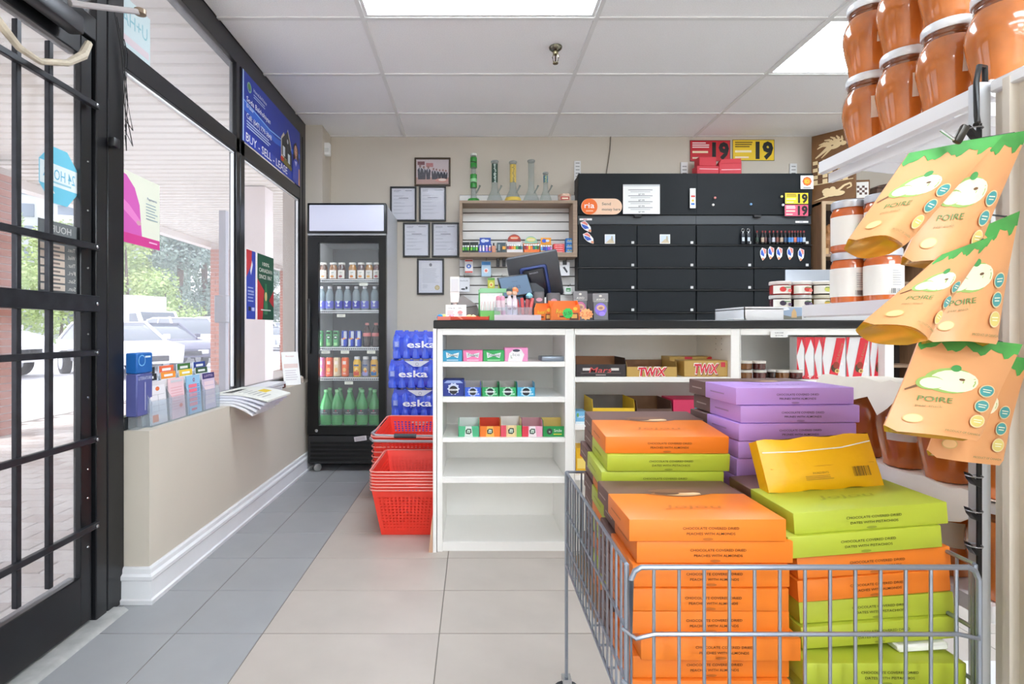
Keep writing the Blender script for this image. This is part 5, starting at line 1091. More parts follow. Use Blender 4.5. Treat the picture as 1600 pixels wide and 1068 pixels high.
# peanut butter cup cartons
def reese(label, u0, u1, v0, y, rz, star):
    a, b_ = UX(u0, y), UX(u1, y); w_ = b_ - a; h_ = VZ(v0, y) - KTOP
    t = thing('peanut_cup_carton', label, 'box', ((a + b_)/2, y, KTOP), (0, 0, rz), group='orange peanut butter cup cartons')
    OR = mat((244, 120, 30), .45)
    b = MB(); b.box(-w_/2, w_/2, .0, .002, 0, h_*.66); b.box(-w_/2, w_/2, .10, .102, 0, h_); b.box(-w_/2, w_/2, 0, .102, 0, .002)
    for s in (-1, 1): b.prism([(0, 0), (0, h_*.66), (.03, h_*.78), (.07, h_), (.10, h_), (.10, 0)], s*w_/2 - .001, s*w_/2 + .001, 'x')
    b.prism([(-w_/2, h_*.62), (-w_*.36, h_*.95), (-w_*.15, h_*.8), (w_*.1, h_*.72), (w_*.3, h_*.68), (w_*.44, h_*.82), (w_/2, h_*.66)], -.001, .001)
    b.build('carton', OR, t, smooth=False)
    d = D(); d.text("Reese's", -w_*.06, h_*.46, h_*.22, (110, 50, 20), w_*.54, shear=.2, rot=.08); d.text("Reese's", -w_*.06, h_*.465, h_*.21, (250, 210, 50), w_*.52, shear=.2, rot=.08)
    d.poly([(w_*.14, .002), (w_*.46, .002), (w_*.44, h_*.36), (w_*.16, h_*.36)], (110, 50, 30)); d.rect(w_*.2, h_*.1, w_*.4, h_*.3, (232, 176, 90)); d.ell(w_*.34, h_*.56, .010, .008, (250, 200, 60)); d.rect(-w_*.2, h_*.16, w_*.05, h_*.22, (40, 30, 26)); d.rect(-w_*.26, h_*.16, -w_*.24, h_*.3, (250, 200, 60))
    if star: d.star(w_*.08, h_*.34, .026, (46, 206, 90), 10, .85); d.text('$1.50', w_*.08, h_*.34, .016, (20, 70, 40), .034, rot=.15)
    d.build('print', t, (0, -.0018, 0)); return t
reese('orange peanut butter cup carton turned sideways at the left', 835, 862, 472, Y0 + .03, -.25, False)
reese('orange peanut butter cup carton with a green price star', 861, 906, 468, Y0 - .01, 0, True)
t = thing('price_burst', 'pale orange starburst price tag reading 2.50', 'price tag', (cx_(916, KY + .03), KY + .025, KTOP), (-.1, 0, 0))
d_ = [(.034*(1 if i % 2 == 0 else .8)*math.cos(PI*i/11), .029 + .029*(1 if i % 2 == 0 else .8)*math.sin(PI*i/11)) for i in range(22)]; MB().prism(d_, 0, .002).build('card', mat((250, 178, 116), .6), t); d = D(); d.text('2.50', 0, .029, .022, (226, 110, 50), .05); d.build('print', t, (0, -.0006, 0))
# dark chocolate and tobacco packs
def dpack(label, u0, u1, v0, y, lean, rz, c2, txt):
    a, b_ = UX(u0, y), UX(u1, y); w_ = b_ - a; h_ = VZ(v0, y) - KTOP
    t = thing('dark_packet', label, 'packet', ((a + b_)/2, y, KTOP), (lean, 0, rz), group='dark foil packets on the countertop')
    MB().rbox(-w_/2, w_/2, 0, .018, 0, h_, .004, 1).build('packet', mat((70, 66, 70), .3, .3), t)
    d = D(.3); d.rect(-w_/2, h_*.7, w_/2, h_*.99, (104, 98, 98)); d.text(txt, 0, h_*.76, h_*.07, (214, 208, 196), w_*.56); d.ell(0, h_*.89, w_*.1, h_*.035, (206, 200, 186)); d.ell(0, h_*.4, w_*.38, h_*.24, c2); d.ell(0, h_*.46, w_*.26, h_*.1, (206, 150, 110)); d.ell(.0, h_*.45, w_*.14, h_*.05, (130, 80, 60)); d.ell(w_*.08, h_*.24, w_*.2, h_*.08, tuple(min(255, x + 40) for x in c2)); d.rect(-w_/2, h_*.68, w_/2, h_*.69, (206, 200, 190)); d.build('print', t, (0, -.001, 0))
dpack('dark foil packet with a magenta picture behind the orange carton', 897, 919, 453, KY + .17, -.16, 0, (190, 70, 130), 'AWD')
dpack('dark foil packet with a violet picture leaning at the display end', 927, 951, 456.5, KY + .10, -.16, -.1, (106, 70, 196), 'AWD')
t = thing('dark_wedge_display', 'black wedge display behind the leaning violet packet', 'display', (cx_(931, KY + .16), KY + .125, KTOP)); MB().prism([(0, 0), (.13, 0), (.13, .14), (.11, .14)], -.035, .045, 'x').build('wedge', mat((34, 22, 26), .4), t)
for k, (u0, u1, v0) in enumerate(((834, 851, 455), (855, 876, 457))):
    y = KY + .21; a, b_ = UX(u0, y), UX(u1, y); h_ = VZ(v0, y) - KTOP
    t = thing('grey_tin', '%s dark grey packet with a pink oval label below the monitor' % ['left', 'right'][k], 'packet', ((a+b_)/2, y, KTOP), group='grey packets below the monitor')
    MB().rbox(-(b_-a)/2, (b_-a)/2, 0, .04, 0, h_, .008, 2).build('body', mat((84, 80, 82), .35), t); d = D(); d.ell(0, h_*.72, .016, .010, (214, 160, 176)); d.rect(-.016, h_*.5, .016, h_*.54, (180, 176, 184)); d.build('print', t, (0, -.001, 0))
t = thing('green_label_box', 'dark box with a green label beside the grey packets', 'box', (UX(881, KY + .2), KY + .20, KTOP)); MB().rbox(-.02, .018, 0, .05, 0, .10, .003, 1).build('box', mat((62, 70, 68), .4), t); d = D(); d.rect(-.015, .06, .013, .09, (70, 150, 90)); d.rect(-.01, .068, .008, .074, Wt); d.build('print', t, (0, -.001, 0))
# POS monitor with its back to the shop
ym = KY + .28
t = thing('cash_register_monitor', 'black cash register monitor turned away, tilted on its stand', 'monitor', (UX(838, ym), ym + .06, KTOP))
MB().rbox(-.10, .10, -.08, .14, 0, .03, .012, 2).build('base', mat((36, 40, 48), .35), t)
MB().prism([(-.03, .02), (.05, .02), (.02, .18), (-.03, .20)], -.045, .045, 'x').build('neck', mat((46, 52, 62), .35), t)
hd = thing('tmp', 'x', 'x'); bpy.data.objects.remove(hd)
q = MB(); q.rbox(-.135, .135, -.022, .020, -.115, .125, .012, 3)
hd = q.build('screen_housing', mat((58, 60, 66), .38), t, (.0, .0, .235), (math.radians(14), math.radians(-9), math.radians(-12)))
MB().rbox(-.072, .072, -.034, -.018, -.10, .062, .012, 3).build('rear_cover', mat((40, 58, 120), .3), hd)
MB().rbox(-.058, .058, -.037, -.03, -.10, .050, .012, 3).build('rear_plate', mat((26, 28, 40), .3), hd)
d = D(); d.text('bematech', 0, .028, .010, (180, 186, 200), .045); d.build('logo', hd, (0, -.0385, 0))
MB().box(-.125, .125, .019, .022, -.10, .11).build('screen', mat((30, 34, 40), .1), hd)
# tablet customer display
yt = KY + .24
t = thing('customer_display', 'slim tablet customer display with a blue grey screen', 'tablet', (UX(810, yt), yt, KTOP + .128), (math.radians(-20), math.radians(-9), math.radians(16)))
MB().rbox(-.085, .085, 0, .010, 0, .118, .004, 2).build('housing', BLACK, t); MB().box(-.078, .078, -.001, .0, .006, .110).build('screen', mat((96, 116, 138), .2), t)
d = D(); d.text('Welcome', 0, .082, .006, (60, 74, 96), .03); d.text('12:52', 0, .05, .016, (50, 62, 84), .05); d.build('print', t, (0, -.0015, 0))
MB().rbox(-.02, .03, .008, .05, -.128, .09, .006, 2).build('stand', mat((70, 86, 104), .4), t)
# card reader block beside the tablet
t = thing('printer_block', 'small dark speaker block between tablet and monitor', 'receipt printer', (UX(833, yt + .01), yt + .012, KTOP)); MB().prism([(-.02, 0), (.032, 0), (.03, .13), (.012, .14), (-.012, .10)], 0, .04).build('housing', mat((62, 72, 86), .4), t); d = D()
for k in range(5): d.rect(.006, .10 + k*.006, .024, .103 + k*.006, (30, 34, 40))
d.build('grille', t, (0, -.001, 0))
# ---- right end of the countertop
t = thing('white_tray', 'long white tray with a small church picture on the countertop', 'tray', (UX(1163, KY + .02), KY + .02, KTOP))
TW = .62; zt_ = VZ(479, KY + .02) - KTOP
b = MB(); b.box(0, TW, 0, .004, 0, zt_); b.box(0, TW, .30, .304, 0, zt_); b.box(0, .004, 0, .304, 0, zt_); b.box(TW - .004, TW, 0, .304, 0, zt_); b.box(0, TW, 0, .304, zt_ - .012, zt_ - .008); b.build('tray', mat((232, 233, 236), .45), t)
d = D(); d.rect(0, 0, .086, .056, (150, 170, 196)); d.poly([(0, 0), (.086, 0), (.086, .016), (.04, .012), (0, .02)], (120, 120, 110)); d.poly([(.036, .008), (.062, .008), (.06, .034), (.049, .052), (.038, .034)], (206, 170, 120)); d.poly([(.0, .04), (.03, .046), (.02, .056), (0, .056)], (226, 232, 240)); d.build('church_picture', t, (.184, -.001, .004))
d = D(); d.lines(0, .04, 0, .014, 2, (110, 112, 116), .2); d.build('label', t, (.278, -.001, .01))
o = MB().rbox(UX(1145, KY + .03), UX(1166, KY + .03), KY + .02, KY + .09, KTOP, KTOP + .008, .002, 1).build('paper_pile', mat((214, 214, 218), .7)); tag(o, 'thin pile of paper slips beside the white tray', 'paper')
JZ = KTOP + zt_ - .008
def spread_jar(label, u, z, c, lc, y):
    t = thing('spread_jar', label, 'jar', (UX(u, y), y, z), group='six squat spread jars')
    MB().lathe([(.040, 0), (.046, .004), (.046, .040), (.040, .050)], 22).build('body', mat(c, .15, coat=.5), t)
    MB().lathe([(.046, .049), (.0475, .051), (.0475, .063), (.045, .065)], 22).build('lid', mat(lc, .35, .2), t)
    b = MB(); vs = []; n = 8
    for i in range(n + 1):
        a = -PI/2 + (i/n - .5)*2.3; vs += [(.0466*math.cos(a), .0466*math.sin(a), .006), (.0466*math.cos(a), .0466*math.sin(a), .044)]
    b.add(vs, [(2*i, 2*i+2, 2*i+3, 2*i+1) for i in range(n)]); b.build('label', mat((228, 224, 214), .6), t)
    return t
y6 = KY + .075
for k, (u, row_, c, lc, dc, n_) in enumerate(((1218.5, 0, (70, 30, 40), (210, 206, 200), (50, 30, 60), 'dark label'), (1250.5, 0, (50, 30, 40), (206, 204, 200), (60, 40, 70), 'plum label'), (1281.5, 0, (120, 90, 40), (206, 200, 180), (206, 170, 60), 'golden label'), (1218.5, 1, (150, 40, 40), (220, 206, 200), (214, 50, 50), 'red label'), (1250.5, 1, (170, 50, 50), (226, 220, 214), (206, 60, 50), 'cherry label'), (1281.5, 1, (60, 40, 30), (216, 210, 200), (200, 200, 90), 'olive label'))):
    q = spread_jar('squat spread jar with a %s, %s of the stack on the white tray' % (n_, ['lower row', 'upper row'][row_]), u, JZ + row_*.0655, c, lc, y6)
    d = D(); d.ell(-.012 if k % 3 == 0 else .006, .0, .016, .012, dc); d.rect(-.006, .006, .024, .010, (90, 130, 80)); d.ell(.02, -.006, .008, .008, tuple(min(255, x + 60) for x in dc)); d.build('print', q, (0, -.0480, .026))
t = thing('laptop', 'silver laptop with its lid turned to the shop behind the spread jars', 'laptop', (UX(1265, KY + .36), KY + .36, KTOP + 0)); 
MB().rbox(-.20, .17, -.01, .22, .0, .014, .004, 1).build('base', mat((170, 174, 180), .35, .4), t); MB().rbox(-.135, .17, -.012, -.004, .012, .275, .004, 2).build('lid', mat((176, 182, 192), .35, .4), t)
# ================================================================ shopping baskets, water packs
RB = mat((238, 62, 46), .4)
def perf_panel(b, p00, p10, p01, p11, nx, ny, margin=(.08, .10), hole=.55):
    """bilinear panel with square holes; p00..p11 corners (u right, v up)"""
    p00, p10, p01, p11 = map(Vector, (p00, p10, p01, p11))
    def q(u, v): return (p00*(1-u) + p10*u)*(1-v) + (p01*(1-u) + p11*u)*v
    us = [0.]; vs = [0.]
    mu, mv = margin
    for k in range(nx): c = mu + (1-2*mu)*(k+.5)/nx; h = (1-2*mu)/nx*hole/2; us += [c-h, c+h]
    for k in range(ny): c = mv[0] + (1-mv[0]-mv[1])*(k+.5)/ny if isinstance(mv, tuple) else mv + (1-2*mv)*(k+.5)/ny; h = ((1-mv[0]-mv[1]) if isinstance(mv, tuple) else (1-2*mv))/ny*hole/2; vs += [c-h, c+h]
    us.append(1.); vs.append(1.)
    pts = [q(u, v) for v in vs for u in us]; n = len(us)
    fs = [(j*n+i, j*n+i+1, (j+1)*n+i+1, (j+1)*n+i) for j in range(len(vs)-1) for i in range(n-1) if not (i % 2 == 1 and j % 2 == 1)]
    b.add(pts, fs)
def basket_mesh(w_=.335, l_=.47, h_=.235, wb=.25, lb=.37):
    b = MB()
    T = [(-w_/2, 0, h_), (w_/2, 0, h_), (w_/2, l_, h_), (-w_/2, l_, h_)]; o = (l_-lb)/2
    B = [(-wb/2, o*.7, 0), (wb/2, o*.7, 0), (wb/2, l_-o, 0), (-wb/2, l_-o, 0)]
    for i in range(4):
        j = (i+1) % 4; perf_panel(b, B[i], B[j], T[i], T[j], 14 if i % 2 == 0 else 18, 12, (.06, (.08, .142)), .58)
    b.add([Vector(p) for p in B], [(0, 1, 2, 3)])
    body = b.mesh('body', RB, False)
    r = MB(); e = .012
    pts = [(-w_/2-e, -e, h_), (w_/2+e, -e, h_), (w_/2+e, l_+e, h_), (-w_/2-e, l_+e, h_)]
    c = [];
    for i in range(4):
        p, pn, pp = Vector(pts[i]), Vector(pts[(i+1) % 4]), Vector(pts[i-1])
        c += [p + (pp-p).normalized()*.035, p + (pp-p).normalized()*.01 + (pn-p).normalized()*.01, p + (pn-p).normalized()*.035]
    r.tube(c, .0042, 8, closed=True)
    rim = r.mesh('rim', mat((240, 150, 140), .35))
    return body, rim
body, rim = basket_mesh()
bx = UX(577, 2.66) + .335/2 + .012
nB = 7
for k in range(nB):
    t = thing('shopping_basket', ['lowest red perforated shopping basket of the front stack', 'second lowest red basket rim of the front stack', 'third red basket rim from the bottom of the front stack', 'fourth red basket rim from the bottom of the front stack', 'fifth red basket rim from the bottom of the front stack', 'sixth red basket rim from the bottom of the front stack', 'topmost empty red basket of the front stack'][k], 'basket', (bx, 2.66, .002 + k*.0152), group='red shopping baskets')
    q = put('body', body, t); put('rim', rim, t); q.modifiers.new('wall', 'SOLIDIFY').thickness = .0022
t = thing('shopping_basket', 'red shopping basket with a grey handle on the rear stack', 'basket', (UX(579, 3.18) + .215, 3.17, .19), (.10, 0, -.06), group='red shopping baskets')
b2, r2 = basket_mesh(.40, .46, .215, .32, .36); q = put('body', b2, t); q.modifiers.new('wall', 'SOLIDIFY').thickness = .005
GH = mat((168, 168, 172), .4)
r = MB(); r.tube([(-.215, .23, .20), (-.214, .05, .219), (-.18, .0, .222), (0, -.012, .222), (.18, .0, .222), (.214, .05, .219), (.215, .23, .20)], .008, 8); r.build('handle', GH, t)
r = MB(); r.tube([(-.215, .26, .195), (-.216, .02, .195), (-.19, -.022, .195), (0, -.026, .195), (.19, -.022, .195), (.216, .02, .195), (.215, .26, .195)], .009, 8); r.build('second_handle', GH, t)
MB().tube([(-.065, -.014, .224), (.065, -.014, .224)], .013, 10).build('grip', mat((60, 70, 76), .5), t); put('rim', r2, t)
for k in range(5):
    q = thing('shopping_basket', 'red shopping basket of the rear stack, number %s from the floor' % ['one', 'two', 'three', 'four', 'five'][k], 'basket', (UX(579, 3.18) + .215, 3.185, .002 + k*.030), group='red shopping baskets'); put('body', b2, q); put('rim', r2, q)
# bottled water packs
BLU = mat((40, 70, 206), .18, coat=.5, bump=(16, .5, .02)); BLU2 = mat((66, 96, 220), .16, coat=.5)
def pack(label, loc, rz, txt, cap):
    t = thing('water_pack', label, 'water pack', loc, (0, 0, rz), group='shrink wrapped water packs')
    W_, D2, H = .40, .26, .205; n = 6
    MB().rbox(.004, W_-.004, .008, D2-.004, .004, H*.80, .028, 3).build('wrap', BLU, t)
    bt = MB().lathe([(.026, 0), (.033, .006), (.033, .045), (.029, .06), (.033, .075), (.033, .125), (.028, .155), (.015, .185), (.013, .203)], 16).mesh('bottle', BLU2)
    for i in range(n): put('bottle', bt, t, (.033 + i*.0668, .033, .001))
    for j in range(1, 4): put('bottle', bt, t, (.033, .033 + j*.0645, .001)); put('bottle', bt, t, (W_-.033, .033 + j*.0645, .001))
    # taut film between the shoulders
    MB().prism([(.006, .10), (W_-.006, .10), (W_-.02, .196), (.02, .196)], .014, .245).build('film', BLU, t)
    d = D(.3)
    if cap: d.poly([(W_*.30, .195), (W_*.74, .195), (W_*.58, .155), (W_*.46, .155)], (206, 212, 226)); d.ring(W_*.52, .172, .008, .012, (150, 160, 190))
    d.rect(.018, .085, .05, .125, (120, 140, 214)); d.lines(.022, .046, .09, .12, 3, (196, 206, 240))
    d.text('eska', W_*txt, .105, .046, (232, 238, 246), .205, bold=.02); d.build('print', t, (0, -.0035, 0)); return t
yw = 3.76; xw = UX(607, yw); z5 = .002
pack('blue shrink wrapped water pack second from the floor', (xw + .01, yw, z5 + .2065), 0, .5, True)
pack('blue shrink wrapped water pack on the floor behind the baskets', (xw, yw, z5), 0, .5, False)
pack('blue eska water pack with a white cap motif, lowest of the three shown', (xw + .015, yw, z5 + .413), .0, .47, True)
pack('blue eska water pack in the middle of the stack, shifted left', (xw - .005, yw - .01, z5 + .6195), .0, .45, True)
pack('topmost blue eska water pack of the stack', (xw + .025, yw, z5 + .826), .0, .52, False)
# ================================================================ right hand rack, jars, pouches
RX = .955; RY0, RY1 = .985, 1.475
RW = mat((234, 234, 236), .4); CREAM = mat((222, 214, 202), .45, noise=(5, .05))
t = thing('gondola_rack', 'white metal shop rack with open shelves at the right', 'rack', (RX, RY0, 0))
Lr = RY1 - RY0
for z, x0 in ((1.4935, 0), (1.0985, -.045), (.520, 0), (.12, 0)):
    s = MB(); s.box(x0 + .01, .50, 0, Lr, z - .012, z); s.build('shelf_deck', RW, t)
    f = MB(); f.prism([(x0, z + .004), (x0 + .012, z + .004), (x0 + .012, z - .030), (x0, z - .026)], 0, Lr); f.build('shelf_lip', RW, t)
    if z > 1.4:
        g = MB(); g.box(.02, .032, .02, Lr - .01, z - .055, z - .030); g.build('under_channel', RW, t)
        for q in (.12, .3, Lr - .05): MB().prism([(.03, z - .012), (.48, z - .012), (.48, z - .075), (.06, z - .03)], q, q + .004).build('bracket', RW, t)
MB().box(.50, .52, 0, Lr, .03, 1.95).build('back_panel', mat((226, 224, 222), .5), t)
for y in (.0, Lr - .03): MB().rbox(.522, .555, y, y + .03, 0, 2.0, .003, 1).build('upright', RW, t)
MB().box(.0, .5, .02, Lr - .02, .0, .10).build('kick_plate', RW, t)
# post at the near end and the ribbed panel of the next section
o = thing('rack_post', 'slim white vertical post at the near end of the rack', 'post', (.925, .975, 0)); MB().rbox(-.012, .014, -.01, .012, 0, 1.485, .003, 1).build('tube', mat((206, 208, 212), .35, .3), o)
t = thing('ribbed_panel', 'cream ribbed metal panel at the right edge', 'panel', (.94, .96, 0))
pr = []; n = 34; pit = .042
b = MB(); prof = []
for k in range(n):
    y = -k*pit; prof += [(y, 0), (y - pit*.5, 0), (y - pit*.6, -.013), (y - pit*.9, -.013)]
vs = [(x, y, 0.0) for y, x in prof] + [(x, y, 1.475) for y, x in prof]; m = len(prof)
b.add(vs, [(i, i+1, i+1+m, i+m) for i in range(m-1)]); b.build('ribbed_sheet', CREAM, t, smooth=False)
MB().box(.004, .03, -n*pit, 0, 0, 1.475).build('backing', CREAM, t)
MB().rbox(-.012, .034, -n*pit, 0, 1.46, 1.482, .003, 1).build('top_edge', RW, t)
# ---- big preserve jars
JB = mat((198, 112, 46), .16, noise=(9, .30), coat=.9, bump=(14, .15, .004)); JB2 = mat((196, 104, 44), .16, noise=(9, .25), coat=.9)
NECK = mat((120, 66, 36), .1, coat=.8); LIDM = mat((226, 228, 232), .3, .15)
def bigjar_mesh():
    b = MB(); n = 24; H = .187
    prof = [(.036, 0), (.041, .004), (.045, .03), (.052, .065), (.0565, .095), (.0555, .118), (.050, .137), (.0435, .148), (.042, .152)]
    vs = []
    for r, z in prof:
        for k in range(n):
            fac = 1.0 + (.022*math.cos(PI*k) * max(0, 1 - z/.07))         # faint flutes near the base
            a = 2*PI*k/n; vs.append((r*fac*math.cos(a), r*fac*math.sin(a), z))
    b.add(vs, [(i*n+k, i*n+(k+1) % n, (i+1)*n+(k+1) % n, (i+1)*n+k) for i in range(len(prof)-1) for k in range(n)] + [tuple(range(n-1, -1, -1))])
    body = b.mesh('body', JB, angle=60)
    neck = MB().lathe([(.0425, .150), (.0435, .155), (.041, .159), (.0435, .163), (.043, .170)], 24).mesh('neck', NECK)
    lid = MB().lathe([(.0465, .167), (.0475, .169), (.0475, .182), (.045, .187), (.005, .1865)], 28).mesh('lid', LIDM)
    l = MB(); vs = []; m_ = 8
    for i in range(m_ + 1):
        a = (i/m_ - .5)*1.2 - .3
        for r, z in ((.0535, .065), (.0578, .095), (.0568, .118)): vs.append((r*math.cos(a), r*math.sin(a), z))
    l.add(vs, [(3*i+j, 3*i+3+j, 3*i+4+j, 3*i+1+j) for i in range(m_) for j in range(2)])
    return body, neck, lid, l.mesh('label', mat((232, 226, 214), .5))
jb, jn, jl, jlab = bigjar_mesh()
def bigjar(label, x, y, z, rz=0., grp='large orange preserve jars on the upper rack shelf', lab=True):
    t = thing('preserve_jar', label, 'jar', (x, y, z), (0, 0, rz), group=grp)
    put('body', jb, t); put('neck', jn, t); put('lid', jl, t)
    if lab: put('label', jlab, t)
    return t
JX = RX + .062; JY = [1.375, 1.258, 1.141, 1.024]; jz = 1.4985
for k, y in enumerate(JY): bigjar('large orange preserve jar on the shelf, %s from the far end, bottom layer' % ORD[k], JX, y, jz, -1.2 + .1*k)
for k, y in enumerate(JY[:3]): bigjar('large orange preserve jar stacked on the second layer, %s from the far end' % ORD[k], JX + .002, y, jz + .1875, -1.0 + .15*k)
# cooked spread jars on the middle shelf
def medjar(label, x, y, z, rz):
    t = thing('vegetable_spread_jar', label, 'jar', (x, y, z), (0, 0, rz), group='vegetable spread jars on the middle rack shelf')
    MB().lathe([(.036, 0), (.041, .005), (.041, .100), (.036, .112), (.0345, .116)], 24).build('body', mat((204, 100, 40), .15, noise=(12, .2), coat=.8), t)
    MB().lathe([(.0385, .114), (.0395, .116), (.0395, .131), (.037, .134), (.004, .1335)], 26).build('lid', mat((206, 208, 214), .25, .5), t)
    b = MB(); vs = []; n = 14
    for i in range(n + 1):
        a = -PI/2 - .5 + (i/n - .5)*3.4; vs += [(.0416*math.cos(a), .0416*math.sin(a), .018), (.0416*math.cos(a), .0416*math.sin(a), .092)]
    b.add(vs, [(2*i, 2*i+2, 2*i+3, 2*i+1) for i in range(n)]); b.build('label', mat((234, 230, 222), .55), t)
    d = D(); d.lines(-.012, .012, -.016, .024, 7, (176, 174, 176), .3, .3)
    for k in range(9): d.rect(-.016 + k*.0038, -.034, -.016 + k*.0038 + random.choice((.001, .0018, .0026)), -.022, (60, 60, 64))
    d.build('print', t, (-.006, -.0425, .055)); return t
mz = 1.0985 + .004
for L_ in range(2):
    for k, (u, y) in enumerate(((1326, 1.40), (1380, 1.33))):
        q = medjar('orange vegetable spread jar with a white label, %s layer, %s one' % (['lower', 'upper'][L_], ['left', 'right'][k]), UX(u, y), y, mz + L_*.1345, .15 + .2*L_)
        if L_: d = D(); d.ell(-.02, .006, .007, .012, (110, 170, 60)); d.ell(-.022, -.014, .007, .010, (206, 50, 60)); d.build('vegetable_print', q, (-.002, -.0428, .05))
# jars in paper wrap lower down
PP = mat((232, 224, 210), .8, noise=(8, .05))
def wrap_sheet(label, z, seed):
    rnd = random.Random(seed); b = MB(); ny, nx = 16, 7; vs = []
    for j in range(ny + 1):
        for i in range(nx + 1):
            x = -.028 + i*.03; y = Lr*(j/ny)*.98; zz_ = z + rnd.uniform(-.003, .006) + .0
            if i == 0: zz_ -= .018 + .016*(j % 3) + rnd.uniform(0, .015)
            if i == 1: zz_ += .008
            if i >= 2: zz_ = z + .002 + rnd.uniform(-.001, .001)
            vs.append((x, y, zz_))
    b.add(vs, [(j*(nx+1)+i, j*(nx+1)+i+1, (j+1)*(nx+1)+i+1, (j+1)*(nx+1)+i) for j in range(ny) for i in range(nx)])
    b.add([(x, y, q - .0008) for x, y, q in vs], [(j*(nx+1)+i, (j+1)*(nx+1)+i, (j+1)*(nx+1)+i+1, j*(nx+1)+i+1) for j in range(ny) for i in range(nx)])
    o = b.build('wrapping_paper', PP, None, (RX, RY0, 0)); tag(o, label, 'paper', 'wrapping paper between the jars')
for L_ in range(2):
    for k, y in enumerate(JY): bigjar('large orange preserve jar on the lower rack shelf, %s layer, %s from the far end' % (['lower', 'upper'][L_], ORD[k]), JX, y, .5215 + L_*.193, -2.2 + .2*k, 'paper wrapped jars on the lower rack shelf', k in (1, 2))
wrap_sheet('crumpled cream wrapping paper between the two layers of lower jars', .711, 4)
wrap_sheet('crumpled cream wrapping paper on top of the lower jars', .905, 9)
o = MB().tube([(.945 + .0, .985, 1.49), (.935, .975, 1.515), (.915, .965, 1.512), (.905, .96, 1.48), (.904, .958, 1.42), (.903, .955, 1.405), (.895, .95, 1.40)], .0045, 8).build('wire_hook', BLACK); tag(o, 'black wire hook bent over the rack top holding the clip strip', 'hook')
# clip strip
t = thing('clip_strip', 'black plastic clip strip hanging at the end of the rack', 'clip strip', (.905, .955, .585))
MB().rbox(-.004, .005, -.002, .002, 0, .82, .001, 1).build('strip', BLACK, t)
for k in range(13):
    z = .045 + k*.062
    c = MB().prism([(0, 0), (-.010, .004), (-.018, .014), (-.022, .026), (-.017, .022), (-.010, .014), (0, .012)], -.006, .006).build('clip', BLACK, t, (0, 0, z))
    MB().tube([(-.010 + .012*math.cos(2*PI*i/10), -.002 + .012*math.sin(2*PI*i/10), .02) for i in range(10)], .0012, 5, closed=True).build('ring', mat((150, 150, 154), .3, .6), c)
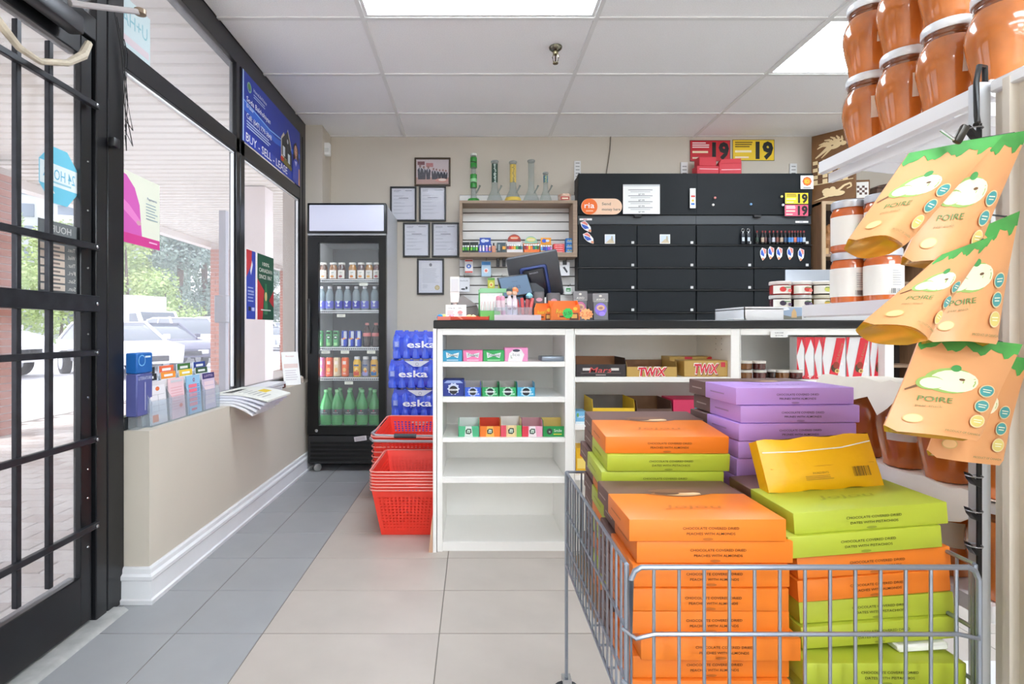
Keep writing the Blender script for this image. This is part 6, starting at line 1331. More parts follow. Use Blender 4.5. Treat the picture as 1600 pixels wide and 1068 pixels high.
# ---- pear snack pouches: real inflated bags spanned between four corner points
PE = (222, 160, 108); POU = mat(PE, .42, noise=(5, .03)); GRN = mat((76, 160, 78), .45, noise=(14, .25)); GOLD = mat((222, 170, 62), .22, .55, noise=(10, .2))
def pouch(label, TL, TR, BL, BR, bulge=.012, gap=.05, art=True):
    """corners are px u, v and depth; builds front, back, gold bottom gusset, green top, prints"""
    C = [P(*c) for c in (TL, TR, BL, BR)]; o = sum(C, Vector()) / 4; C = [c - o for c in C]
    nrm = ((C[1]-C[0]).cross(C[2]-C[0])).normalized()
    if nrm.y > 0: nrm = -nrm                                              # towards the viewer's side
    W_ = (C[1]-C[0]).length; H_ = (C[2]-C[0]).length
    t = thing('snack_pouch', label, 'pouch', o, group='peach coloured pear snack pouches')
    nu, nv = 12, 16
    def pt(u, v, side):
        p = (C[0]*(1-u) + C[1]*u)*(1-v) + (C[2]*(1-u) + C[3]*u)*v
        prof = math.sin(PI*min(1, max(0, u)))**.7 * (v**1.2)
        th = (gap*.5*prof + .0012) if side > 0 else -(gap*.5*prof + .0012)
        rip = .0022*math.sin(u*9 + v*5)*v
        # rounded lower corners
        if v > .93:
            e = min(u, 1-u)
            if e < .08: p = p + (C[0]-C[2])*( .05*(1-e/.08)*(v-.93)/.07)
        return p + nrm*(th + rip)
    def sheet(side, v0, v1, m, name):
        b = MB(); vs = [pt(i/nu, v0 + (v1-v0)*j/nv, side) for j in range(nv+1) for i in range(nu+1)]
        b.add(vs, [(j*(nu+1)+i, j*(nu+1)+i+1, (j+1)*(nu+1)+i+1, (j+1)*(nu+1)+i) for j in range(nv) for i in range(nu)])
        return b.build(name, m, t, angle=80)
    sheet(1, 0, 1, POU, 'front_sheet'); sheet(-1, 0, 1, POU, 'back_sheet')
    b = MB(); vs = []
    for i in range(nu+1):
        f_, k_ = pt(i/nu, 1, 1), pt(i/nu, 1, -1); vs += [f_, (f_ + k_)/2 + (C[0]-C[2]).normalized()*.022*math.sin(PI*i/nu), k_]
    b.add(vs, [(3*i, 3*i+3, 3*i+4, 3*i+1) for i in range(nu)] + [(3*i+1, 3*i+4, 3*i+5, 3*i+2) for i in range(nu)]); b.build('gold_gusset', GOLD, t, angle=80)
    # prints follow the front sheet
    def onfront(x, y, lift): return pt(x, y, 1) + nrm*lift
    pr = MB(); mats = []
    lv = [0]
    def pol(pts, c):
        m_ = c if not isinstance(c, tuple) else mat(c, .45)
        if m_ not in mats: mats.append(m_)
        lv[0] += 1; l = .0006 + .00012*lv[0]; n = len(pts); cx = sum(p[0] for p in pts)/n; cy = sum(p[1] for p in pts)/n
        vs = [onfront(cx, cy, l)] + [onfront((cx + p[0])/2, (cy + p[1])/2, l) for p in pts] + [onfront(x, y, l) for x, y in pts]
        pr.add(vs, [(0, 1 + i, 1 + (i+1) % n) for i in range(n)] + [(1 + i, 1 + n + i, 1 + n + (i+1) % n, 1 + (i+1) % n) for i in range(n)], mats.index(m_))
    def el(x, y, rx, ry, c, n=18): pol([(x + rx*math.cos(2*PI*k/n), y + ry*math.sin(2*PI*k/n)) for k in range(n)], c)
    def txt(s, x, y, h, w_, c):
        vs, fs, x0, x1, y0, y1 = glyphs(s); m_ = mat(c, .45)
        if m_ not in mats: mats.append(m_)
        lv[0] += 1; l = .0006 + .00012*lv[0]
        pr.add([onfront(x + ((a-x0)/(x1-x0) - .5)*w_, y - (b_/.7 - .5)*h, l) for a, b_, _ in vs], fs, mats.index(m_))
    # leafy green top
    gr = MB(); n = 24; rows = []
    for i in range(n+1):
        u = i/n; edge = .13 + .035*math.sin(u*23) + .02*math.sin(u*51); rows.append([onfront(u, edge*j/3, .0006) for j in range(4)])
    gr.add([p for r_ in rows for p in r_], [(4*i+j, 4*i+4+j, 4*i+5+j, 4*i+1+j) for i in range(n) for j in range(3)]); gr.build('green_top', GRN, t, angle=80)
    if art:
        el(.40, .46, .25, .13, (150, 180, 96)); el(.44, .46, .235, .112, (232, 226, 196)); el(.22, .50, .13, .07, (150, 180, 96)); el(.24, .50, .115, .056, (232, 226, 196)); el(.5, .44, .03, .012, (110, 80, 50)); pol([(.10, .53), (.02, .58), (.025, .595), (.12, .55)], (120, 84, 52)); el(.42, .33, .05, .035, (70, 150, 80))
        txt('POIRE', .30, .66, .05, .30, (104, 142, 80)); txt('pear snack', .26, .73, .022, .22, (150, 140, 90)); el(.16, .86, .08, .045, (206, 176, 110)); el(.16, .86, .07, .038, (238, 196, 140))
        for yy, c in ((.52, (70, 158, 160)), (.67, (70, 158, 160)), (.82, (222, 206, 120))):
            el(.80, yy, .105, .062, (230, 214, 170)); el(.80, yy, .092, .053, c); pol([(.74, yy - .016), (.86, yy - .016), (.86, yy - .008), (.74, yy - .008)], (236, 236, 214)); pol([(.75, yy + .006), (.85, yy + .006), (.85, yy + .014), (.75, yy + .014)], (236, 236, 214))
        txt('PRODUCT OF CANADA', .66, .945, .018, .46, (130, 130, 80))
        me = pr.build('print', mats, t, smooth=False)
    top = (C[0] + C[1])/2*.4 + C[1]*.6; MB().tube([top + (C[2]-C[0])*.03, top, Vector((.900, .950, 0)) + Vector((0, 0, P(*TR).z + .012)) - o], .0016, 6).build('hang_loop', BLACK, t)
    for s in (0, 1):
        b = MB(); vs = []
        for j in range(nv+1): vs += [pt(s, j/nv, 1), pt(s, j/nv, -1)]
        b.add(vs, [(2*j, 2*j+2, 2*j+3, 2*j+1) for j in range(nv)]); b.build('side_seam', POU, t, angle=80)
    return t
pouch('lowest pear pouch behind, at the right of the bottom pair', (1505, 545, .88), (1606, 560, .90), (1448, 712, .87), (1562, 726, .89), gap=.03)
pouch('lowest front pear pouch with the cut pear picture', (1440, 520, .84), (1596, 538, .86), (1380, 672, .80), (1526, 690, .82), gap=.05)
pouch('middle row pear pouch at the right with three round badges', (1492, 372, .86), (1592, 330, .88), (1440, 535, .82), (1554, 540, .84), gap=.045)
pouch('middle row pear pouch at the left with an open gold bottom', (1470, 398, .80), (1552, 368, .83), (1344, 508, .74), (1440, 538, .76), gap=.07)
pouch('upper pear pouch behind, at the right of the top pair', (1496, 222, .86), (1606, 204, .88), (1408, 410, .82), (1516, 416, .84), gap=.045)
pouch('upper front pear pouch hanging from the black clip', (1419, 240, .82), (1566, 212, .84), (1322, 380, .76), (1406, 392, .78), gap=.06)
t = thing('metal_clip', 'small black clip pinching the upper front pouch', 'clip', P(1503, 207, .80), (0, .5, 0)); MB().rbox(-.006, .006, -.004, .004, -.018, .012, .003, 2).build('grip', mat((60, 56, 50), .3, .5), t); MB().tube([(-.004, 0, -.015), (-.03, 0, -.012)], .002, 6).build('jaw', CHROME, t)
# ================================================================ wire cart with candy boxes
WX0, WX1, WY0, WY1, WZ0, WZ1 = .249, .815, .856, 1.43, .405, .654
CW = mat((150, 158, 172), .32, .6)
t = thing('wire_cart', 'grey wire basket cart filled with candy boxes', 'cart', ((WX0 + WX1)/2, (WY0 + WY1)/2, 0))
ox, oy = t.location.x, t.location.y
def W(p): return (p[0] - ox, p[1] - oy, p[2])
def wires(name, lines, r=.0028, n=6):
    b = MB()
    for ln in lines: b.tube([W(p) for p in ln], r, n)
    return b.build(name, CW, t)
# front frame with rounded corners
rc = .02
fr = [(WX0 + .004, WY0, WZ0 - .02), (WX0 + .004, WY0, WZ1 - rc), (WX0 + .010, WY0, WZ1 - .006), (WX0 + rc, WY0, WZ1), (WX1 - rc, WY0, WZ1), (WX1 - .010, WY0, WZ1 - .006), (WX1 - .004, WY0, WZ1 - rc), (WX1 - .004, WY0, WZ0 - .02)]
wires('front_frame', [fr], .0045, 8)
for k in range(13):
    x = WX0 + (k + 1)*(WX1 - WX0)/14; wires('front_wire', [[(x, WY0, WZ0), (x, WY0, WZ1)]])
for z in (WZ1 - .105, WZ1 - .19): wires('front_rail', [[(WX0 - .006, WY0 + .012, z), (WX0 + .01, WY0 - .006, z - .006), (WX0 + .04, WY0 - .004, z), (WX1 - .04, WY0 - .004, z), (WX1 - .01, WY0 - .006, z - .006), (WX1 + .008, WY0 + .012, z)]], .0035)
for x, nm in ((WX0, 'left'), (WX1, 'right')):
    wires(nm + '_frame', [[(x, WY0 + .012, .10), (x, WY0 + .012, WZ1), ]], .0045, 8)
    wires(nm + '_frame', [[(x, WY1, .10), (x, WY1, WZ1)]], .0045, 8)
    for z in (WZ1 + .0, WZ1 - .105, WZ1 - .19, WZ0): wires(nm + '_rail', [[(x, WY0 + .012, z), (x, WY1, z)]], .0035)
    for k in range(17):
        y = WY0 + .012 + (k + 1)*(WY1 - WY0 - .012)/18; wires(nm + '_wire', [[(x, y, WZ0), (x, y, WZ1)]], .0025, 5)
for k in range(13):
    x = WX0 + (k + 1)*(WX1 - WX0)/14; wires('rear_wire', [[(x, WY1, WZ0), (x, WY1, WZ1)]], .0025, 5)
wires('rear_rail', [[(WX0, WY1, WZ1), (WX1, WY1, WZ1)], [(WX0, WY1, WZ0), (WX1, WY1, WZ0)]], .0035)
wires('bottom_grid', [[(WX0 + k*(WX1 - WX0)/16, WY0, WZ0), (WX0 + k*(WX1 - WX0)/16, WY1, WZ0)] for k in range(17)] + [[(WX0, WY0 + k*(WY1 - WY0)/8, WZ0 - .003), (WX1, WY0 + k*(WY1 - WY0)/8, WZ0 - .003)] for k in range(9)], .0025, 5)
for x in (WX0, WX1):
    for y in (WY0 + .012, WY1):
        MB().lathe([(.012, -.010), (.045, -.009), (.045, .009), (.012, .010)], 18).build('wheel', RUB, t, (x - ox, y - oy, .046), (PI/2, 0, 0)); MB().box(-.012, .012, -.014, .014, .046, .105).build('wheel_fork', CHROME, t, (x - ox, y - oy, 0))
# ---- candy boxes
BWd, BDp, BHt = .265, .232, .0375
BROWN = mat((104, 74, 68), .45, noise=(6, .06))
CC = {'o': ((232, 124, 34), 'orange', 'PEACHES WITH ALMONDS'), 'g': ((176, 188, 56), 'lime green', 'DATES WITH PISTACHIOS'), 'p': ((188, 148, 226), 'lilac', 'PRUNES WITH ALMONDS')}
BM = {}
def box_parts(c):
    if c in BM: return BM[c]
    col, nm, line = CC[c]; split = .142
    base = MB().rbox(.0006, BWd - .0006, split - .004, BDp, .0006, BHt - .0006, .0016, 1).mesh('box_base', BROWN)
    sl = MB().rbox(0, BWd, 0, split, 0, BHt, .0018, 2).mesh('sleeve', mat(col, .42, noise=(4, .02)))
    tc = tuple(int(x*.34) for x in col)
    d = D(); d.text('CHOCOLATE COVERED DRIED', BWd*.52, BHt*.60, .0042, tc, .095); d.text(line, BWd*.52, BHt*.36, .0042, tc, .082); d.ell(BWd*.5, BHt*.12, .009, .0022, tuple(int(x*.8) for x in col))
    ob = d.build('t'); front = ob.data; bpy.data.objects.remove(ob)
    d = D(); n = 14
    d.poly([(BWd*.26 + BWd*.52*k/n, split - .0 - .020*math.sin(PI*k/n)) for k in range(n+1)] + [(BWd*.78, split + .002), (BWd*.26, split + .002)], (104, 74, 68))
    d.ell(BWd*.48, split - .004, .045, .012, (150, 96, 60)); d.ell(BWd*.54, split - .006, .036, .010, (214, 170, 120)); d.ell(BWd*.43, split - .002, .024, .009, (92, 56, 40)); d.ell(BWd*.60, split - .002, .020, .007, (232, 200, 160)); d.ell(BWd*.5, split + .012, .05, .012, (124, 84, 64))
    d.text('Jojou', BWd*.5, .062, .017, tuple(int(x*.86) for x in col), .10, shear=.3)
    ob = d.build('t', rot=(0, 0, 0)); top = ob.data; bpy.data.objects.remove(ob)
    d = D(); d.rect(.110, BHt*.46, .175, BHt*.54, tuple(int(x*.80) for x in col)); ob = d.build('t'); side = ob.data; bpy.data.objects.remove(ob)
    d = D(); d.rect(.014, BHt*.46, .066, BHt*.54, (170, 150, 146)); ob = d.build('t'); side2 = ob.data; bpy.data.objects.remove(ob)
    BM[c] = (base, sl, front, top, side, side2); return BM[c]
def candy(c, label, loc, rot, grp):
    t = thing('candy_box', label, 'candy box', loc, rot, group=grp); base, sl, front, top, side, side2 = box_parts(c)
    put('box_base', base, t); put('sleeve', sl, t); put('front_print', front, t, (0, -.0006, 0), FRONT); put('top_print', top, t, (0, 0, BHt + .0004)); put('side_print', side, t, (-.0006, .225, 0), (PI/2, 0, -PI/2)); put('base_print', side2, t, (-.0006, .225, 0), (PI/2, 0, -PI/2)); return t
rnd = random.Random(21)
PITCH = .0385
def stack(cols, x, y, z0, where, grp, rz=0., tilt=0., shifts=None, leanx=0.):
    n = len(cols)
    for k, c in enumerate(cols):                                          # k = 0 is the top box
        i = n - 1 - k; sx, sy, sr = (shifts or {}).get(k, (rnd.uniform(-.003, .003), rnd.uniform(-.003, .003), rnd.uniform(-.01, .01)))
        lab = ('topmost %s candy box' % CC[c][1] if k == 0 else '%s %s candy box from the top' % (ORD[k], CC[c][1])) + ' in the ' + where
        candy(c, lab, (x + sx - math.sin(tilt)*i*PITCH*0, y + sy, z0 + i*PITCH), (leanx, -tilt, rz + sr), grp)
Z0 = WZ0 + .004
stack('oooooooo', .266, .898, Z0, 'near left stack of the cart', 'near left candy box stack', shifts={0: (-.004, .0, .0), 1: (.010, .004, 0), 5: (.012, -.012, -.01)})
# near right: two level boxes, then a stack tipped by a folded magazine
candy('g', 'lowest level lime green candy box at the front right of the cart', (.553, .872, Z0), (0, 0, 0), 'near right candy box stack')
candy('g', 'second level lime green candy box with its script top showing, front right', (.549, .880, Z0 + PITCH), (0, 0, .0), 'near right candy box stack')
TL_ = math.radians(4.2); zb = Z0 + 2*PITCH + .001
mg = thing('folded_magazine', 'red and white folded magazine wedged under the tipped candy boxes', 'magazine', (.742, .905, zb), (0, -TL_*.9, 0)); MB().rbox(-.02, .066, 0, .19, .0, .013, .003, 1).build('pages', PAPER, mg); d = D(); d.rect(.0, .02, .06, .10, (206, 60, 70)); d.rect(.01, .11, .05, .17, (90, 130, 150)); d.build('cover_print', mg, (0, 0, .0134), (0, 0, 0))
cols = 'ggoogg'
for k, c in enumerate(cols):
    i = 5 - k; off = (0, -.014, .006, .004, .008, .006)[k]
    candy(c, ('topmost lime green candy box of the tipped near right stack' if k == 0 else '%s box from the top, %s, of the tipped near right stack' % (ORD[k], CC[c][1])), (.556 + off - math.sin(TL_)*i*PITCH*.35, .915 + (.0, -.006, .003, 0, .004, -.004)[k], zb + .002 + i*(PITCH + .0003)), (0, -TL_, (.0, .01, 0, .01, -.01, 0)[k]), 'near right candy box stack')
pad = MB().prism([(1.145, Z0 - .001), (1.40, Z0 - .001), (1.40, Z0 + .034), (1.145, Z0 + .012)], .262, .56, 'x').build('cardboard_pad', mat((170, 130, 90), .8)); tag(pad, 'flat cardboard pad under the rear left candy boxes', 'cardboard')
stack('oggogogogo', .288, 1.150, Z0 + .013, 'rear left stack of the cart', 'rear left candy box stack', leanx=.085, shifts={0: (-.004, 0, -.01), 2: (-.012, .004, 0)})
stack('ppppppppppppp', .572, 1.158, Z0, 'tall rear right stack of the cart', 'rear right candy box stack', rz=.04, shifts={0: (.0, .004, .0), 1: (.008, 0, -.01), 2: (.002, -.004, .01)})
# yellow packet leaning on the lilac boxes
yt = 1.055
a_, b_ = P(1187, 770, yt), P(1361, 757, yt)
t = thing('yellow_packet', 'bright yellow wrapped packet leaning on the lilac boxes', 'packet', (a_.x, yt - .02, a_.z + .004), (math.radians(-20), -math.atan2(b_.z - a_.z, b_.x - a_.x), 0))
w_ = b_.x - a_.x; h_ = .10; YL = mat((240, 182, 14), .38, noise=(5, .06), bump=(22, .35, .006))
bm = bmesh.new(); bmesh.ops.create_grid(bm, x_segments=14, y_segments=8, size=.5)
vs = [(v.co.x, v.co.y) for v in bm.verts]; fs = [[v.index for v in f.verts] for f in bm.faces]; bm.free()
b = MB()
for s in (-1, 1):
    b.add([((x + .5)*w_*(1 + .0*s), s*(.016 + .010*(1 - (2*x)**4)*(1 - (2*y)**4)) , (y + .5)*h_ + .002*math.sin(x*17 + y*5)) for x, y in vs], fs)
n_ = 14
b.add([(0, -.016, 0), (0, .016, 0), (0, .016, h_), (0, -.016, h_), (w_, -.016, 0), (w_, .016, 0), (w_, .016, h_), (w_, -.016, h_)], [(0, 1, 2, 3), (4, 5, 6, 7), (0, 1, 5, 4), (3, 2, 6, 7)])
b.build('wrapper', YL, t, angle=70)
MB().tube([(0.004, -.020, h_*.76), (w_*.3, -.0268, h_*.73), (w_*.7, -.0268, h_*.75), (w_ - .004, -.020, h_*.84)], .0012, 6).build('white_seam', WHITE, t)
MB().tube([(0.012, -.0195, h_*.44), (w_*.5, -.0262, h_*.44), (w_ - .008, -.0195, h_*.44)], .0012, 6).build('fold', mat((226, 166, 20), .45), t)
d = D(); d.text('INGREDIENTS', w_*.46, h_*.31, .0035, (150, 110, 20), .03); d.lines(w_*.32, w_*.58, h_*.18, h_*.27, 3, (176, 134, 30), .2, .4)
for k in range(16): d.rect(w_*.74 + k*.0020, h_*.20, w_*.74 + k*.0020 + random.choice((.0006, .001, .0014)), h_*.38, (90, 70, 20))
d.build('print', t, (0, -.0272, 0))
# ================================================================ things at the window and door
GX = -1.349                                            # just inside the glass
def poster(name, label, y0, y1, z0, z1, draw, cat='poster', x=GX, rot=INWARD, col=(240, 240, 238)):
    w_, h_ = abs(y1 - y0), z1 - z0
    t = thing(name, label, cat, (x, (y0 + y1)/2, (z0 + z1)/2), rot)
    MB().box(-w_/2, w_/2, -h_/2, h_/2, -.0022, 0).build('sheet', mat(col, .5), t)
    d = D(.4); draw(d, w_, h_); d.build('print', t, (0, 0, .0003), (0, 0, 0)); return t
def realty(d, w, h):
    d.rect(-w/2, -h/2, w/2, h/2, (24, 52, 160)); d.poly([(-w/2, -h*.05), (0, -h*.12), (w/2, h*.02), (w/2, h*.10), (0, -.02*h), (-w/2, h*.1)], (44, 100, 206)); d.poly([(-w/2, .08*h), (-w*.1, -.0*h), (w*.3, .06*h), (w*.3, .075*h), (-w*.1, .02*h), (-w/2, .095*h)], (140, 190, 240)); d.rect(-w/2, -h/2, w/2, -h*.34, (30, 60, 176))
    d.rect(-w/2, -h/2, -w*.485, h/2, (190, 214, 240))
    d.ring(-w*.41, h*.33, h*.05, h*.075, (130, 170, 150)); d.ell(-w*.41, h*.34, h*.045, h*.045, (90, 140, 60)); d.text('HomeLife/Vision', -w*.35, h*.36, h*.05, (236, 240, 248), w*.2, 'l'); d.lines(-w*.35, -w*.14, h*.24, h*.31, 2, (200, 214, 240), .2)
    d.text('Soda Bakhshiyan', -w*.45, h*.14, h*.075, (250, 250, 252), w*.36, 'l'); d.text('Broker', -w*.45, h*.04, h*.05, (230, 236, 250), w*.1, 'l')
    d.text('Call: (647) 779-3848', -w*.45, -h*.10, h*.075, (250, 250, 252), w*.38, 'l'); d.lines(-w*.45, -w*.06, -h*.28, -h*.16, 3, (200, 216, 244), .2, .45)
    d.text('BUY - SELL - LEASE', -w*.46, -h*.41, h*.12, (250, 250, 252), w*.68, 'l')
    H_ = (40, 42, 46); X = w*.10
    d.poly([(X, -h*.28), (X, h*.08), (X + w*.05, h*.2), (X + w*.09, h*.12), (X + w*.13, h*.32), (X + w*.20, h*.06), (X + w*.20, -h*.28)], (210, 200, 176)); d.poly([(X + w*.012, -h*.2), (X + w*.012, h*.06), (X + w*.125, h*.28), (X + w*.19, h*.04), (X + w*.19, -h*.26)], H_); d.poly([(X + w*.10, -h*.3), (X + w*.10, -h*.02), (X + w*.15, h*.12), (X + w*.21, -h*.04), (X + w*.21, -h*.3)], (54, 56, 60)); d.rect(X + w*.03, -h*.2, X + w*.075, -h*.04, (206, 214, 220)); d.rect(X + w*.13, -h*.26, X + w*.175, -h*.1, (206, 214, 220)); d.ell(X + w*.125, h*.1, w*.014, h*.04, (200, 206, 214)); d.poly([(X - w*.02, -h*.32), (X + w*.06, -h*.22), (X + w*.22, -h*.3), (X + w*.2, -h*.36)], (120, 110, 50)); d.ell(X + w*.02, -h*.27, w*.03, h*.04, (206, 60, 40))
    X = w*.40; d.poly([(X - w*.055, -h*.1), (X - w*.05, h*.16), (X, h*.24), (X + w*.05, h*.14), (X + w*.065, -h*.14), (X + w*.03, -h*.18)], (48, 26, 22)); d.ell(X - w*.004, h*.08, w*.030, h*.10, (214, 160, 132)); d.rect(X - w*.012, -h*.08, X + w*.012, .0, (206, 150, 124)); d.poly([(X - w*.07, -h*.5), (X - w*.07, -h*.16), (X - w*.02, -h*.06), (X + w*.03, -h*.07), (X + w*.075, -h*.16), (X + w*.08, -h*.5)], (60, 80, 190)); d.poly([(X - w*.03, -h*.12), (X, -h*.2), (X + w*.02, -h*.1)], (190, 190, 230)); d.poly([(X + w*.05, -h*.5), (X + w*.055, -h*.2), (X + w*.08, -h*.2), (X + w*.085, -h*.5)], (206, 150, 124)); d.ell(X - w*.014, h*.09, w*.004, h*.01, (40, 24, 22)); d.ell(X + w*.010, h*.09, w*.004, h*.01, (40, 24, 22)); d.ell(X - w*.002, h*.025, w*.009, h*.008, (180, 70, 70))
poster('realty_poster', 'blue real estate poster with a house and white BUY SELL LEASE lettering', 3.06, 4.07, 2.125, 2.535, realty, x=-1.326, col=(30, 60, 170))
def pinkman(d, w, h):
    d.rect(-w/2, -h/2, w/2, h/2, (224, 226, 208)); d.rect(-w/2, -h/2, w/2, -h*.36, (206, 60, 140)); P_ = (206, 92, 176)
    d.poly([(-w/2, -h*.36), (-w/2, h*.46), (-w*.36, h*.44), (-w*.16, h*.3), (-w*.04, h*.08), (.02*w, -h*.36)], P_); d.poly([(-w/2, -h*.02), (-w*.06, -h*.22), (-w*.02, -h*.14), (-w*.3, h*.04), (-w/2, h*.12)], (226, 130, 196)); d.ell(-w*.06, -h*.18, w*.06, h*.035, (206, 160, 170)); d.lines(w*.12, w*.44, -h*.1, h*.16, 6, (150, 170, 176), .3); d.text('Payments', w*.28, h*.22, h*.035, (90, 110, 150), w*.26); d.rect(w*.2, -h*.43, w*.42, -h*.41, (240, 190, 220))
poster('pink_poster', 'pale poster of a person in a pink top with folded arms', 2.035, 2.29, 1.375, 1.655, pinkman)
def bluep(d, w, h): d.rect(-w/2, -h/2, w/2, h/2, (50, 70, 176)); d.poly([(-w/2, h*.1), (-w/2, h/2), (w*.1, h/2), (w*.06, h*.3)], (206, 60, 66)); d.poly([(-w*.1, h*.2), (w*.1, h*.36), (w*.2, h*.3), (.0, h*.14)], (236, 236, 240)); d.text('1 = YOU', 0, -h*.1, h*.035, (230, 236, 250), w*.6); d.lines(-w*.36, w*.36, -h*.26, -h*.02, 5, (190, 200, 236), .3); d.rect(-w*.3, -h*.38, -w*.04, -h*.32, K); d.rect(w*.06, -h*.38, w*.36, -h*.33, (190, 200, 236))
poster('blue_poster', 'narrow blue and red poster in the narrow window', 3.165, 3.295, 1.10, 1.515, bluep)
def greenp(d, w, h): d.rect(-w/2, -h/2, w/2, h/2, (28, 84, 60)); d.poly([(-w/2, -h/2), (-w/2, h*.12), (-w*.1, -.05*h), (-w*.2, -h/2)], (196, 44, 50)); d.poly([(w/2, -h*.3), (w/2, -.02*h), (w*.2, -h*.2)], (190, 44, 50)); d.text('100%', 0, h*.36, h*.055, (236, 232, 220), w*.42); d.text('CANADIAN', 0, h*.26, h*.06, (236, 232, 220), w*.8); d.text('SINCE 1867.', 0, h*.16, h*.06, (236, 232, 220), w*.8); d.poly([(-w*.1, -h*.42), (-w*.1, -h*.1), (-w*.05, .0), (-w*.05, h*.06), (w*.05, h*.06), (w*.05, .0), (w*.1, -h*.1), (w*.1, -h*.42)], (60, 130, 84)); d.ell(0, -h*.14, w*.07, h*.07, (226, 200, 130)); d.rect(-w*.3, -h*.36, w*.3, -h*.34, (200, 206, 200))
poster('green_poster', 'green and red beer poster reading 100% Canadian since 1867', 3.325, 3.595, 1.10, 1.515, greenp)
# see-through stickers on the door and transom, read from outside (mirrored from here)
o = thing('open_hours_octagon', 'light blue octagonal 24 hour sticker on the door glass', 'sticker', (-1.357, 1.745, 1.535), OUTWARD)
MB().prism([(.088*math.cos(PI/8 + PI*k/4), .098*math.sin(PI/8 + PI*k/4)) for k in range(8)], -.0012, 0, 'z').build('sheet', mat((110, 196, 222), .5), o)
for zf, fl in ((.0004, 1), (-.0016, -1)):
    d = D(); d.rect(-.080, -.036, .080, .036, (226, 236, 238)); d.text('24 HOUR', 0, .004, .034, (110, 186, 214), .135); d.rect(-.05, -.026, .05, -.020, (150, 200, 216)); d.poly([(.02, -.06), (.04, -.06), (.03, -.045)], Wt); d.build('print', o, (0, 0, zf), (0, 0, 0)).scale.z = fl
o = thing('hours_sign', 'dark grey opening hours sign with pale rows on the door glass', 'sign', (-1.357, 1.745, 1.27), OUTWARD)
MB().box(-.085, .085, -.115, .115, -.0015, 0).build('sheet', mat((112, 116, 118), .5), o)
for zf, fl in ((.0004, 1), (-.0019, -1)):
    d = D(); d.text('HOURS', 0, .092, .022, (206, 206, 204), .10)
    for k, n_ in enumerate(('Mon.', 'Tues.', 'Wed.', 'Thur.', 'Fri.', 'Sat.', 'Sun.')):
        yy = .058 - k*.026; d.text(n_, -.05, yy, .013, (214, 212, 206), .034); d.rect(-.02, yy - .010, .080, yy + .010, (214, 198, 184)); d.rect(.0, yy - .003, .06, yy + .003, (130, 120, 116))
    d.build('print', o, (0, 0, zf), (0, 0, 0)).scale.z = fl
o = thing('transom_sticker', 'pale rounded sticker with teal letters high on the transom glass', 'sticker', (-1.357, 2.135, 2.235), OUTWARD)
MB().rbox(-.10, .10, -.10, .10, -.0015, 0, .0006, 1).build('sheet', mat((206, 226, 222), .5), o)
for zf, fl in ((.0004, 1), (-.0019, -1)):
    d = D(); d.text('U+HA', 0, .02, .055, (130, 190, 196), .16); d.rect(-.09, -.08, .09, -.05, (226, 206, 206)); d.build('print', o, (0, 0, zf), (0, 0, 0)).scale.z = fl
# door closer, bracket, hanging hose and loose wires at the top left
t = thing('door_closer', 'grey door closer arm at the top of the barred door', 'door closer', (-1.325, 1.55, 2.06))
MB().rbox(0, .05, -.02, .20, -.06, .0, .008, 2).build('housing', mat((60, 60, 64), .4, .3), t)
MB().tube([(.045, .14, .01), (.115, .38, .125)], .010, 8).build('arm', mat((196, 190, 190), .35, .4), t); MB().lathe([(.012, 0), (.02, .004), (.02, .02), (.01, .026)], 12).build('arm_joint', mat((150, 130, 110), .4, .4), t, (.115, .385, .115))
o = MB().tube([(-1.275, 1.22, 1.98), (-1.268, 1.36, 1.90), (-1.265, 1.43, 1.848), (-1.262, 1.48, 1.818), (-1.262, 1.55, 1.815), (-1.265, 1.66, 1.865), (-1.275, 1.74, 1.93), (-1.30, 1.80, 2.0)], [.009, .009, .012, .010, .009, .010, .014, .012], 8).build('hanging_hose', mat((196, 184, 164), .6, noise=(30, .2), bump=(60, .5, .004))); tag(o, 'cream plastic covered chain hanging across the top of the door', 'chain')
for k in range(4):
    pts = [(-1.318, 1.95 + .02*k, 2.22 - .03*k), (-1.312, 1.985 + .012*k, 2.08), (-1.318, 2.02 + .012*math.sin(k*2), 1.93 - .02*k), (-1.31, 2.03 + .02*math.cos(k*3), 1.80 - .03*k), (-1.318, 2.015, 1.83 - .02*k)]
    o = MB().tube(pts, .0018, 5).build('loose_wire', BLACK); tag(o, '%s thin black wire dangling beside the window jamb' % ORD[k], 'wire', 'dangling black wires')
o = MB().rbox(-1.325, -1.30, 1.93, 1.965, 1.70, 1.735, .006, 2).build('door_sensor', BLACK); tag(o, 'small black contact sensor on the door jamb', 'sensor')
# ---- window sill
SILL = .651
t = thing('brochure_rack', 'clear acrylic brochure rack standing on the window sill', 'brochure rack', (-1.27, 2.10, SILL))
Lk = .56
b = MB(); b.box(-.055, .0, 0, Lk, 0, .003); b.box(0, .003, 0, Lk, 0, .10); b.box(-.030, -.027, 0, Lk, 0, .145); b.box(-.058, -.055, 0, Lk, 0, .19)
for k in range(5): y = k*Lk/4; b.prism([(-.058, 0), (.003, 0), (.003, .10), (-.058, .19)], y - .0015, y + .0015)
b.build('acrylic', CLEAR, t)
BRO = [((218, 214, 218), (226, 120, 70), 'grey slip brochure with an orange mark, front pocket'), ((236, 200, 206), (226, 110, 90), 'pale pink brochure in the front row, second pocket'), ((150, 196, 226), (222, 80, 110), 'light blue brochure with pink boxes, third pocket'), ((214, 196, 216), (60, 50, 110), 'lilac brochure with a navy top, right front pocket')]
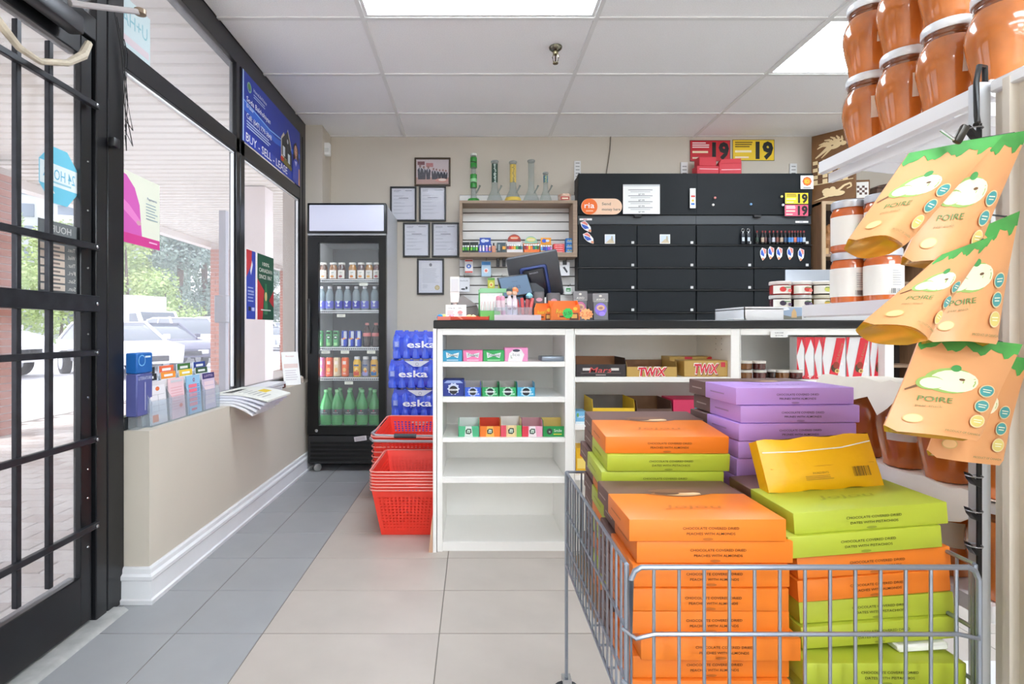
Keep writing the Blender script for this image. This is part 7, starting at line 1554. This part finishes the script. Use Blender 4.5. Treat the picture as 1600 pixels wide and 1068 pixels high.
def brochure(label, x, y, z, w_, h_, c, c2, kind, lean=.07):
    q = thing('brochure', label, 'brochure', (x, y, z), (0, -lean, 0), group='brochures in the acrylic rack')
    MB().box(-.0025, .0025, -w_/2, w_/2, 0, h_).build('leaflet', mat(c, .55), q)
    d = D(.5)
    if kind == 0:
        d.rect(-w_*.44, h_*.1, w_*.44, h_*.9, tuple(min(255, x_ + 14) for x_ in c)); d.ell(0, h_*.82, w_*.12, h_*.05, c2)
        for r_ in range(4): d.rect(-w_*.4, h_*(.68 - r_*.13), w_*.4, h_*(.685 - r_*.13), (120, 120, 126))
        d.rect(-.0008, h_*.3, .0008, h_*.68, (120, 120, 126)); d.rect(-w_*.4, h_*.05, -w_*.05, h_*.22, c2)
    elif kind == 2:
        for r_ in range(5): d.rect(-w_*.4, h_*(.2 + r_*.12), w_*.2, h_*(.29 + r_*.12), (236, 120, 140)); d.lines(w_*.24, w_*.42, h_*(.2 + r_*.12), h_*(.29 + r_*.12), 2, (60, 90, 170))
        d.ring(0, h_*.88, h_*.03, h_*.05, (150, 60, 110)); d.rect(-w_*.3, h_*.08, w_*.1, h_*.14, (226, 90, 110))
    elif kind == 3:
        d.rect(-w_/2, h_*.84, w_/2, h_, c2); d.text('LOTTO', 0, h_*.92, h_*.06, (226, 206, 226), w_*.7)
        for r_ in range(5): d.rect(-w_*.4, h_*(.14 + r_*.13), w_*.4, h_*(.25 + r_*.13), (240, 216, 222))
    elif kind == 4:
        d.rect(-w_/2, h_*.86, w_/2, h_, c2); d.rect(-w_*.3, h_*.9, w_*.3, h_*.95, (240, 240, 236))
    else:
        d.lines(-w_*.4, w_*.4, h_*.2, h_*.8, 9, (226, 170, 176), .1, .3); d.ell(w_*.2, h_*.3, w_*.12, h_*.05, c2); d.rect(-w_*.4, h_*.9, w_*.4, h_*.96, (206, 206, 212))
    d.build('print', q, (.0027, 0, 0), INWARD); return q
pw = Lk/4
for k, (c, c2, lab) in enumerate(BRO): brochure(lab, -1.27 - .010, 2.10 + pw*(k + .5), SILL + .004, pw*.82, .172, c, c2, (0, 1, 2, 3)[k])
for k, (c2, n_) in enumerate((((40, 44, 46), 'black topped'), ((240, 150, 50), 'orange topped'), ((240, 200, 60), 'yellow topped'), ((60, 90, 60), 'dark green topped'))): brochure('%s white brochure in the middle row of the rack' % n_, -1.27 - .038, 2.10 + pw*(k + .45), SILL + .004, pw*.78, .20, (228, 230, 230), c2, 4)
for k, (c2, n_) in enumerate((((44, 48, 50), 'charcoal topped'), ((236, 110, 70), 'coral topped'), ((70, 120, 60), 'leaf green topped'), ((50, 70, 140), 'navy topped'))): brochure('%s brochure in the rear row of the rack' % n_, -1.27 - .066, 2.115 + pw*(k + .5), SILL + .004, pw*.78, .225, (206, 216, 226), c2, 4, .03)
t = thing('leaflet_box', 'blue leaflet box with a clear lower half by the window jamb', 'leaflet box', (-1.305, 2.085, SILL + .05))
MB().rbox(-.025, .02, -.05, .05, .165, .245, .004, 1).build('blue_top', mat((30, 100, 176), .4), t); MB().rbox(-.025, .02, -.05, .05, .0, .164, .004, 1).build('lower_box', mat((86, 92, 150), .3), t); MB().box(-.02, .015, -.04, .04, -.05, .0).build('foot', CLEAR, t)
d = D(); d.text('LITERATURE', 0, .146, .012, (196, 204, 226), .082); d.ring(-.02, .215, .018, .022, (120, 180, 226)); d.rect(.0, .225, .035, .232, (200, 220, 240)); d.rect(-.002, .02, .002, .13, (206, 206, 226)); d.build('print', t, (.0205, 0, 0), INWARD)
# newspapers sagging over the sill edge
def sag(label, y0, y1, z, reach, drop, col, th=.009, printed=False, x0=-1.325, rz=0.):
    b = MB(); n = 12; prof = []
    for i in range(n + 1):
        s = i/n; x = x0 + reach*s; k = max(0, (x - (kx1 - .01))/max(.01, (x0 + reach - kx1 + .01))); prof.append((x, z - drop*k**1.6))
    top = [(x, q + th) for x, q in prof]; poly = prof + top[::-1]; m = len(poly)
    vs = [(x, y0 + .03*((x - x0)/reach), q) for x, q in poly] + [(x, y1 + .05*((x - x0)/reach), q) for x, q in poly]
    fs = [(i, (i+1) % m, (i+1) % m + m, i + m) for i in range(m)] + [(j, j+1, m-2-j, m-1-j) for j in range(n)] + [(j+m, m-1-j+m, m-2-j+m, j+1+m) for j in range(n)]
    t = thing('newspaper', label, 'newspaper', (0, 0, 0), group='newspapers drooping over the sill')
    c0 = Vector((x0 + reach/2, (y0 + y1)/2, z)); t.location = c0; b.add([Vector(v) - c0 for v in vs], fs); b.build('pages', mat(col, .75, noise=(30, .04)), t)
    if printed:
        pr = MB(); ms = [mat((40, 40, 42), .6), mat((226, 196, 60), .6), mat((170, 170, 168), .6)]
        def strip(s0, s1, t0, t1, mi):
            vs2 = []; k_ = 6
            for i in range(k_ + 1):
                s = s0 + (s1 - s0)*i/k_; x = x0 + reach*s; kk = max(0, (x - (kx1 - .01))/max(.01, (x0 + reach - kx1 + .01))); zz_ = z - drop*kk**1.6 + th + .0012
                for tt in (t0, t1): vs2.append(Vector((x, y0 + (y1 - y0)*tt + .03*s + .02*s*tt, zz_)) - c0)
            pr.add(vs2, [(2*i, 2*i+2, 2*i+3, 2*i+1) for i in range(k_)], mi)
        for q in range(7): strip(.12 + .01*q, .30, .04 + q*.085, .09 + q*.085, 0)
        strip(.55, .72, .50, .78, 1)
        for q in range(6): strip(.38 + .09*q, .41 + .09*q, .1, .45, 2)
        pr.build('print', ms, t, smooth=False)
for k in range(5):
    sag('%s newspaper from the bottom of the drooping pile on the sill' % ORD[k] if k < 4 else 'top newspaper of the drooping pile with black and yellow print', 2.68 + .012*k, 2.97 + .02*k, SILL + .012*k, .20 + .015*k, .055 - .004*k, (226 - 3*k, 226 - 3*k, 228) if k < 4 else (226, 226, 218), .010, k == 4)
for k in range(3):
    o = MB().rbox(-1.325, -1.225 + .006*k, 3.05 + .02*k, 3.42 + .01*k, SILL + .018*k, SILL + .0175*(k + 1), .002, 1).build('magazine_stack', mat((228, 228, 232), .6)); tag(o, '%s stack of white magazines lying on the sill below the green poster' % ['lowest', 'middle', 'topmost'][k], 'magazines', 'white magazines on the sill')
t = thing('leaning_card', 'long white printed card leaning against the window frame', 'card', (-1.262, 3.72, SILL), (0, math.radians(-14), -.85))
MB().box(-.003, 0, -.06, .06, 0, .235).build('card', PAPER, t); d = D(); d.text('Receipt', 0, .205, .010, (200, 150, 140), .06); d.rect(-.05, .12, .05, .15, (226, 206, 200)); d.lines(-.045, .045, .03, .11, 5, (206, 200, 206), .3); d.build('print', t, (.0006, 0, 0), INWARD)
t = thing('small_sill_box', 'small dark red and black box on the sill beside the leaning card', 'box', (-1.27, 3.52, SILL)); MB().rbox(-.02, .02, -.03, .03, 0, .03, .003, 1).build('box', mat((110, 56, 50), .5), t); MB().box(-.02, .021, -.03, .0, .01, .02).build('band', BLACK, t)
t = thing('sill_cube', 'small cream cube at the far end of the sill', 'box', (-1.26, 3.86, SILL)); MB().rbox(-.02, .02, -.03, .03, 0, .045, .004, 1).build('body', mat((222, 206, 190), .5), t); MB().rbox(-.012, .012, -.018, .018, .045, .052, .002, 1).build('top', WHITE, t)
# clear acrylic sheet hinged on the cooler side, as seen against the wall frames
